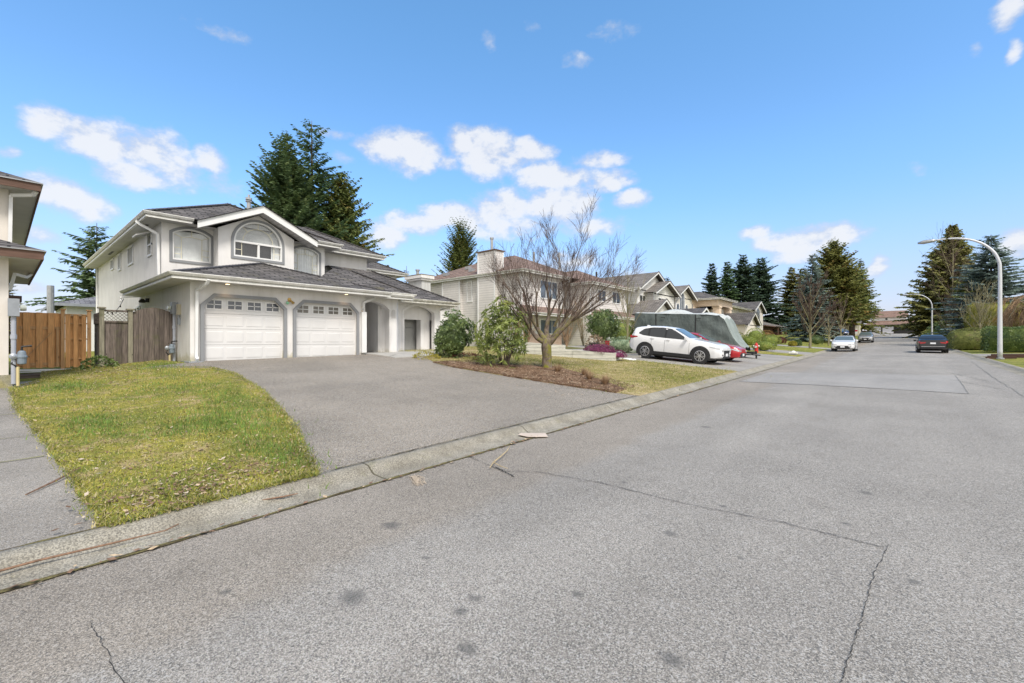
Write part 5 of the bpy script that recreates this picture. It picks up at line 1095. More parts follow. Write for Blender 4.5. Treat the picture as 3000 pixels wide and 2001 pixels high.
# covered trailer
def tarpmat(name, c, sc=2.0):
    m, t = newmat(name); p = pos(t); n = t.noise(p, sc, 4); wv = t.noise(t.v('MULTIPLY', p, (1.5, 1.5, .6)), 2.4, 5, .6); gr = t.noise(p, 60, 2)
    col = t.mix(t.ramp(n, .3, .7), c4(c, .86), c4(c, 1.12)); t.link(col, t.bsdf.inputs['Base Color']); t.bsdf.inputs['Roughness'].default_value = .8; t.bsdf.inputs['Specular IOR Level'].default_value = .15
    bump(t, t.m('ADD', wv, t.m('MULTIPLY', t.noise(t.v('MULTIPLY', p, (2.2, 2.2, .9)), 3.5, 4), .6)), 1.0, .07); return m
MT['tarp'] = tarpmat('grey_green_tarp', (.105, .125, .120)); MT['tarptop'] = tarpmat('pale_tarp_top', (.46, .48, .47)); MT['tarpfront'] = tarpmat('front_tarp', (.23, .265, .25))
TR = thing('covered_trailer', (-10.6, 30.2, G(-10.6, 30.2)), 'travel trailer under a grey green fitted cover with black straps', 'trailer', rot=(0, 0, 0))
def tarp():
    rnd = random.Random(8); z0 = G(-10.6, 30.2); xs_ = [-13.75+.2*i for i in range(26)]+[-8.6, -8.45, -8.3, -8.2, -8.08, -7.95, -7.83, -7.7, -7.6, -7.5, -7.4, -7.3, -7.2, -7.1, -7.0, -6.9]
    side = MB(); top = MB(); front = MB(); rows_ = 9
    FT = [(-14, 2.48), (-8.9, 2.56), (-8.5, 2.53), (-8.2, 2.47), (-8.0, 2.38), (-7.85, 2.15), (-7.7, 1.75), (-7.5, 1.30), (-7.3, .98), (-7.1, .74), (-6.9, .56)]
    def prof(x):
        gzx = G(x, 30); zt = gzx+tab(FT, x); zb = gzx+.42
        return zb, max(zt, zb+.10)
    nse = lambda a, b: .03*math.sin(a*2.3+b*1.7)+.025*math.sin(a*5.1-b*3.3)+(.05*math.sin(a*4.0+b*6.5) if a > -9.2 else .012*math.sin(a*9+b*4))+rnd.uniform(-.014, .014)
    hw = 1.2
    for sgn in (-1, 1):
        i0 = len(side.v)
        for x in xs_:
            zb, zt = prof(x); w_ = hw-(.30*max(0, (x+8.2)/1.3) if x > -8.2 else 0)
            for j in range(rows_+1):
                z = zb+(zt-zb)*j/rows_; side.v.append((x, 30.2+sgn*(w_-.05*(j/rows_)**3+.05*(1-j/rows_)+nse(x, z)), z+(rnd.uniform(-.03, .03) if j == 0 else 0)))
        for i in range(len(xs_)-1):
            for j in range(rows_): q = i0+i*(rows_+1)+j; side.f.append((q, q+rows_+1, q+rows_+2, q+1)); side.m.append(0)
    ny = 10
    for x in xs_:
        zb, zt = prof(x); w_ = hw-.05-(.30*max(0, (x+8.2)/1.3) if x > -8.2 else 0)
        bumpz = .26*max(0, 1-((x+11.2)/1.0)**2)+.07*max(0, 1-((x+9.0)/.6)**2)
        for j in range(ny+1):
            t = -1+2*j/ny; top.v.append((x, 30.2+t*w_, zt+(.10+bumpz)*(1-t*t)**.8+(rnd.uniform(-.045, .045)+.05*math.sin(t*7+x*5) if x > -8.4 else rnd.uniform(-.008, .008))))
    fr = xs_.index(-7.95)
    for i in range(len(xs_)-1):
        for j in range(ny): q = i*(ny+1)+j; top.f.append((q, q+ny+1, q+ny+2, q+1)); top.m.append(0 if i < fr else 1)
    zb, zt = prof(xs_[0]); side.face([(xs_[0], 29, zb), (xs_[0], 31.4, zb), (xs_[0], 31.35, zt), (xs_[0], 29.05, zt)])
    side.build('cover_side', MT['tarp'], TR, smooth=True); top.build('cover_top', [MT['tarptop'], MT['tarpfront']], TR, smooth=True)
    for x in (-12.2, -9.6):
        zb, zt = prof(x); g = MB(); g.bar((x, 28.955, zb), (x, 28.985, zt), .06, .02, 0, (0, 1, 0)); g.build('strap', MT['black'], TR)
    for x in (-11.7, -9.4):
        zb, zt = prof(x); g = MB(); g.box(x-.15, x+.15, 28.94, 28.97, zt-.27, zt-.23); g.build('strap_patch', MT['black'], TR)
    g = MB(); g.tube([(-7.3, 29.5, z0+.02), (-6.2, 30.2, z0-.10)], .05, 6); g.tube([(-7.3, 30.9, z0+.02), (-6.2, 30.2, z0-.10)], .05, 6); g.tube([(-6.4, 30.2, z0+.15), (-6.4, 30.2, G(-6.4, 30))], .05, 8); g.box(-7.0, -6.5, 29.9, 30.5, z0-.1, z0+.12); g.build('hitch', MT['black'], TR)
    for sgn in (-1, 1):
        for x in (-11.2, -10.4): g = MB(); g.lathe((x, 30.2+sgn*1.05, G(x, 30.2)+.34), [(.2, -.1), (.33, -.1), (.34, 0), (.33, .1), (.2, .1)], 18, 0, 'y'); g.build('wheel', MT['tyre'], TR)
tarp()
# ------------------------------------------------------------------ vegetation
MT['bark'] = mat('bark', (.085, .065, .05), .95, .35, 4, .3, 40, .6, 30); MT['barkpale'] = mat('pale_bark', (.30, .27, .19), .9, .3, 3, .2, 30, col2=(.24, .22, .11)); MT['twig'] = mat('twig', (.07, .045, .040), .9, .3, 3, col2=(.14, .10, .075))
def mossbark():
    m, t = newmat('mossy_bark'); p = pos(t); s_ = t.n('ShaderNodeSeparateXYZ'); t.link(p, s_.inputs[0])
    n = t.noise(t.v('MULTIPLY', p, (1, 1, .5)), 9, 5, .7); col = t.mix(t.ramp(n, .3, .7), (.06, .042, .032, 1), (.20, .16, .125, 1))
    mo = t.m('MULTIPLY', t.ramp(t.noise(p, 3.2, 5, .7), .46, .60), t.ramp(s_.outputs[2], 2.6, .6))
    col = t.mix(mo, col, (.17, .165, .02, 1)); t.link(col, t.bsdf.inputs['Base Color']); t.bsdf.inputs['Roughness'].default_value = .95; bump(t, n, .9, .03); return m
MT['mossbark'] = mossbark()
MT['fir'] = leafmat('fir_needles', (.024, .042, .021), (.080, .108, .044), .55, third=(.135, .155, .060), k=2.5); MT['fir2'] = leafmat('open_fir_needles', (.022, .044, .022), (.065, .095, .040), .6, k=2.5)
MT['cedarleaf'] = leafmat('cedar_sprays', (.030, .045, .014), (.098, .108, .030), .6, third=(.130, .088, .030), k=2.5); MT['cedarbrown'] = leafmat('bronzed_cedar', (.034, .042, .013), (.105, .105, .028), .5, third=(.145, .080, .025), k=2.5)
MT['bluespruce'] = leafmat('blue_spruce', (.040, .058, .052), (.125, .155, .140), .8, k=2.5); MT['olive'] = leafmat('olive_conifer', (.050, .055, .017), (.128, .122, .040), .5, third=(.12, .095, .045), k=2.5); MT['dkfir'] = leafmat('dark_fir', (.016, .030, .020), (.046, .066, .038), .6, k=2.5)
MT['deodar'] = leafmat('drooping_cedar', (.024, .044, .020), (.078, .105, .046), .9, k=2.5)
def conifer(H, R, seed, layers=34, per=8, base=.06, droop=.25, up=.12, sp=.55, sw=.16, dens=6.0, power=.85, irr=.2, hang=.2, top_open=0.0):
    """returns (verts, quads) of the crown: whorls of branches set with short needle sprays"""
    rnd = np.random.RandomState(seed); Vs = []; stems = []
    for li in range(layers):
        t = base+(.985-base)*(li+rnd.uniform(-.3, .3))/layers; t = min(max(t, base), .99)
        Rl = R*(1-t)**power/(1-base)**power*(1+irr*rnd.uniform(-1, 1))+.12
        nb = max(3, int(per*(1 if t < .8 else .7)))
        a0 = rnd.uniform(0, 6.28)
        for k in range(nb):
            if rnd.rand() < top_open: continue
            a = a0+2*math.pi*k/nb+rnd.uniform(-.35, .35); L = Rl*rnd.uniform(.62, 1.12)
            z0 = H*t+rnd.uniform(-.2, .2); dx, dy = math.cos(a), math.sin(a)
            u_ = up*(1+1.6*t)*rnd.uniform(.6, 1.4); dr = droop*(1.15-t)*rnd.uniform(.6, 1.4)
            n = max(4, int(L*dens)); s = np.linspace(.12, 1.0, n)
            px = s*L*dx; py = s*L*dy; pz = z0+L*(u_*s-dr*s*s)
            P = np.stack([px, py, pz], 1)
            stems.append((P[0]*[0, 0, 1]+[0, 0, 0], P[-1]))
            taper = (1.15-.65*s)*min(1.0, .45+L*.28)
            for side in (-1, 1, 0):
                ang = a+side*rnd.uniform(.5, 1.05, n)+rnd.uniform(-.25, .25, n)
                ln = sp*taper*rnd.uniform(.6, 1.25, n)*(1.0 if side else .9)
                dz = -hang*rnd.uniform(.2, 1.6, n)+ (.12 if side == 0 else 0)
                d = np.stack([np.cos(ang), np.sin(ang), dz], 1); tip = P+d*ln[:, None]
                w_ = np.stack([-np.sin(ang), np.cos(ang), rnd.uniform(-.9, .9, n)], 1)*(sw*taper*rnd.uniform(.7, 1.3, n))[:, None]
                mid = P+d*(ln*.45)[:, None]
                Vs.append(np.stack([P, mid+w_, tip, mid-w_], 1))
    Q = np.concatenate(Vs, 0); nq = len(Q)
    return Q.reshape(-1, 3), np.arange(nq*4).reshape(nq, 4), stems
CONI = {}
def conifer_tree(name, loc, H, R, seed, leaf, label, cat='tree', group=None, trunk_r=None, stems_on=False, lean=(0, 0), **kw):
    o = thing(name, (loc[0], loc[1], loc[2]), label, cat, group, rz=random.Random(seed).uniform(0, 6))
    v, f, st = conifer(H, R, seed, **kw)
    v[:, 0] += lean[0]*v[:, 2]; v[:, 1] += lean[1]*v[:, 2]
    npmesh('crown', v, f, MT[leaf], o)
    mb = MB(); tr = trunk_r or H*.014
    mb.tube([(lean[0]*h, lean[1]*h, h) for h in (-.3, H*.3, H*.7, H*.99)], [tr*1.15, tr, tr*.5, .02], 8)
    if stems_on:
        for a, b in st: mb.tube([tuple(a), tuple((a+b)/2+np.array([0, 0, .02])), tuple(b)], [.035, .022, .008], 3, cap=False)
    mb.build('trunk', MT['bark'], o, smooth=True, local=True)
    return o
def gz(x, y, d=.06): return G(x, y)-d
conifer_tree('cedar_tree', (-58, 6.2, .9), 12.3, 4.9, 3, 'deodar', 'open drooping cedar rising behind the orange cedar fence', layers=26, per=7, base=.04, droop=.30, up=.22, sp=.75, sw=.125, dens=6, power=.72, irr=.3, hang=.35, stems_on=True)
conifer_tree('fir_tree', (-45, 18.4, 1.0), 21.2, 6.6, 11, 'fir', 'bushy broad fir behind the white house, left of the two tall firs', layers=60, per=9, base=.06, droop=.12, up=.38, sp=.72, sw=.14, dens=7, power=.84, irr=.2, hang=.14)
conifer_tree('fir_tree', (-46.5, 21.6, 1.0), 24.2, 6.6, 12, 'fir2', 'tallest sparse fir with its bare trunk showing, behind the white house', layers=44, per=7, base=.10, droop=.20, up=.30, sp=.68, sw=.13, dens=5.6, power=.80, irr=.36, hang=.3, top_open=.18, stems_on=True)
conifer_tree('cedar_tree', (-46, 24.6, 1.0), 19.4, 6.4, 13, 'cedarleaf', 'lower bronze tinged cedar at the right of the firs behind the white house', layers=60, per=10, base=.05, droop=.26, up=.34, sp=.62, sw=.14, dens=6, power=.72, irr=.25, hang=.55)
conifer_tree('cedar_tree', (-50, 46, 1.2), 18.7, 4.6, 14, 'cedarleaf', 'dense cone shaped cedar behind the brown roof of the beige house', layers=60, per=11, base=.04, droop=.2, up=.55, sp=.55, sw=.13, dens=6, power=.58, irr=.14, hang=.3)
conifer_tree('small_conifer', (-45, 32.5, 1.0), 10.0, 2.0, 15, 'dkfir', 'small conifer tip peeking over the stucco chimney', layers=16, per=6, sp=.4, sw=.09, dens=6)
conifer_tree('conifer', (-40, 101, 2.5), 14.5, 4.6, 16, 'dkfir', 'dark conifer top showing behind the white clapboard gable', layers=26, per=8, sp=.8, sw=.2, dens=4)
conifer_tree('bronze_conifer', (-56, .6, .9), 6.3, 1.7, 17, 'cedarbrown', 'small rusty conifer beyond the fence beside the cream house', layers=16, per=7, sp=.4, sw=.08, dens=6, stems_on=True)
rows = [((-30, 101), 16.2, 2.9, 21, 'dkfir', 'slim dark fir at the left end of the row behind the far houses'), ((-28, 105), 16.8, 2.6, 22, 'fir2', 'narrow open fir, second in the row behind the far houses'),
        ((-26, 110), 18.6, 5.0, 23, 'dkfir', 'broad dark fir with up swept tip behind the grey roofed house'), ((-24, 118), 18.6, 5.6, 24, 'dkfir', 'broadest dark fir overhanging the brown bungalow roof'),
        ((-19, 126), 16.6, 3.6, 25, 'olive', 'olive pine with rounded top behind the brown bungalow'), ((-16.5, 124), 16.0, 3.6, 26, 'olive', 'olive pine beside the blue spruce, thin at its top')]
for (xy, H, R, sd_, lf, lab) in rows:
    conifer_tree('fir_tree' if lf != 'olive' else 'pine_tree', (*xy, G(*xy)-.2), H, R*1.25, sd_, lf, lab, group='conifers behind the far houses', layers=40, per=9, base=.05, sp=.95, sw=.26, dens=4, power=.72, irr=.3, up=.2, droop=.3, trunk_r=.28)
conifer_tree('blue_spruce', (-9.4, 80, G(-9.4, 80)), 13.3, 4.0, 31, 'bluespruce', 'blue spruce left of the street, behind the bare street maple', layers=36, per=9, base=.02, sp=.65, sw=.17, dens=4.5, power=.8, irr=.2, up=.15, droop=.25)
conifer_tree('cedar_tree', (-7.2, 85, G(-7.2, 85)), 15.8, 4.9, 32, 'cedarbrown', 'big bronze green cedar beside the white sedan, left of the street', layers=60, per=11, base=.16, droop=.3, up=.4, sp=.7, sw=.2, dens=4.5, power=.70, irr=.18, hang=.4, trunk_r=.35)
conifer_tree('cedar_tree', (-5.6, 96, G(-5.6, 96)), 12.2, 4.0, 33, 'cedarleaf', 'lower green cedar overhanging the silver car at the left kerb', layers=36, per=10, base=.27, droop=.3, up=.3, sp=.7, sw=.2, dens=4.2, power=.5, irr=.2, hang=.4, trunk_r=.4)
conifer_tree('fir_tree', (-6.4, 140, G(-6.4, 140)), 19.0, 4.8, 34, 'cedarbrown', 'rusty fir far down the left side of the street', layers=36, per=8, base=.05, sp=.9, sw=.25, dens=3, irr=.3)
conifer_tree('cedar_tree', (7.4, 118, G(7.4, 118)-.2), 21.6, 7.2, 35, 'olive', 'huge brown green conifer on the right side at the end of the street', layers=74, per=13, base=.03, droop=.25, up=.3, sp=1.2, sw=.34, dens=3.2, power=.9, irr=.2, hang=.45, trunk_r=.45, lean=(-.04, 0))
conifer_tree('blue_spruce', (8.4, 75, G(8.4, 75)), 12.9, 5.0, 36, 'bluespruce', 'broad blue spruce behind the right hand street lamp', layers=40, per=10, base=.02, sp=.7, sw=.17, dens=4.6, power=.72, irr=.22, up=.1, droop=.12)
conifer_tree('conifer', (14.5, 92, 2.0), 10.5, 4.5, 37, 'fir2', 'green conifer cut off by the right picture edge', layers=30, per=9, sp=.8, sw=.2, dens=3.6)
conifer_tree('cedar_tree', (9.5, 100, 2.0), 11.0, 5.0, 38, 'cedarleaf', 'lower green conifer between the huge conifer and the blue spruce', layers=34, per=10, sp=.8, sw=.22, dens=3.6, power=.6)
conifer_tree('conifer', (-62, 8, .9), 6.0, 4.2, 39, 'olive', 'round olive conifer behind the orange fence gate', layers=18, per=8, sp=.6, sw=.15, dens=4, power=.45)

# ---- bare trees
def bare(name, loc, limbs, label, seed, cat='tree', group=None, barkm='twig', trunkm='barkpale', trunk=None, spread=.5, levels=4, len0=1.0, r0=.03, kids=5, shrink=.62, uplift=.25, tip=.006, minr=.006, hangd=0.0):
    """trunk polyline + limbs (lists of points) that break into ever finer twigs"""
    o = thing(name, loc, label, cat, group); rnd = random.Random(seed); T = MB(); B = MB()
    if trunk: T.tube([p for p, r in trunk], [r for p, r in trunk], 10)
    def grow(p, d, L, r, lv):
        pts = [p.copy()]; rs = [r]; q = p.copy(); dd = d.copy(); n = 4 if lv > 1 else 3
        for i in range(n):
            dd = (dd+Vector((rnd.uniform(-.16, .16), rnd.uniform(-.16, .16), rnd.uniform(-.10, .16)+uplift*.12-hangd*.3*(i+1)))).normalized()
            q = q+dd*(L/n); pts.append(q.copy()); rs.append(max(minr, r*(1-.75*(i+1)/n)))
        B.tube(pts, rs, 4 if r > .02 else 3, cap=False)
        if lv <= 0: return
        nk = kids if lv > 1 else kids
        for k in range(nk):
            t = rnd.uniform(.25, 1.0); i = min(n-1, int(t*n)); f = t*n-i; bp = pts[i].lerp(pts[i+1], f); bd = (pts[i+1]-pts[i]).normalized()
            a = rnd.uniform(0, 6.28); side = bd.orthogonal().normalized(); side.rotate(Matrix.Rotation(a, 3, bd))
            nd = (bd+side*rnd.uniform(.45, 1.0)*spread*1.7+Vector((0, 0, uplift*.5-hangd))).normalized()
            grow(bp, nd, L*shrink*rnd.uniform(.7, 1.15), max(minr, rs[i]*.55), lv-1)
    for L in limbs:
        pts = [Vector(p) for p, r in L]; rs = [r for p, r in L]; T.tube(pts, rs, 7, cap=False)
        for (a, b, ra, rb) in zip(pts, pts[1:], rs, rs[1:]):
            seg = b-a; k = max(1, int(seg.length/.30*kids/5))
            for i in range(k):
                t = (i+rnd.random())/k; bp = a.lerp(b, t); r = ra+(rb-ra)*t
                if r > r0*2.3: continue
                side = seg.normalized().orthogonal().normalized(); side.rotate(Matrix.Rotation(rnd.uniform(0, 6.28), 3, seg.normalized()))
                grow(bp, (seg.normalized()+side*spread*rnd.uniform(.7, 1.6)+Vector((0, 0, uplift-hangd))).normalized(), len0*rnd.uniform(.55, 1.2), max(minr, r*.5), levels-1)
        grow(pts[-1], (pts[-1]-pts[-2]).normalized(), len0, rs[-1], levels-1)
    T.build('trunk', MT[trunkm], o, smooth=True, recalc=False, local=True); B.build('branches', MT[barkm], o, recalc=False, local=True)
    return o
def vp(r, u, d=0):  # point r metres to the side of the tree across the view from the street, u up, d back
    return (.757*r-.6534*d, .6534*r+.757*d, u)
maple_l = [
 [(vp(-.05, 1.00), .13), (vp(-.45, 1.25, -.1), .09), (vp(-.75, 1.68, -.2), .07), (vp(-1.0, 2.31, -.3), .05), (vp(-1.35, 2.98, -.4), .03), (vp(-1.75, 3.65, -.5), .018)],
 [(vp(.0, 1.05), .15), (vp(-.3, 1.55, .2), .10), (vp(-.62, 2.14, .3), .07), (vp(-.85, 2.81, .4), .05), (vp(-1.0, 3.48, .5), .03), (vp(-1.35, 4.32, .6), .016)],
 [(vp(.03, 1.10), .14), (vp(.0, 1.64, .3), .11), (vp(.12, 2.31, .4), .08), (vp(.15, 3.06, .5), .055), (vp(.0, 3.90, .6), .032), (vp(.05, 4.83, .6), .014)],
 [(vp(.12, 1.00), .13), (vp(.45, 1.43, -.1), .10), (vp(.95, 1.97, -.2), .075), (vp(1.45, 2.56, -.3), .055), (vp(2.0, 3.15, -.4), .032), (vp(2.75, 3.82, -.5), .014)],
 [(vp(.12, 1.05), .12), (vp(.4, 1.47, .3), .09), (vp(.8, 2.06, .5), .07), (vp(1.1, 2.73, .7), .05), (vp(1.35, 3.48, .8), .03), (vp(1.75, 4.32, .9), .014)],
 [(vp(.3, 1.80, -.2), .05), (vp(.6, 2.48, -.5), .042), (vp(.75, 3.23, -.7), .03), (vp(1.0, 4.07, -.8), .014)],
 [(vp(-.4, 1.80, -.1), .05), (vp(-.5, 2.56, -.6), .04), (vp(-.5, 3.32, -.8), .028), (vp(-.75, 4.16, -.9), .014)],
 [(vp(.95, 1.97, -.2), .05), (vp(1.55, 2.31, .1), .04), (vp(2.3, 2.81, .2), .028), (vp(3.0, 3.32, .2), .014)],
 [(vp(-.75, 1.68, -.2), .045), (vp(-1.2, 2.14, .1), .034), (vp(-1.6, 2.73, .3), .022), (vp(-1.9, 3.23, .4), .012)]]
rm = random.Random(15)
for L in list(maple_l)[:6]:
    for q in range(2):
        (a, ra), (b, rb), (c, rc) = L[1], L[2], L[3]; a, b, c = Vector(a), Vector(b), Vector(c); st = a.lerp(b, rm.uniform(.4, 1)); dd = Vector((rm.uniform(-.5, .5), rm.uniform(-.5, .5), rm.uniform(.0, .3)))
        maple_l.append([(tuple(st), rb*.6), (tuple(st+(c-a)*.45+dd*.5), rb*.42), (tuple(st+(c-a)*.9+dd*1.1), rb*.27), (tuple(st+(c-a)*1.35+dd*1.8), .012)])
maple_l = [[((p[0]*.86, p[1]*.86, p[2] if p[2] < 1.0 else 1.0+(p[2]-1.0)*.79), r*.9) for p, r in L] for L in maple_l]
bare('bare_maple_tree', (-9.96, 13.55, .63), maple_l, 'wide leafless maple with mossy forked trunk standing in the bark mulch', 5, trunkm='mossbark', trunk=[((0, 0, -.1), .24), ((0, 0, .1), .20), ((.01, 0, .5), .185), (vp(-.02, .85), .20), (vp(0, 1.2), .17)], levels=3, len0=.95, kids=5, spread=.42, shrink=.66, uplift=.34, minr=.0036)
def upright(H, R, n, seed, tr=.07):
    rnd = random.Random(seed); L = [[((0, 0, -.1), tr), ((.02, .01, H*.35), tr*.8), ((.0, .03, H*.7), tr*.45), ((.03, 0, H*.98), .012)]]
    for i in range(n):
        h = H*(.18+.5*i/n); a = i*2.4+rnd.uniform(-.4, .4); rr = R*rnd.uniform(.7, 1.05)*(1-.45*i/n); k = H*rnd.uniform(.28, .4)
        L.append([((.01, .01, h), tr*.45), ((rr*.45*math.cos(a), rr*.45*math.sin(a), h+k*.45), tr*.3), ((rr*math.cos(a), rr*math.sin(a), h+k), .010)])
    return L
bare('bare_street_maple', (-6.35, 52.4, .95), upright(6.2, 1.9, 14, 1, .13), 'leafless young street maple with golden bark left of the white sedan', 41, barkm='twig', levels=3, len0=.85, kids=4, spread=.35, uplift=.5, minr=.011)
bare('bare_sapling', (-6.3, 68, G(-6.3, 68)), upright(4.2, 1.2, 8, 2, .10), 'short leafless sapling between the street maple and the big cedar', 42, levels=2, len0=.8, kids=4, spread=.4, minr=.012)
bare('bare_sapling', (-5.6, 75, G(-5.6, 75)), upright(5.8, 1.3, 9, 3, .11), 'taller leafless sapling in front of the big cedar trunk', 43, levels=2, len0=.9, kids=4, spread=.35, minr=.012)
for i, (x, y, H, R, lab) in enumerate(((5.3, 80, 5.6, 2.0, 'leafless spreading tree just right of the far street lamp'), (6.6, 75, 6.4, 2.4, 'leafless forked tree in front of the tall clipped hedge'), (5.75, 57.6, 5.2, 1.3, 'leafless white barked tree between the two low hedges'))):
    bare('bare_tree', (x, y, G(x, y)-.05), upright(H, R, 9, 50+i, .09), lab, 60+i, levels=2, len0=1.0, kids=5, spread=.5, uplift=.3, minr=.010, barkm='barkpale' if i == 2 else 'twig')
bare('tall_bare_tree', (7.0, 100, G(7, 100)), upright(15.5, 4, 8, 70, .13), 'tall leafless tree with its top above the huge conifer', 71, levels=2, len0=2.4, kids=4, spread=.4, uplift=.1, minr=.011, barkm='twig')
bare('bare_young_tree', (-13.4, 27.2, G(-13.4, 27.2)), upright(4.9, 1.3, 8, 80, .07), 'leafless young tree with pale trunk behind the tail of the white car', 81, levels=2, len0=.9, kids=4, spread=.35, uplift=.5, minr=.006, barkm='barkpale')
def shoots(H, R, n, seed): 
    rnd = random.Random(seed); L = []
    for i in range(n):
        a = rnd.uniform(0, 6.28); rr = R*rnd.uniform(.3, 1); h = H*rnd.uniform(.7, 1.05)
        L.append([((.04*math.cos(a), .04*math.sin(a), 0), .016), ((rr*.4*math.cos(a), rr*.4*math.sin(a), h*.5), .012), ((rr*math.cos(a), rr*math.sin(a), h), .006)])
    return L
MT['redtwig'] = mat('red_twig', (.20, .07, .05), .8, .3, 4); MT['tawny'] = mat('tawny_twig', (.30, .20, .12), .9, .3, 4)
bare('bare_shrub', (-18.6, 22.0, G(-18.6, 22)), shoots(2.9, 1.2, 16, 4), 'leafless red twigged shrub behind the two rhododendrons', 90, 'shrub', barkm='redtwig', trunkm='redtwig', levels=2, len0=.5, kids=3, spread=.3, uplift=.5)
bare('bare_shrub', (-16.9, 27.4, G(-16.9, 27.4)), shoots(2.9, 1.1, 14, 6), 'leafless brown shrub against the beige house between window and garage', 91, 'shrub', barkm='tawny', trunkm='barkpale', levels=2, len0=.6, kids=3, spread=.35, uplift=.5)
for i, (x, y, lab) in enumerate(((-16.6, 20.6, 'tawny dry shrub in the timber planter left of the maple trunk'), (-15.0, 22.4, 'tawny dry shrub in the timber planter right of the maple trunk'))):
    bare('dry_shrub', (x, y, G(x, y)+.2), shoots(1.15, .6, 24, 8+i), lab, 92+i, 'shrub', barkm='tawny', trunkm='tawny', levels=2, len0=.35, kids=3, spread=.3, uplift=.6, minr=.007)
# weeping tree
wl = []
rnd = random.Random(77)
for i in range(16):
    a = i*2.4; R = rnd.uniform(1.6, 3.6); h = rnd.uniform(3.6, 5.0)
    wl.append([((0, 0, 1.6), .10), ((R*.4*math.cos(a), R*.4*math.sin(a), h*.9), .06), ((R*.75*math.cos(a), R*.75*math.sin(a), h), .03), ((R*1.05*math.cos(a), R*1.05*math.sin(a), h*.72), .016)])
bare('weeping_tree', (9.6, 61, G(9.6, 61)), wl, 'dome of brown weeping twigs behind the clipped hedge at the right edge', 99, barkm='tawny', trunk=[((0, 0, -.1), .2), ((0, 0, 1.8), .15)], levels=3, len0=1.5, kids=5, spread=.5, uplift=0, hangd=.55, minr=.012)

# ---- leafy shrubs
def leaves(P, N, ln, wd, rnd, droop=.3, flat_=.5):
    """leaf quads at points P pointing along N with some scatter"""
    n = len(P); d = N+rnd.normal(0, flat_, (n, 3)); d[:, 2] -= droop; d /= np.linalg.norm(d, axis=1)[:, None]+1e-9
    s = np.cross(d, rnd.normal(0, 1, (n, 3))); s /= np.linalg.norm(s, axis=1)[:, None]+1e-9
    l_ = (ln*rnd.uniform(.65, 1.2, n))[:, None]; w_ = (wd*rnd.uniform(.7, 1.2, n))[:, None]
    mid = P+d*l_*.5
    return np.stack([P, mid+s*w_*.5, P+d*l_, mid-s*w_*.5], 1)
def lumpy(n, rx, ry, rz, rnd, lump=.16, zmin=-.75, seed=0, shell=(.80, 1.0)):
    u = rnd.normal(0, 1, (n*2, 3)); u /= np.linalg.norm(u, axis=1)[:, None]; u = u[u[:, 2] > zmin][:n]
    k = np.random.RandomState(seed+5); c = k.normal(0, 1, (9, 3)); c /= np.linalg.norm(c, axis=1)[:, None]
    b = np.max(u@c.T, axis=1); f = 1+lump*(np.clip(b, .4, 1)-.75)*2.2
    f = f*rnd.uniform(shell[0], shell[1], len(u))
    return u*f[:, None]*np.array([rx, ry, rz]), u
def bush(name, loc, rx, ry, rz, n, ln, wd, leaf, label, seed, cat='shrub', group=None, lump=.18, droop=.15, core=True, zc=None, rosette=0, stems=0, shell=(.8, 1.0), zmin=-.75, flat_=.55):
    o = thing(name, loc, label, cat, group); rnd = np.random.RandomState(seed); zc = rz*.78 if zc is None else zc
    if rosette:
        C_, U = lumpy(n, rx, ry, rz, rnd, lump, zmin, seed, shell); Ps = np.repeat(C_, rosette, 0); k = len(C_)
        a = np.tile(np.linspace(0, 2*math.pi, rosette, endpoint=False), k)+np.repeat(rnd.uniform(0, 6, k), rosette)
        ref = np.cross(U, [0.3, .2, 1.0]); ref /= np.linalg.norm(ref, axis=1)[:, None]+1e-9; r2 = np.cross(U, ref)
        N = np.repeat(ref, rosette, 0)*np.cos(a)[:, None]+np.repeat(r2, rosette, 0)*np.sin(a)[:, None]+np.repeat(U, rosette, 0)*.35
        Q = leaves(Ps, N, ln, wd, rnd, droop, .18)
    else:
        P, U = lumpy(n, rx, ry, rz, rnd, lump, zmin, seed, shell); Q = leaves(P, U, ln, wd, rnd, droop, flat_)
    V = Q.reshape(-1, 3)+np.array([0, 0, zc]); V[:, 2] = np.maximum(V[:, 2], .02); F = np.arange(len(V)).reshape(-1, 4)
    if core:
        P, U = [], []
        m_, k_ = 14, 8; cv = []
        for i in range(k_+1):
            t = math.pi*i/k_
            for j in range(m_): cv.append([math.sin(t)*math.cos(2*math.pi*j/m_)*rx*.74, math.sin(t)*math.sin(2*math.pi*j/m_)*ry*.74, max(.03, math.cos(t)*rz*.74+zc)])
        base = len(V); cf = [[base+i*m_+j, base+i*m_+(j+1) % m_, base+(i+1)*m_+(j+1) % m_, base+(i+1)*m_+j] for i in range(k_) for j in range(m_)]
        V = np.concatenate([V, np.array(cv)]); F = np.concatenate([F, np.array(cf)])
    npmesh('foliage', V, F, MT[leaf], o)
    if stems:
        mb = MB(); r2 = random.Random(seed)
        for i in range(stems):
            a = r2.uniform(0, 6.28); k = r2.uniform(.3, .75); mb.tube([(.06*math.cos(a), .06*math.sin(a), -.05), (rx*k*.5*math.cos(a), ry*k*.5*math.sin(a), zc*.55), (rx*k*math.cos(a), ry*k*math.sin(a), zc+rz*r2.uniform(-.1, .5))], [.035, .022, .008], 5)
        mb.build('stems', MT['bark'], o, local=True)
    return o
MT['rhodo'] = leafmat('rhododendron_leaf', (.060, .085, .028), (.20, .235, .060), 1.4, .42, .35, third=(.26, .25, .07), k=1.55); MT['laurel'] = leafmat('laurel_leaf', (.034, .058, .022), (.135, .175, .058), 1.6, .38, .4, k=1.55)
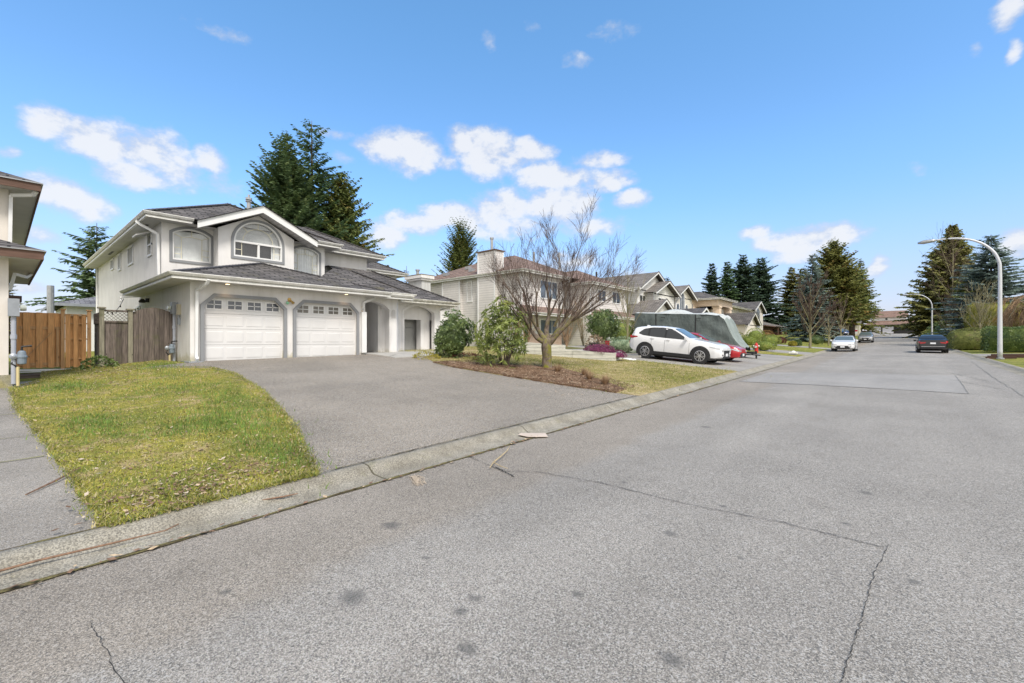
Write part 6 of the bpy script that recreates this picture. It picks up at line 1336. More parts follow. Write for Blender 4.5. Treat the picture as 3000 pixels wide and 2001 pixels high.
MT['box'] = leafmat('box_leaf', (.055, .075, .018), (.165, .20, .045), 1.3, .6, .25, third=(.21, .19, .06), k=2.0); MT['hedge'] = leafmat('hedge_leaf', (.022, .045, .016), (.105, .135, .040), 2.2, .4, .4, k=2.0); MT['privet'] = leafmat('olive_hedge', (.055, .065, .022), (.145, .155, .048), 1.5, .6, .2, third=(.10, .075, .045), k=2.0)
MT['redleaf'] = leafmat('red_leaf', (.075, .028, .022), (.18, .075, .045), 1.5); MT['yellowleaf'] = leafmat('gold_leaf', (.22, .20, .03), (.48, .42, .07), 1.5); MT['heather'] = leafmat('heather_bloom', (.10, .025, .060), (.34, .10, .20), 5, .8, .1, third=(.42, .16, .27)); MT['orangeleaf'] = leafmat('orange_leaf', (.16, .09, .03), (.28, .17, .05), 1.5)
MT['cypress'] = leafmat('golden_hedge', (.075, .085, .015), (.175, .165, .030), .9, third=(.21, .15, .03), k=1.55); MT['drybloom'] = leafmat('dry_bloom', (.16, .10, .06), (.40, .31, .20), 6); MT['silverleaf'] = leafmat('variegated_leaf', (.05, .085, .04), (.26, .31, .20), 3, k=1.55)
R1 = bush('rhododendron', (-11.2, 12.55, .72), 1.0, 1.0, 1.22, 330, .235, .048, 'rhodo', 'rhododendron with long drooping yellow green leaves, nearer the maple', 201, lump=.42, droop=.62, core=False, zc=1.12, rosette=9, stems=14, shell=(.45, 1.05))
o_ = bush('rhododendron_crown', (-11.2, 12.55, .72), .5, .5, .8, 60, .2, .05, 'rhodo', '', 202, lump=.4, droop=.6, core=False, zc=2.0, rosette=9, shell=(.3, 1.05))
f_ = o_.children[0]; f_.parent = R1; f_.name = 'upper_foliage'; bpy.data.objects.remove(o_, do_unlink=True)
bush('rhododendron', (-14.5, 12.9, .95), .80, .80, 1.0, 560, .16, .055, 'laurel', 'dense dark rhododendron against the white porch arch', 203, lump=.5, droop=.35, core=True, zc=.90, rosette=7, stems=8, shell=(.68, 1.06))
bush('groundcover_shrub', (-14.7, 11.55, .93), .62, .5, .24, 700, .10, .03, 'yellowleaf', 'low yellow green ground cover at the edge of the entry slab', 204, core=False, zc=.08)
bush('red_ground_shrub', (-13.8, 13.1, .92), .9, .6, .22, 700, .10, .03, 'redleaf', 'low reddish shrub under the dark rhododendron', 205, core=False, zc=.06)
bush('rhododendron', (-15.2, 27.3, 1.25), 1.05, 1.05, 1.15, 420, .20, .07, 'laurel', 'rhododendron in front of the white garage door of the beige house', 206, shell=(.6, 1.08), lump=.5, droop=.2, zc=1.5, rosette=7, stems=8)
bush('variegated_shrub', (-12.6, 24.9, 1.0), 1.2, .8, .55, 1500, .11, .045, 'silverleaf', 'low variegated shrub just behind the white car', 207)
bush('evergreen_shrub', (-15, 29.5, 1.3), 1.2, 1.2, 1.0, 900, .14, .05, 'box', 'loose evergreen behind the pale young tree', 208, zc=1.0)
bush('dry_hydrangea', (-12.9, 22.2, 1.05), .55, .55, .55, 500, .10, .08, 'drybloom', 'hydrangea with dry tan flower heads beside the heather', 209, core=False)
bush('heather', (-10.75, 18.95, 1.12), .82, .45, .27, 2600, .075, .022, 'heather', 'purple heather spilling over the end of the timber planter', 210, zc=.14, droop=0)
bush('heather', (-9.95, 19.25, .92), .38, .38, .24, 900, .075, .022, 'heather', 'small purple heather hanging over the planter corner', 211, zc=.10, droop=0)
bush('heather', (-14.6, 18.0, 1.25), .6, .35, .18, 900, .07, .022, 'heather', 'dull purple heather behind the maple trunk on the planter', 212, zc=.1, droop=0)
balls = [(-8.1, 40.9, .86, .80, .52, 'box', 'low spreading box bush behind the fire hydrant'), (-11.2, 49.5, .80, .80, .62, 'box', 'round clipped bush between the trailer nose and the hydrant'), (-12.4, 58, 1.0, 1.0, .98, 'box', 'taller clipped dome behind the trailer nose'),
         (-10.6, 56.5, 1.12, 1.0, .66, 'box', 'wide clipped bush above the low box bush'), (-12.0, 62, .9, .9, .85, 'orangeleaf', 'orange tinged clipped bush between the green domes'), (-10.4, 60.9, .66, .66, .48, 'redleaf', 'dark red rounded bush beside the clipped domes'),
         (-8.35, 56, .38, .38, .30, 'yellowleaf', 'golden dwarf bush near the driveway edge'), (-8.1, 57.4, .42, .42, .40, 'hedge', 'dark green bush just behind the golden one'), (-7.6, 68.5, .72, .72, .66, 'hedge', 'dark green ball bush right of the street maple'), (-13.6, 54.5, .9, .9, .7, 'privet', 'olive clipped bush at the back of the far garden')]
for i, (x, y, rx, ry, rz, lf, lab) in enumerate(balls):
    bush('clipped_bush', (x, y, G(x, y)), rx, ry, rz, 1300, .10, .055, lf, lab, 220+i, group='clipped bushes in the far gardens', lump=.1, shell=(.88, 1.0), zmin=-.6)
def hedge(name, x0, x1, y0, y1, h, leaf, label, seed, n, ln=.10, wd=.055, round_=.25, cat='hedge'):
    z = G((x0+x1)/2, (y0+y1)/2); o = thing(name, ((x0+x1)/2, (y0+y1)/2, z), label, cat); rnd = np.random.RandomState(seed); a, b = (x1-x0)/2, (y1-y0)/2
    A = np.array([2*b*h*1.0, 2*b*h, 2*a*h, 2*a*h, 4*a*b]); face = rnd.choice(5, n, p=A/A.sum()); s, t = rnd.uniform(-1, 1, n), rnd.uniform(0, 1, n); P = np.zeros((n, 3)); N = np.zeros((n, 3))
    for k, (ax, sg) in enumerate(((0, -1), (0, 1), (1, -1), (1, 1))):
        m_ = face == k; P[m_, ax] = sg*(a, b)[ax]; P[m_, 1-ax] = s[m_]*(b, a)[ax]; P[m_, 2] = t[m_]*h; N[m_, ax] = sg
    m_ = face == 4; P[m_, 0] = s[m_]*a; P[m_, 1] = (t[m_]*2-1)*b; P[m_, 2] = h; N[m_, 2] = 1
    e = np.clip(P[:, 2]/h, 0, 1)**6*round_; P[:, 0] *= 1-e*min(1, .5/a); P[:, 1] *= 1-e*min(1, .5/b)
    P += N*(.05*np.sin(P[:, :1]*3.1+1)+.05*np.sin(P[:, 1:2]*2.3)+.05*np.sin(P[:, 2:]*4+P[:, :1]*2)); P += N*rnd.uniform(-.12, .03, (n, 1))
    V = leaves(P, N, ln, wd, rnd, -.1, .6).reshape(-1, 3); F = np.arange(len(V)).reshape(-1, 4)
    ia, ib, ih = a-.13, b-.13, h-.13; cv = np.array([[-ia, -ib, 0], [ia, -ib, 0], [ia, ib, 0], [-ia, ib, 0], [-ia*.96, -ib*.96, ih], [ia*.96, -ib*.96, ih], [ia*.96, ib*.96, ih], [-ia*.96, ib*.96, ih]])
    cf = np.array([[0, 3, 2, 1], [4, 5, 6, 7], [0, 1, 5, 4], [1, 2, 6, 5], [2, 3, 7, 6], [3, 0, 4, 7]])+len(V)
    npmesh('foliage', np.concatenate([V, cv]), np.concatenate([F, cf]), MT[leaf], o); return o
hedge('clipped_hedge', 5.4, 10.5, 50.4, 53.2, 1.85, 'hedge', 'glossy dark green square hedge behind the near street lamp', 301, 7000, .12, .07)
hedge('clipped_hedge', 3.95, 6.2, 56.8, 63, 1.75, 'privet', 'olive rounded hedge beside the black sedan', 302, 6000, .11, .05, .6)
hedge('tall_cedar_hedge', 5.6, 9.5, 63.5, 67, 4.3, 'cypress', 'tall golden green clipped cedar hedge with rounded top', 303, 8000, .16, .06, .8)
hedge('brown_hedge', 5.0, 7.4, 73, 76, 1.9, 'orangeleaf', 'low brown clipped hedge beside the tall golden hedge', 304, 2500, .14, .05)
bush('broad_shrub', (11.5, 58, 1.0), 2.5, 2.0, 1.3, 2600, .18, .05, 'drybloom', 'tawny shrub under the weeping tree', 305)
bush('understorey_shrub', (7.5, 106, 2.3), 3.2, 3, 1.8, 1500, .3, .12, 'hedge', 'dark shrub at the foot of the huge conifer', 306)
bush('understorey_shrub', (4.6, 100, 2.2), 1.1, 1.1, .8, 600, .2, .08, 'box', 'light green bush at the kerb near the far street lamp', 307)

# ---- grass, fallen leaves, mulch chips
def blades(name, n, region, hts, mats, seed, wd=.012, lean=.6, dz=.04):
    rnd = np.random.RandomState(seed); V = np.zeros((n, 3, 3)); pts = region(n, rnd)
    for i, (x, y) in enumerate(pts):
        z = G(x, y)+dz; a = rnd.uniform(0, 6.28); h = rnd.uniform(*hts); l_ = h*rnd.uniform(0, lean)*1.4; b = rnd.uniform(0, 6.28); w_ = wd*rnd.uniform(.6, 1.3)
        V[i, 0] = (x-w_*math.cos(a), y-w_*math.sin(a), z); V[i, 1] = (x+w_*math.cos(a), y+w_*math.sin(a), z); V[i, 2] = (x+l_*math.cos(b), y+l_*math.sin(b), z+h)
    o = npmesh(name, V.reshape(-1, 3), np.arange(n*3).reshape(n, 3), [MT[k] for k in mats], None, rnd.randint(0, len(mats), n)); return setp(o, kind='stuff')
MT['bl1'] = mat('grass_green', (.115, .165, .034), .8, .25, 2); MT['bl2'] = mat('grass_lime', (.235, .245, .055), .8, .25, 2); MT['bl3'] = mat('grass_straw', (.42, .36, .19), .85, .2, 2); MT['bl4'] = mat('grass_moss', (.21, .215, .04), .9, .3, 2)
MT['bl6'] = mat('grass_fresh', (.135, .225, .040), .8, .25, 2); MT['bl7'] = mat('moss_yellow', (.32, .30, .045), .9, .25, 2); MT['bl5'] = mat('grass_dead', (.24, .17, .10), .9, .2, 2); MT['leaf1'] = mat('leaf_tan', (.45, .34, .22), .8, .25, 30); MT['leaf2'] = mat('leaf_brown', (.20, .12, .075), .8, .3, 30); MT['leaf3'] = mat('leaf_pale', (.47, .39, .30), .8, .15, 30)
MT['chip1'] = mat('bark_chip', (.13, .078, .048), .9, .3, 20); MT['chip2'] = mat('bark_chip_pale', (.30, .20, .13), .9, .25, 20)
def reg_left(n, rnd):
    out = []
    while len(out) < n:
        x = -5.15-14.5*rnd.rand()**1.35; lo, hi = lerp(ND, x), (lerp(DL, x) if x > -16.9 else 3.7)
        if hi > lo: out.append((x, rnd.uniform(lo-.02, hi+.03)))
    return out
def reg_clump(cs):
    def f(n, rnd):
        k = rnd.randint(0, len(cs), n); return [(cs[i][0]+rnd.normal(0, cs[i][2]), cs[i][1]+rnd.normal(0, cs[i][3])) for i in k]
    return f
def reg_right(n, rnd):
    out = []
    while len(out) < n:
        x = -5.15-15*rnd.rand(); lo = (lerp(DR, x) if x > -15 else 13); y = rnd.uniform(lo, 20.7)
        if not (-13.4 < x < -5.7 and y < lerp(MBED, x)): out.append((x, y))
    return out
blades('grass', 42000, reg_left, (.010, .034), ['bl1', 'bl2', 'bl7', 'bl3', 'bl4', 'bl3', 'bl5', 'bl7'], 401, .006, .9)
blades('grass', 7000, reg_clump([(-8.4, 2.1, .35, .3), (-8.9, 2.7, .45, .3), (-7.7, 2.6, .45, .25), (-10.2, 3.1, .8, .2), (-6.2, 2.4, .5, .2), (-9.6, 1.0, .6, .2), (-12.5, 2.6, .9, .5), (-16.5, 3.0, .9, .35), (-14.5, 1.0, .5, .3)]), (.03, .085), ['bl1', 'bl6', 'bl6'], 402, .007)
def reg_edge(n, rnd):
    out = []
    for _ in range(n):
        x = -5.12-11.3*rnd.rand(); q = rnd.rand()
        if q < .45: out.append((x, lerp(DL, x)+rnd.normal(.01, .035)))
        elif q < .75: out.append((x, lerp(ND, x)+rnd.normal(-.01, .035)))
        else: out.append((-5.10+rnd.normal(0, .025), rnd.uniform(.6, 2.45)))
    return out
blades('grass', 9000, reg_edge, (.015, .05), ['bl1', 'bl2', 'bl4', 'bl3', 'bl7'], 405, .006, 1.3, .03)
blades('grass', 26000, reg_right, (.015, .05), ['bl4', 'bl3', 'bl2', 'bl3', 'bl4', 'bl3'], 403, .009)
blades('grass', 5000, reg_clump([(-5.8, 14.5, .4, 1.6), (-6.4, 17, .8, 1.2), (-11, 15.2, 1.2, .4), (-12.8, 13.2, .8, .3), (-8, 19.8, 1.5, .5)]), (.03, .07), ['bl1', 'bl2', 'bl4'], 404, .009)
def litter(name, n, region, size, mats, seed, dz=.03, curl=.5):
    rnd = np.random.RandomState(seed); pts = region(n, rnd); V = np.zeros((n, 4, 3))
    for i, (x, y) in enumerate(pts):
        z = max(G(x, y), roadz(x, y) if -4.6 < x < 3.7 else -9)+dz+rnd.uniform(0, .012); a = rnd.uniform(0, 6.28); l_ = rnd.uniform(*size); w_ = l_*rnd.uniform(.25, .6); d = np.array([math.cos(a), math.sin(a), rnd.uniform(-.1, curl)]); s = np.array([-math.sin(a), math.cos(a), rnd.uniform(-curl, curl)])
        p = np.array([x, y, z]); V[i] = [p-d*l_/2, p+s*w_/2, p+d*l_/2, p-s*w_/2]
    V[:, :, 2] = np.maximum(V[:, :, 2], np.array([[max(G(x, y), -9)+dz*.6] for x, y in pts]))
    o = npmesh(name, V.reshape(-1, 3), np.arange(n*4).reshape(n, 4), [MT[k] for k in mats], None, rnd.randint(0, len(mats), n)); return setp(o, kind='stuff')
litter('fallen_leaves', 1300, reg_left, (.02, .07), ['leaf1', 'leaf2', 'leaf2', 'chip1', 'leaf1', 'leaf3'], 411, .05)
litter('fallen_leaves', 900, reg_clump([(-5.5, 1.3, .2, .40), (-5.75, 1.6, .3, .5), (-15.5, 1.9, .9, .35), (-16.8, 2.3, .8, .3)]), (.025, .075), ['leaf1', 'leaf2', 'leaf2', 'chip1', 'leaf2', 'leaf3'], 412, .05, .3)
litter('fallen_leaves', 900, reg_right, (.03, .09), ['leaf1', 'leaf2', 'leaf3'], 413, .045)
def reg_mulch(n, rnd):
    out = []
    while len(out) < n:
        x = -5.7-7.6*rnd.rand(); lo, hi = lerp(DR, x), lerp(MBED, x)
        if hi > lo: out.append((x, lo-.15+(hi-lo+.75)*rnd.rand()**1.25))
    return out
litter('bark_chips', 7500, reg_mulch, (.02, .075), ['chip1', 'chip1', 'chip2', 'leaf2', 'chip1', 'leaf1'], 414, .065, .5)
litter('fallen_leaves', 420, lambda n, rnd: [(-6-7*rnd.rand(), 9.0+1.8*rnd.rand()) for _ in range(n)], (.02, .09), ['leaf3', 'leaf1', 'leaf3'], 415, .016, .15)
litter('fallen_leaves', 260, lambda n, rnd: [(-4.5-.12*rnd.rand(), -1+16*rnd.rand()) for _ in range(n)], (.03, .09), ['leaf1', 'leaf2', 'leaf2'], 416, .02, .3)
# dry grass tussocks in the mulch
for i, (x, y, lab) in enumerate(((-7.3, 12.2, 'dry brown tussock nearest the kerb in the mulch bed'), (-6.5, 11.75, 'dry brown tussock at the corner of drive and kerb'), (-9.0, 12.9, 'dry brown tussock by the maple trunk'), (-7.9, 12.9, 'small dry tussock at the back of the mulch bed'))):
    t_ = thing('dry_tussock', (x, y, G(x, y)+.06), lab, 'plant', 'dry tussocks in the mulch'); rnd = np.random.RandomState(430+i); n = 170; a = rnd.uniform(0, 6.28, n); h = rnd.uniform(.12, .34, n); l_ = rnd.uniform(.06, .3, n)
    B_ = np.stack([.05*np.cos(a), .05*np.sin(a), 0*a], 1); T_ = np.stack([l_*np.cos(a), l_*np.sin(a), h], 1); W_ = np.stack([-np.sin(a), np.cos(a), 0*a], 1)*.007
    npmesh('blades', np.stack([B_-W_, B_+W_, T_], 1).reshape(-1, 3), np.arange(n*3).reshape(n, 3), MT['tawny'], t_)
# cloverish weeds by the old fence
bush('ivy_clump', (-18.6, 2.05, .78), .45, .4, .3, 700, .07, .06, 'hedge', 'dark ivy clump where the orange and weathered fences meet', 440, core=False, zc=.15)
# ------------------------------------------------------------------ fences, meters, street furniture, small things
CF = thing('cedar_fence', (-20, .3, .8), 'new orange cedar fence and gate of overlapping boards beside the cream house', 'fence')
zb, zt = .90, 2.60
def fboard(o, x, y0, y1, z0, z1, m='cedar', th=.022, name='board'):
    mb = MB(); mb.box(x-th, x, y0, y1, z0, z1); return mb.build(name, MT[m], o)
rnd = random.Random(4)
gate_ = MB(); gate_.box(-20.07, -20.045, .31, 1.32, zb, zt-.01); gt = gate_.build('gate', MT['cedar'], CF)
for a, b in ((.31, .40), (.50, .64), (.77, .905), (1.02, 1.155)): fboard(gt, -19.995, a, b, zb-.02, zt+rnd.uniform(-.01, .01))
for z in (2.12, 1.0): mb = MB(); mb.box(-20.044, -20.018, .31, 1.31, z-.045, z+.045); mb.build('rail', MT['cedarpost'], gt)
mb = MB(); mb.bar((-20.031, .48, 1.10), (-20.031, 1.10, 1.98), .025, .10, 0, (1, 0, 0)); mb.build('brace', MT['cedarpost'], gt)
for a, b in ((1.40, 1.515), (1.585, 1.70), (1.775, 1.885)): fboard(CF, -19.985, a, b, zb-.03, zt-.05)
for a, b in ((1.49, 1.62), (1.68, 1.80)): fboard(CF, -20.06, a, b, zb, zt-.06)
for z in (2.52, 2.28, 1.78, 1.15): mb = MB(); mb.box(-20.055, -20.01, 1.38, 1.94, z-.02, z+.02); mb.build('rail', MT['cedarpost'], CF)
mb = MB(); mb.box(-20.06, -19.97, 1.37, 1.92, zt-.05, zt-.02); mb.build('top_rail', MT['cedarpost'], CF)
for y in (1.345, 1.955):
    mb = MB(); mb.box(-20.05, -19.96, y-.045, y+.045, .7, 2.70); pq = mb.build('post', MT['cedarpost'], CF); mb = MB(); mb.box(-20.075, -19.935, y-.07, y+.07, 2.70, 2.735); mb.build('post_cap', MT['cedarpost'], pq)
fboard(CF, -19.97, 1.20, 1.26, zb, 2.15, 'cedarpost')
mb = MB(); mb.bar((-19.9, .25, .84), (-19.88, 1.99, .80), .05, .05); mb.bar((-19.85, .25, .78), (-19.83, 1.99, .77), .03, .03); setp(mb.build('loose_white_strips', MT['white']), 'pair of white strips lying along the foot of the orange fence', 'strip')
ST = thing('wooden_step', (-18.6, .75, .6), 'mossy old timber step in front of the orange gate', 'step')
mb = MB(); mb.box(-19.2, -18.2, .18, 1.10, .68, .76); mb.build('tread', MT['step'], ST); mb = MB(); mb.box(-19.15, -18.25, .2, 1.08, .42, .678); mb.build('riser', MT['oldwood'], ST)
_n0 = set(bpy.data.objects.keys())
OF = thing('weathered_fence', (-18.2, 2.0, .85), 'grey weathered fence with a lattice top panel and an arched gate', 'fence')
for y0, y1, z, m in ((2.0, 2.11, 2.70, 'oldpost'), (2.66, 2.775, 2.68, 'oldpost')):
    mb = MB(); mb.box(-18.26, -18.14, y0, y1, .5, z); pq = mb.build('post', MT[m], OF); mb = MB(); mb.box(-18.3, -18.1, y0-.04, y1+.04, z, z+.045); mb.build('post_cap', MT['oldpost'], pq)
mb = MB(); mb.box(-18.22, -18.19, 2.11, 2.66, .93, 2.29); mb.build('board_panel', MT['oldwood'], OF)
for z in (2.31, 2.645, .95): mb = MB(); mb.box(-18.24, -18.155, 2.11, 2.66, z-.025, z+.025); mb.build('rail', MT['oldwood'], OF)
mb = MB(); 
for k in range(-4, 6):
    for sg in (1, -1):
        a = 2.135+.10*k; pts_ = []
        for z in (2.335, 2.62):
            y = a+(z-2.335)*sg if sg > 0 else a+.285-(z-2.335); pts_.append((y, z))
        (ya, za), (yb, zb2) = pts_
        if ya > yb: (ya, za), (yb, zb2) = (yb, zb2), (ya, za)
        if yb <= 2.115 or ya >= 2.655: continue
        ca, cb_ = max(ya, 2.115), min(yb, 2.655); f = lambda y: za+(zb2-za)*(y-ya)/(yb-ya)
        mb.bar((-18.20+.006*sg, ca, f(ca)), (-18.20+.006*sg, cb_, f(cb_)), .008, .032, 0, (1, 0, 0))
mb.build('lattice', MT['oldwood'], OF)
mb = MB(); n = 14; slab(mb, [(2.785, .97), (3.815, .97)]+[(3.815-1.03*i/n, 2.63+.17*math.sin(math.pi*(i/n))**1.0-.0*i) for i in range(n+1)], fx(-18.18), 0, .03); mb.build('gate', MT['oldwood'], OF)
mb = MB(); mb.box(-20.0, -18.26, 2.02, 2.05, .8, 2.25); mb.build('return_panel', MT['oldwood'], OF); mb = MB(); mb.box(-20.0, -18.26, 2.00, 2.07, 2.25, 2.58); mb.build('return_lattice', MT['step'], OF)
for nm_ in set(bpy.data.objects.keys())-_n0:          # the fence stands 1.3 m further back, in line with the house wall
    o_ = bpy.data.objects[nm_]
    if o_.type == 'MESH':
        off = ORG[o_.name]
        for v_ in o_.data.vertices:
            p_ = v_.co+off; v_.co = Vector((p_.x-1.3 if p_.x > -18.9 else p_.x*1.0-.8, p_.y*1.071, 1.7+(p_.z-1.7)*1.071))-off
mb = MB(); mb.tube([(-40, 2.15, .8), (-40, 2.15, 5.2)], .17, 8); UP = setp(mb.build('wooden_pole', MT['galv']), 'grey pole standing behind the orange fence', 'pole')
mb = MB(); P_ = [Vector((-25.2, 3.55, 3.55)).lerp(Vector((-19.6, 2.23, 2.82)), i/10)+Vector((0, 0, -.35*math.sin(math.pi*i/10))) for i in range(11)]
mb.tube(P_, .012, 4); 
for p in P_[2:9:2]: mb.tube([p, p+Vector((0, 0, -.09))], [.012, .03], 6)
setp(mb.build('string_lights', MT['black']), 'string of black lights from the white house eave to the fence post', 'string lights')
# meters
def gas_meter(loc, label, riser):
    o = thing('gas_meter', loc, label, 'gas meter', 'gas meters on the house corners'); x, y, z = loc
    mb = MB(); mb.lathe((x, y, z), [(.045, -.17), (.075, -.15), (.082, -.02), (.095, -.01), (.095, .02), (.08, .035), (.066, .12), (.04, .15)], 16); mb.build('meter_body', MT['meterblue'], o, smooth=False)
    mb = MB(); mb.lathe((x+.03, y-.13, z+.02), [(.02, -.05), (.07, -.025), (.07, .025), (.02, .05)], 14, 0, 'x'); mb.build('regulator', MT['metalgrey'], o)
    mb = MB(); mb.tube([(x, y, z+.14), (x, y, z+.24), (x, y+.16, z+.26)], .022, 8); mb.tube([(x+.01, y-.1, z-.02), (x+.01, y-.16, z-.14), (x+.01, y-.06, z-.24)], .02, 8); mb.build('pipe', MT['black'], o)
    mb = MB(); mb.tube([(x+.01, y-.06, z-.22), (x+.01, y-.06, z-riser)], .028, 8); mb.build('riser', MT['pipe'], o)
    return o
def power_meter(loc, label, down, sgn=1):
    o = thing('power_meter', loc, label, 'power meter', 'electric meters on the house corners'); x, y, z = loc
    mb = MB(); mb.box(x-.10, x+.10, y-.09, y+.09, z-.20, z+.20); mb.build('box', MT['metalgrey'], o)
    mb = MB(); mb.lathe((x+.02, y+.10*sgn, z), [(.075, 0), (.075, .05*sgn), (.065, .10*sgn)], 14, 0, 'y'); mb.build('dial_glass', mat('dial_glass', (.42, .45, .42), .2, .1), o)
    mb = MB(); mb.tube([(x, y, z-.20), (x, y, z-down)], .042, 10); mb.tube([(x, y, z-.62), (x, y, z-.72)], .055, 10); mb.build('conduit', mat('grey_conduit', (.36, .38, .43), .5, .05), o); return o
gas_meter((-15.28, .36, 1.34), 'blue grey gas meter at the corner of the cream house', .66); power_meter((-15.30, .235, 2.48), 'grey electric meter box at the corner of the cream house', 1.75)
gas_meter((-18.95, 3.93, 1.46), 'blue grey gas meter beside the arched gate of the weathered fence', .5); power_meter((-19.05, 4.02, 2.87), 'grey electric meter with conduit on the white house beside the arched gate', 1.85, -1)
o_ = thing('cable_box', (-18.7, 4.02, 2.8), 'small tan utility box right of the grey electric meter', 'utility box'); mb = MB(); mb.box(-18.78, -18.6, 4.02, 4.117, 2.62, 2.98); mb.build('box', MT['tan'], o_); mb = MB(); mb.box(-18.74, -18.64, 4.04, 4.117, 2.28, 2.5); mb.tube([(-18.69, 4.08, 2.5), (-18.69, 4.08, 2.62)], .02, 6); mb.build('lower_box', MT['metalgrey'], o_)
# timber planter
PL = thing('timber_planter', (-12.6, 18.0, .9), 'pale grey timber raised bed along the front lawn of the white house', 'planter')
def pt_(t): return (-15.6+5.65*t, 17.15+1.62*t)
for c in range(3):
    t0, t1 = (0, 1) if c < 2 else (0, .60)
    segs = 3; 
    for i in range(segs):
        a = pt_(t0+(t1-t0)*i/segs+.001); b = pt_(t0+(t1-t0)*(i+1)/segs-.001); za = G(*a)+.02+.20*c; zb3 = G(*b)+.02+.20*c; zz = (za+zb3)/2 if False else None
        mb = MB(); mb.bar((*a, za+.10), (*b, zb3+.10), .13, .193); mb.build('timber', MT['timber'], PL)
for c in range(2):
    a = (-9.95, 18.84); b = (-10.35, 20.3); mb = MB(); mb.bar((*a, G(*a)+.12+.2*c), (*b, G(*b)+.12+.2*c), .13, .193); mb.build('timber', MT['timber'], PL)
mb = MB(); mb.face([(-15.6, 17.2, 1.50), (-12.3, 18.15, 1.30), (-12.6, 21, 1.32), (-15.8, 21, 1.55)]); mb.face([(-12.3, 18.15, 1.17), (-10.0, 18.82, 1.02), (-10.3, 20.5, 1.05), (-12.6, 21, 1.20)]); mb.build('soil', MT['soil'], PL)
mb = MB(); mb.box(-11.9, -9.6, 20.9, 21.0, .9, 1.0); setp(mb.build('concrete_edging', MT['conc']), 'concrete edging behind the white suv', 'edging')
# tub planter, hydrant, utility cover, sign, lamps
o_ = thing('flower_tub', (-14.2, 24.4, G(-14.2, 24.4)), 'dark barrel tub with dry stems before the garage of the beige house', 'planter'); z = G(-14.2, 24.4)
mb = MB(); mb.lathe((-14.2, 24.4, z), [(.24, 0), (.33, .12), (.37, .30), (.36, .50), (.33, .50), (.33, .44)], 16); mb.build('tub', MT['black'], o_)
mb = MB(); mb.box(-13.55, -13.35, 24.5, 24.7, 1.05, 1.75); setp(mb.build('red_post', mat('red_plastic', (.40, .02, .03), .5)), 'red post half hidden in the shrubs behind the white suv', 'post')
HY = thing('fire_hydrant', (-7.75, 36.6, G(-7.75, 36.6)), 'red fire hydrant with white caps on the verge', 'fire hydrant'); z = G(-7.75, 36.6); MT['hyd'] = mat('hydrant_red', (.52, .025, .02), .45, .1)
mb = MB(); mb.lathe((-7.75, 36.6, z), [(.17, 0), (.17, .05), (.125, .06), (.115, .42), (.15, .43), (.15, .48), (.13, .50), (.11, .64), (.06, .72), (.035, .73), (.035, .79)], 16); mb.build('barrel', MT['hyd'], HY)
for d in ((1, 0), (-1, 0), (0, -1)): mb = MB(); mb.tube([(-7.75+.1*d[0], 36.6+.1*d[1], z+.52 if d[1] == 0 else z+.46), (-7.75+.21*d[0], 36.6+.21*d[1], z+.52 if d[1] == 0 else z+.46)], .06 if d[1] == 0 else .08, 10); mb.build('outlet_cap', mat('hydrant_cap', (.66, .62, .58), .5), HY)
o_ = thing('mailbox_bird', (-5.55, 37.5, G(-5.55, 37.5)), 'small white capped utility box on the verge at the kerb', 'utility box'); z = G(-5.55, 37.5); mb = MB(); mb.box(-5.75, -5.35, 37.35, 37.65, z, z+.14); mb.build('base', MT['metalgrey'], o_); mb = MB(); mb.box(-5.8, -5.3, 37.3, 37.7, z+.14, z+.24); mb.lathe((-5.55, 37.5, z+.24), [(.14, 0), (.10, .07), (.03, .1)], 10); mb.build('cap', MT['white'], o_)
o_.name = 'utility_box'
SG = thing('sale_sign', (-5.9, 104, G(-5.9, 104)), 'red and white yard sign on a white post beside the silver suv', 'sign'); z = G(-5.9, 104)
mb = MB(); mb.box(-6.45, -6.35, 103.95, 104.05, z, z+1.9); mb.box(-6.45, -5.2, 103.96, 104.04, z+1.75, z+1.85); mb.build('post', MT['white'], SG); mb = MB(); mb.box(-6.30, -5.25, 103.97, 104.02, z+.95, z+1.70, 0); mb.box(-6.30, -5.25, 103.96, 103.969, z+1.40, z+1.70, 1); mb.build('board', [MT['white'], mat('sign_red', (.45, .03, .06), .5)], SG)
def lamp(x, y, label):
    z = G(x, y); o = thing('street_lamp', (x, y, z), label, 'street lamp', 'curved arm street lamps')
    pts_ = [(0, 0), (0, 2.5), (0, 5.2), (-.06, 5.85), (-.30, 6.45), (-.78, 6.98), (-1.42, 7.32), (-2.15, 7.46), (-2.80, 7.44)]; rs = [.115, .10, .085, .08, .075, .066, .058, .050, .045]
    P2, R2 = [], []
    for i in range(len(pts_)-1):                                     # smooth the bend
        p0, p1, p2, p3 = [Vector(pts_[max(0, min(len(pts_)-1, k))]) for k in (i-1, i, i+1, i+2)]
        for q in range(4):
            t = q/4; P2.append(.5*((2*p1)+(p2-p0)*t+(2*p0-5*p1+4*p2-p3)*t*t+(3*p1-p0-3*p2+p3)*t**3)); R2.append(rs[i]+(rs[i+1]-rs[i])*t)
    P2.append(Vector(pts_[-1])); R2.append(rs[-1])
    mb = MB(); mb.tube([(x+p.x, y, z+p.y) for p in P2], R2, 12); mb.build('pole', mat('lamp_pole_paint', (.55, .56, .60), .45, .05, 2, metal=.2), o, smooth=True)
    mb = MB(); mb.lathe((x, y, z), [(.19, -.05), (.19, .02), (.12, .05)], 12); mb.build('base_plate', MT['galv'], o)
    mb = MB(); mb.tube([(x-2.72, y, z+7.44), (x-2.95, y, z+7.43), (x-3.35, y, z+7.40), (x-3.62, y, z+7.37)], [.06, .11, .13, .05], 10); mb.build('luminaire', MT['galv'], o, smooth=True); return o
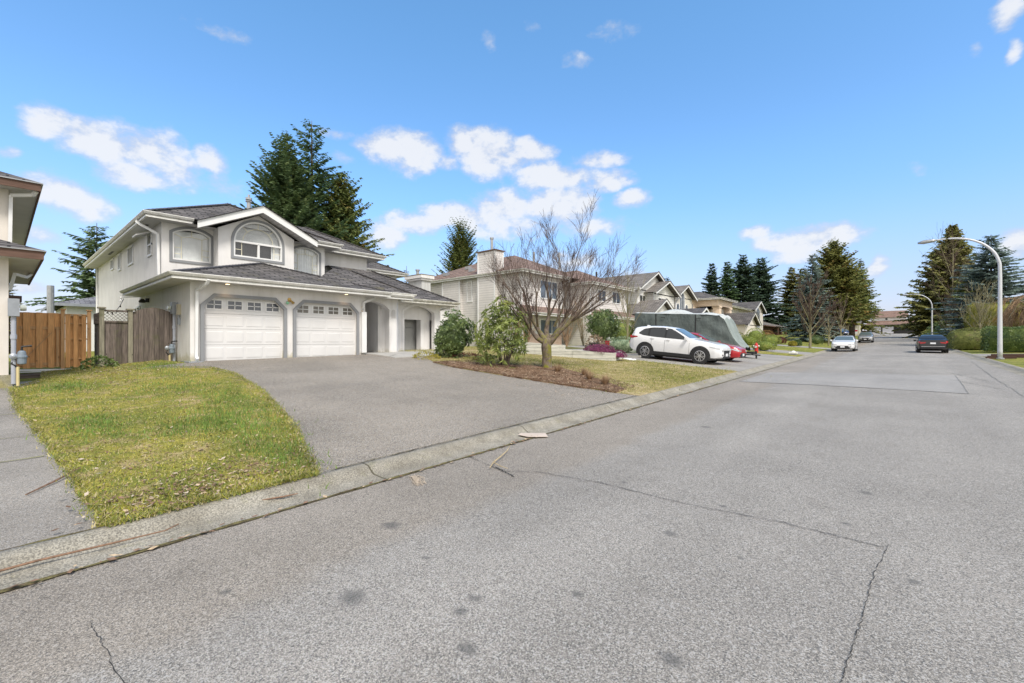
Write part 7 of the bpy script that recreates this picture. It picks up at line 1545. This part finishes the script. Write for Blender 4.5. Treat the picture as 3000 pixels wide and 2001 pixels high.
lamp(4.73, 38.98, 'near grey street lamp with a long curved arm over the road'); lamp(4.45, 97, 'far grey street lamp with a curved arm, behind the black sedan')
TB = thing('timber_border', (4.2, 40.5, .6), 'dark stained timber border on the ground beside the near street lamp', 'timber border')
for a, b, z in (((4.3, 39.7), (14, 40.7), .07), ((4.6, 41.0), (14, 41.9), .12), ((4.15, 38.9), (5.4, 39.2), .05)):
    mb = MB(); mb.bar((*a, G(*a)+z), (*b, G(*b)+z), .13, .13); mb.build('timber', MT['darktimber'], TB)
mb = MB(); mb.box(3.2+2.6, 3.2+4.2, 61, 63, 1.0, 2.0) if False else None
# litter on the kerb and road
mb = MB(); slab(mb, [(-4.82, 5.74), (-4.62, 5.76), (-4.37, 5.98), (-4.59, 6.20), (-4.86, 5.88)], lambda a, b, d: (a, b, roadz(a, b)*0+.118-d+(.012 if a < -4.7 else 0)), 0, .006); setp(mb.build('cardboard_piece', mat('cardboard', (.50, .42, .35), .85, .12)), 'flattened piece of tan cardboard lying across the gutter', 'cardboard')
mb = MB(); mb.tube([(-3.86, 4.05, .115), (-3.98, 4.24, .12), (-4.10, 4.52, .125), (-4.22, 4.78, .13), (-4.40, 5.05, .13)], [.006, .010, .009, .007, .004], 6); mb.tube([(-3.98, 4.24, .12), (-3.80, 4.18, .115), (-3.66, 4.16, .115)], [.006, .005, .003], 6); setp(mb.build('dry_stalk', mat('dry_stalk', (.42, .33, .19), .8, .2, 10)), 'bent dry plant stalk lying on the road crack', 'stalk')
mb = MB(); rnd = random.Random(3)
for i in range(26):
    a = (-4.45+rnd.uniform(-.04, .04), 3.32+rnd.uniform(-.05, .05), .06); b = (-4.16+rnd.uniform(-.09, .09), 3.17+rnd.uniform(-.06, .06), .062); mb.tube([a, ((a[0]+b[0])/2+rnd.uniform(-.04, .04), (a[1]+b[1])/2+rnd.uniform(-.04, .04), .075), b], .003, 4)
setp(mb.build('straw_bundle', MT['leaf3']), 'small bundle of pale straw on the road by the kerb', 'straw')
mb = MB(); mb.tube([(-6.51, .18, .185), (-6.8, .40, .21), (-7.10, .62, .25)], [.007, .011, .006], 5); setp(mb.build('twig', MT['leaf2']), 'thin twig on the left neighbouring driveway', 'twig')
mb = MB(); mb.tube([(-4.84, -.3, .055), (-4.86, .2, .06), (-4.82, .6, .06), (-4.80, .95, .058)], [.010, .009, .008, .005], 6); mb.tube([(-4.80, .95, .058), (-4.83, 1.05, .075)], .006, 5); setp(mb.build('long_stick', MT['leaf2']), 'long brown stick lying in the gutter at the left', 'stick')
mb = MB(); mb.tube([(-4.93, 1.78, .07), (-4.87, 1.95, .07), (-4.85, 2.10, .07)], [.006, .010, .005], 5); setp(mb.build('short_stick', MT['leaf2']), 'short stick among leaves on the kerb beside the lawn', 'stick')
mb = MB(); rnd = random.Random(6)
for i in range(9): 
    x, y = -10.05+rnd.uniform(-.12, .5), 20.35+rnd.uniform(-.25, .15); mb.lathe((x, y, G(x, y)+.02), [(.10, 0), (.09, .05), (.04, .08)], 7)
setp(mb.build('white_stones', MT['white']), 'small pile of white stones at the end of the timber planter', 'stones', kind='stuff')
# cracks
crack('road_crack', MT['crack'], [(-4.55, 4.35), (-3.7, 4.12), (-3.35, 4.36), (-2.57, 4.47), (-1.59, 4.42), (-.73, 4.52), (-.05, 4.48)], .011, 1, .010, .007)
crack('road_crack', MT['crack'], [(-3.9, 4.2), (-3.67, 4.12), (-3.45, 4.03)], .022, 2, .012, .007)
crack('road_crack', MT['crack'], [(-3.62, .36), (-3.3, .38), (-2.92, .39), (-2.5, .42)], .006, 3, .008, .007)
crack('road_crack', MT['crack'], [(-.22, 2.4), (-.19, 2.69), (-.15, 3.21), (-.11, 3.93), (-.04, 4.56)], .006, 4, .006, .007, 20)
crack('road_crack', MT['seam'], [(-4.92, 24.9), (-3.4, 25.6), (-1.47, 26.0), (.2, 24.6), (1.3, 22.5), (2.4, 19)], .03, 5, .03, .010)
crack('road_crack', MT['seam'], [(-4.2, 17.3), (-1.5, 17.25), (1.5, 17.1)], .035, 6, .01, .012); crack('road_crack', MT['seam'], [(1.5, 17.1), (1.62, 20), (1.75, 24)], .03, 7, .01, .012); crack('road_crack', MT['seam'], [(-4.2, 32), (-1.2, 31.2), (1, 29.7), (2.4, 21.8)], .03, 8, .03, .010); crack('road_crack', MT['seam'], [(3.3, 36.2), (2.75, 24), (2.55, 18.1), (2.5, 12)], .028, 9, .03, .010); crack('road_crack', MT['seam'], [(1.5, 17.1), (2.5, 16.9), (3.6, 16.7)], .03, 10, .02, .012)
crack('gutter_dirt', MT['dirt'], [(-4.575, -12), (-4.575, 3.2), (-4.575, 8), (-4.575, 20), (-4.575, 40)], .075, 11, .006, .010, 60)
crack('gutter_dirt', MT['dirt'], [(-5.155, 2.6), (-5.155, 6), (-5.155, 11)], .03, 12, .010, .012, 40); crack('gutter_dirt', MT['dirt'], [(-5.155, -2), (-5.155, .6)], .05, 13, .010, .014, 20)
for x in (-8.07, -9.5, -11.6): crack('drive_joint', MT['bl4'], [(x, -3), (x-.02, .38)], .04, int(-x*10), .015, .012, 14)
crack('drive_joint', MT['crack'], [(-15.6, 10.4), (-16.3, 11.2), (-15.2, 11.9)][:2], .03, 18, .02, .04)
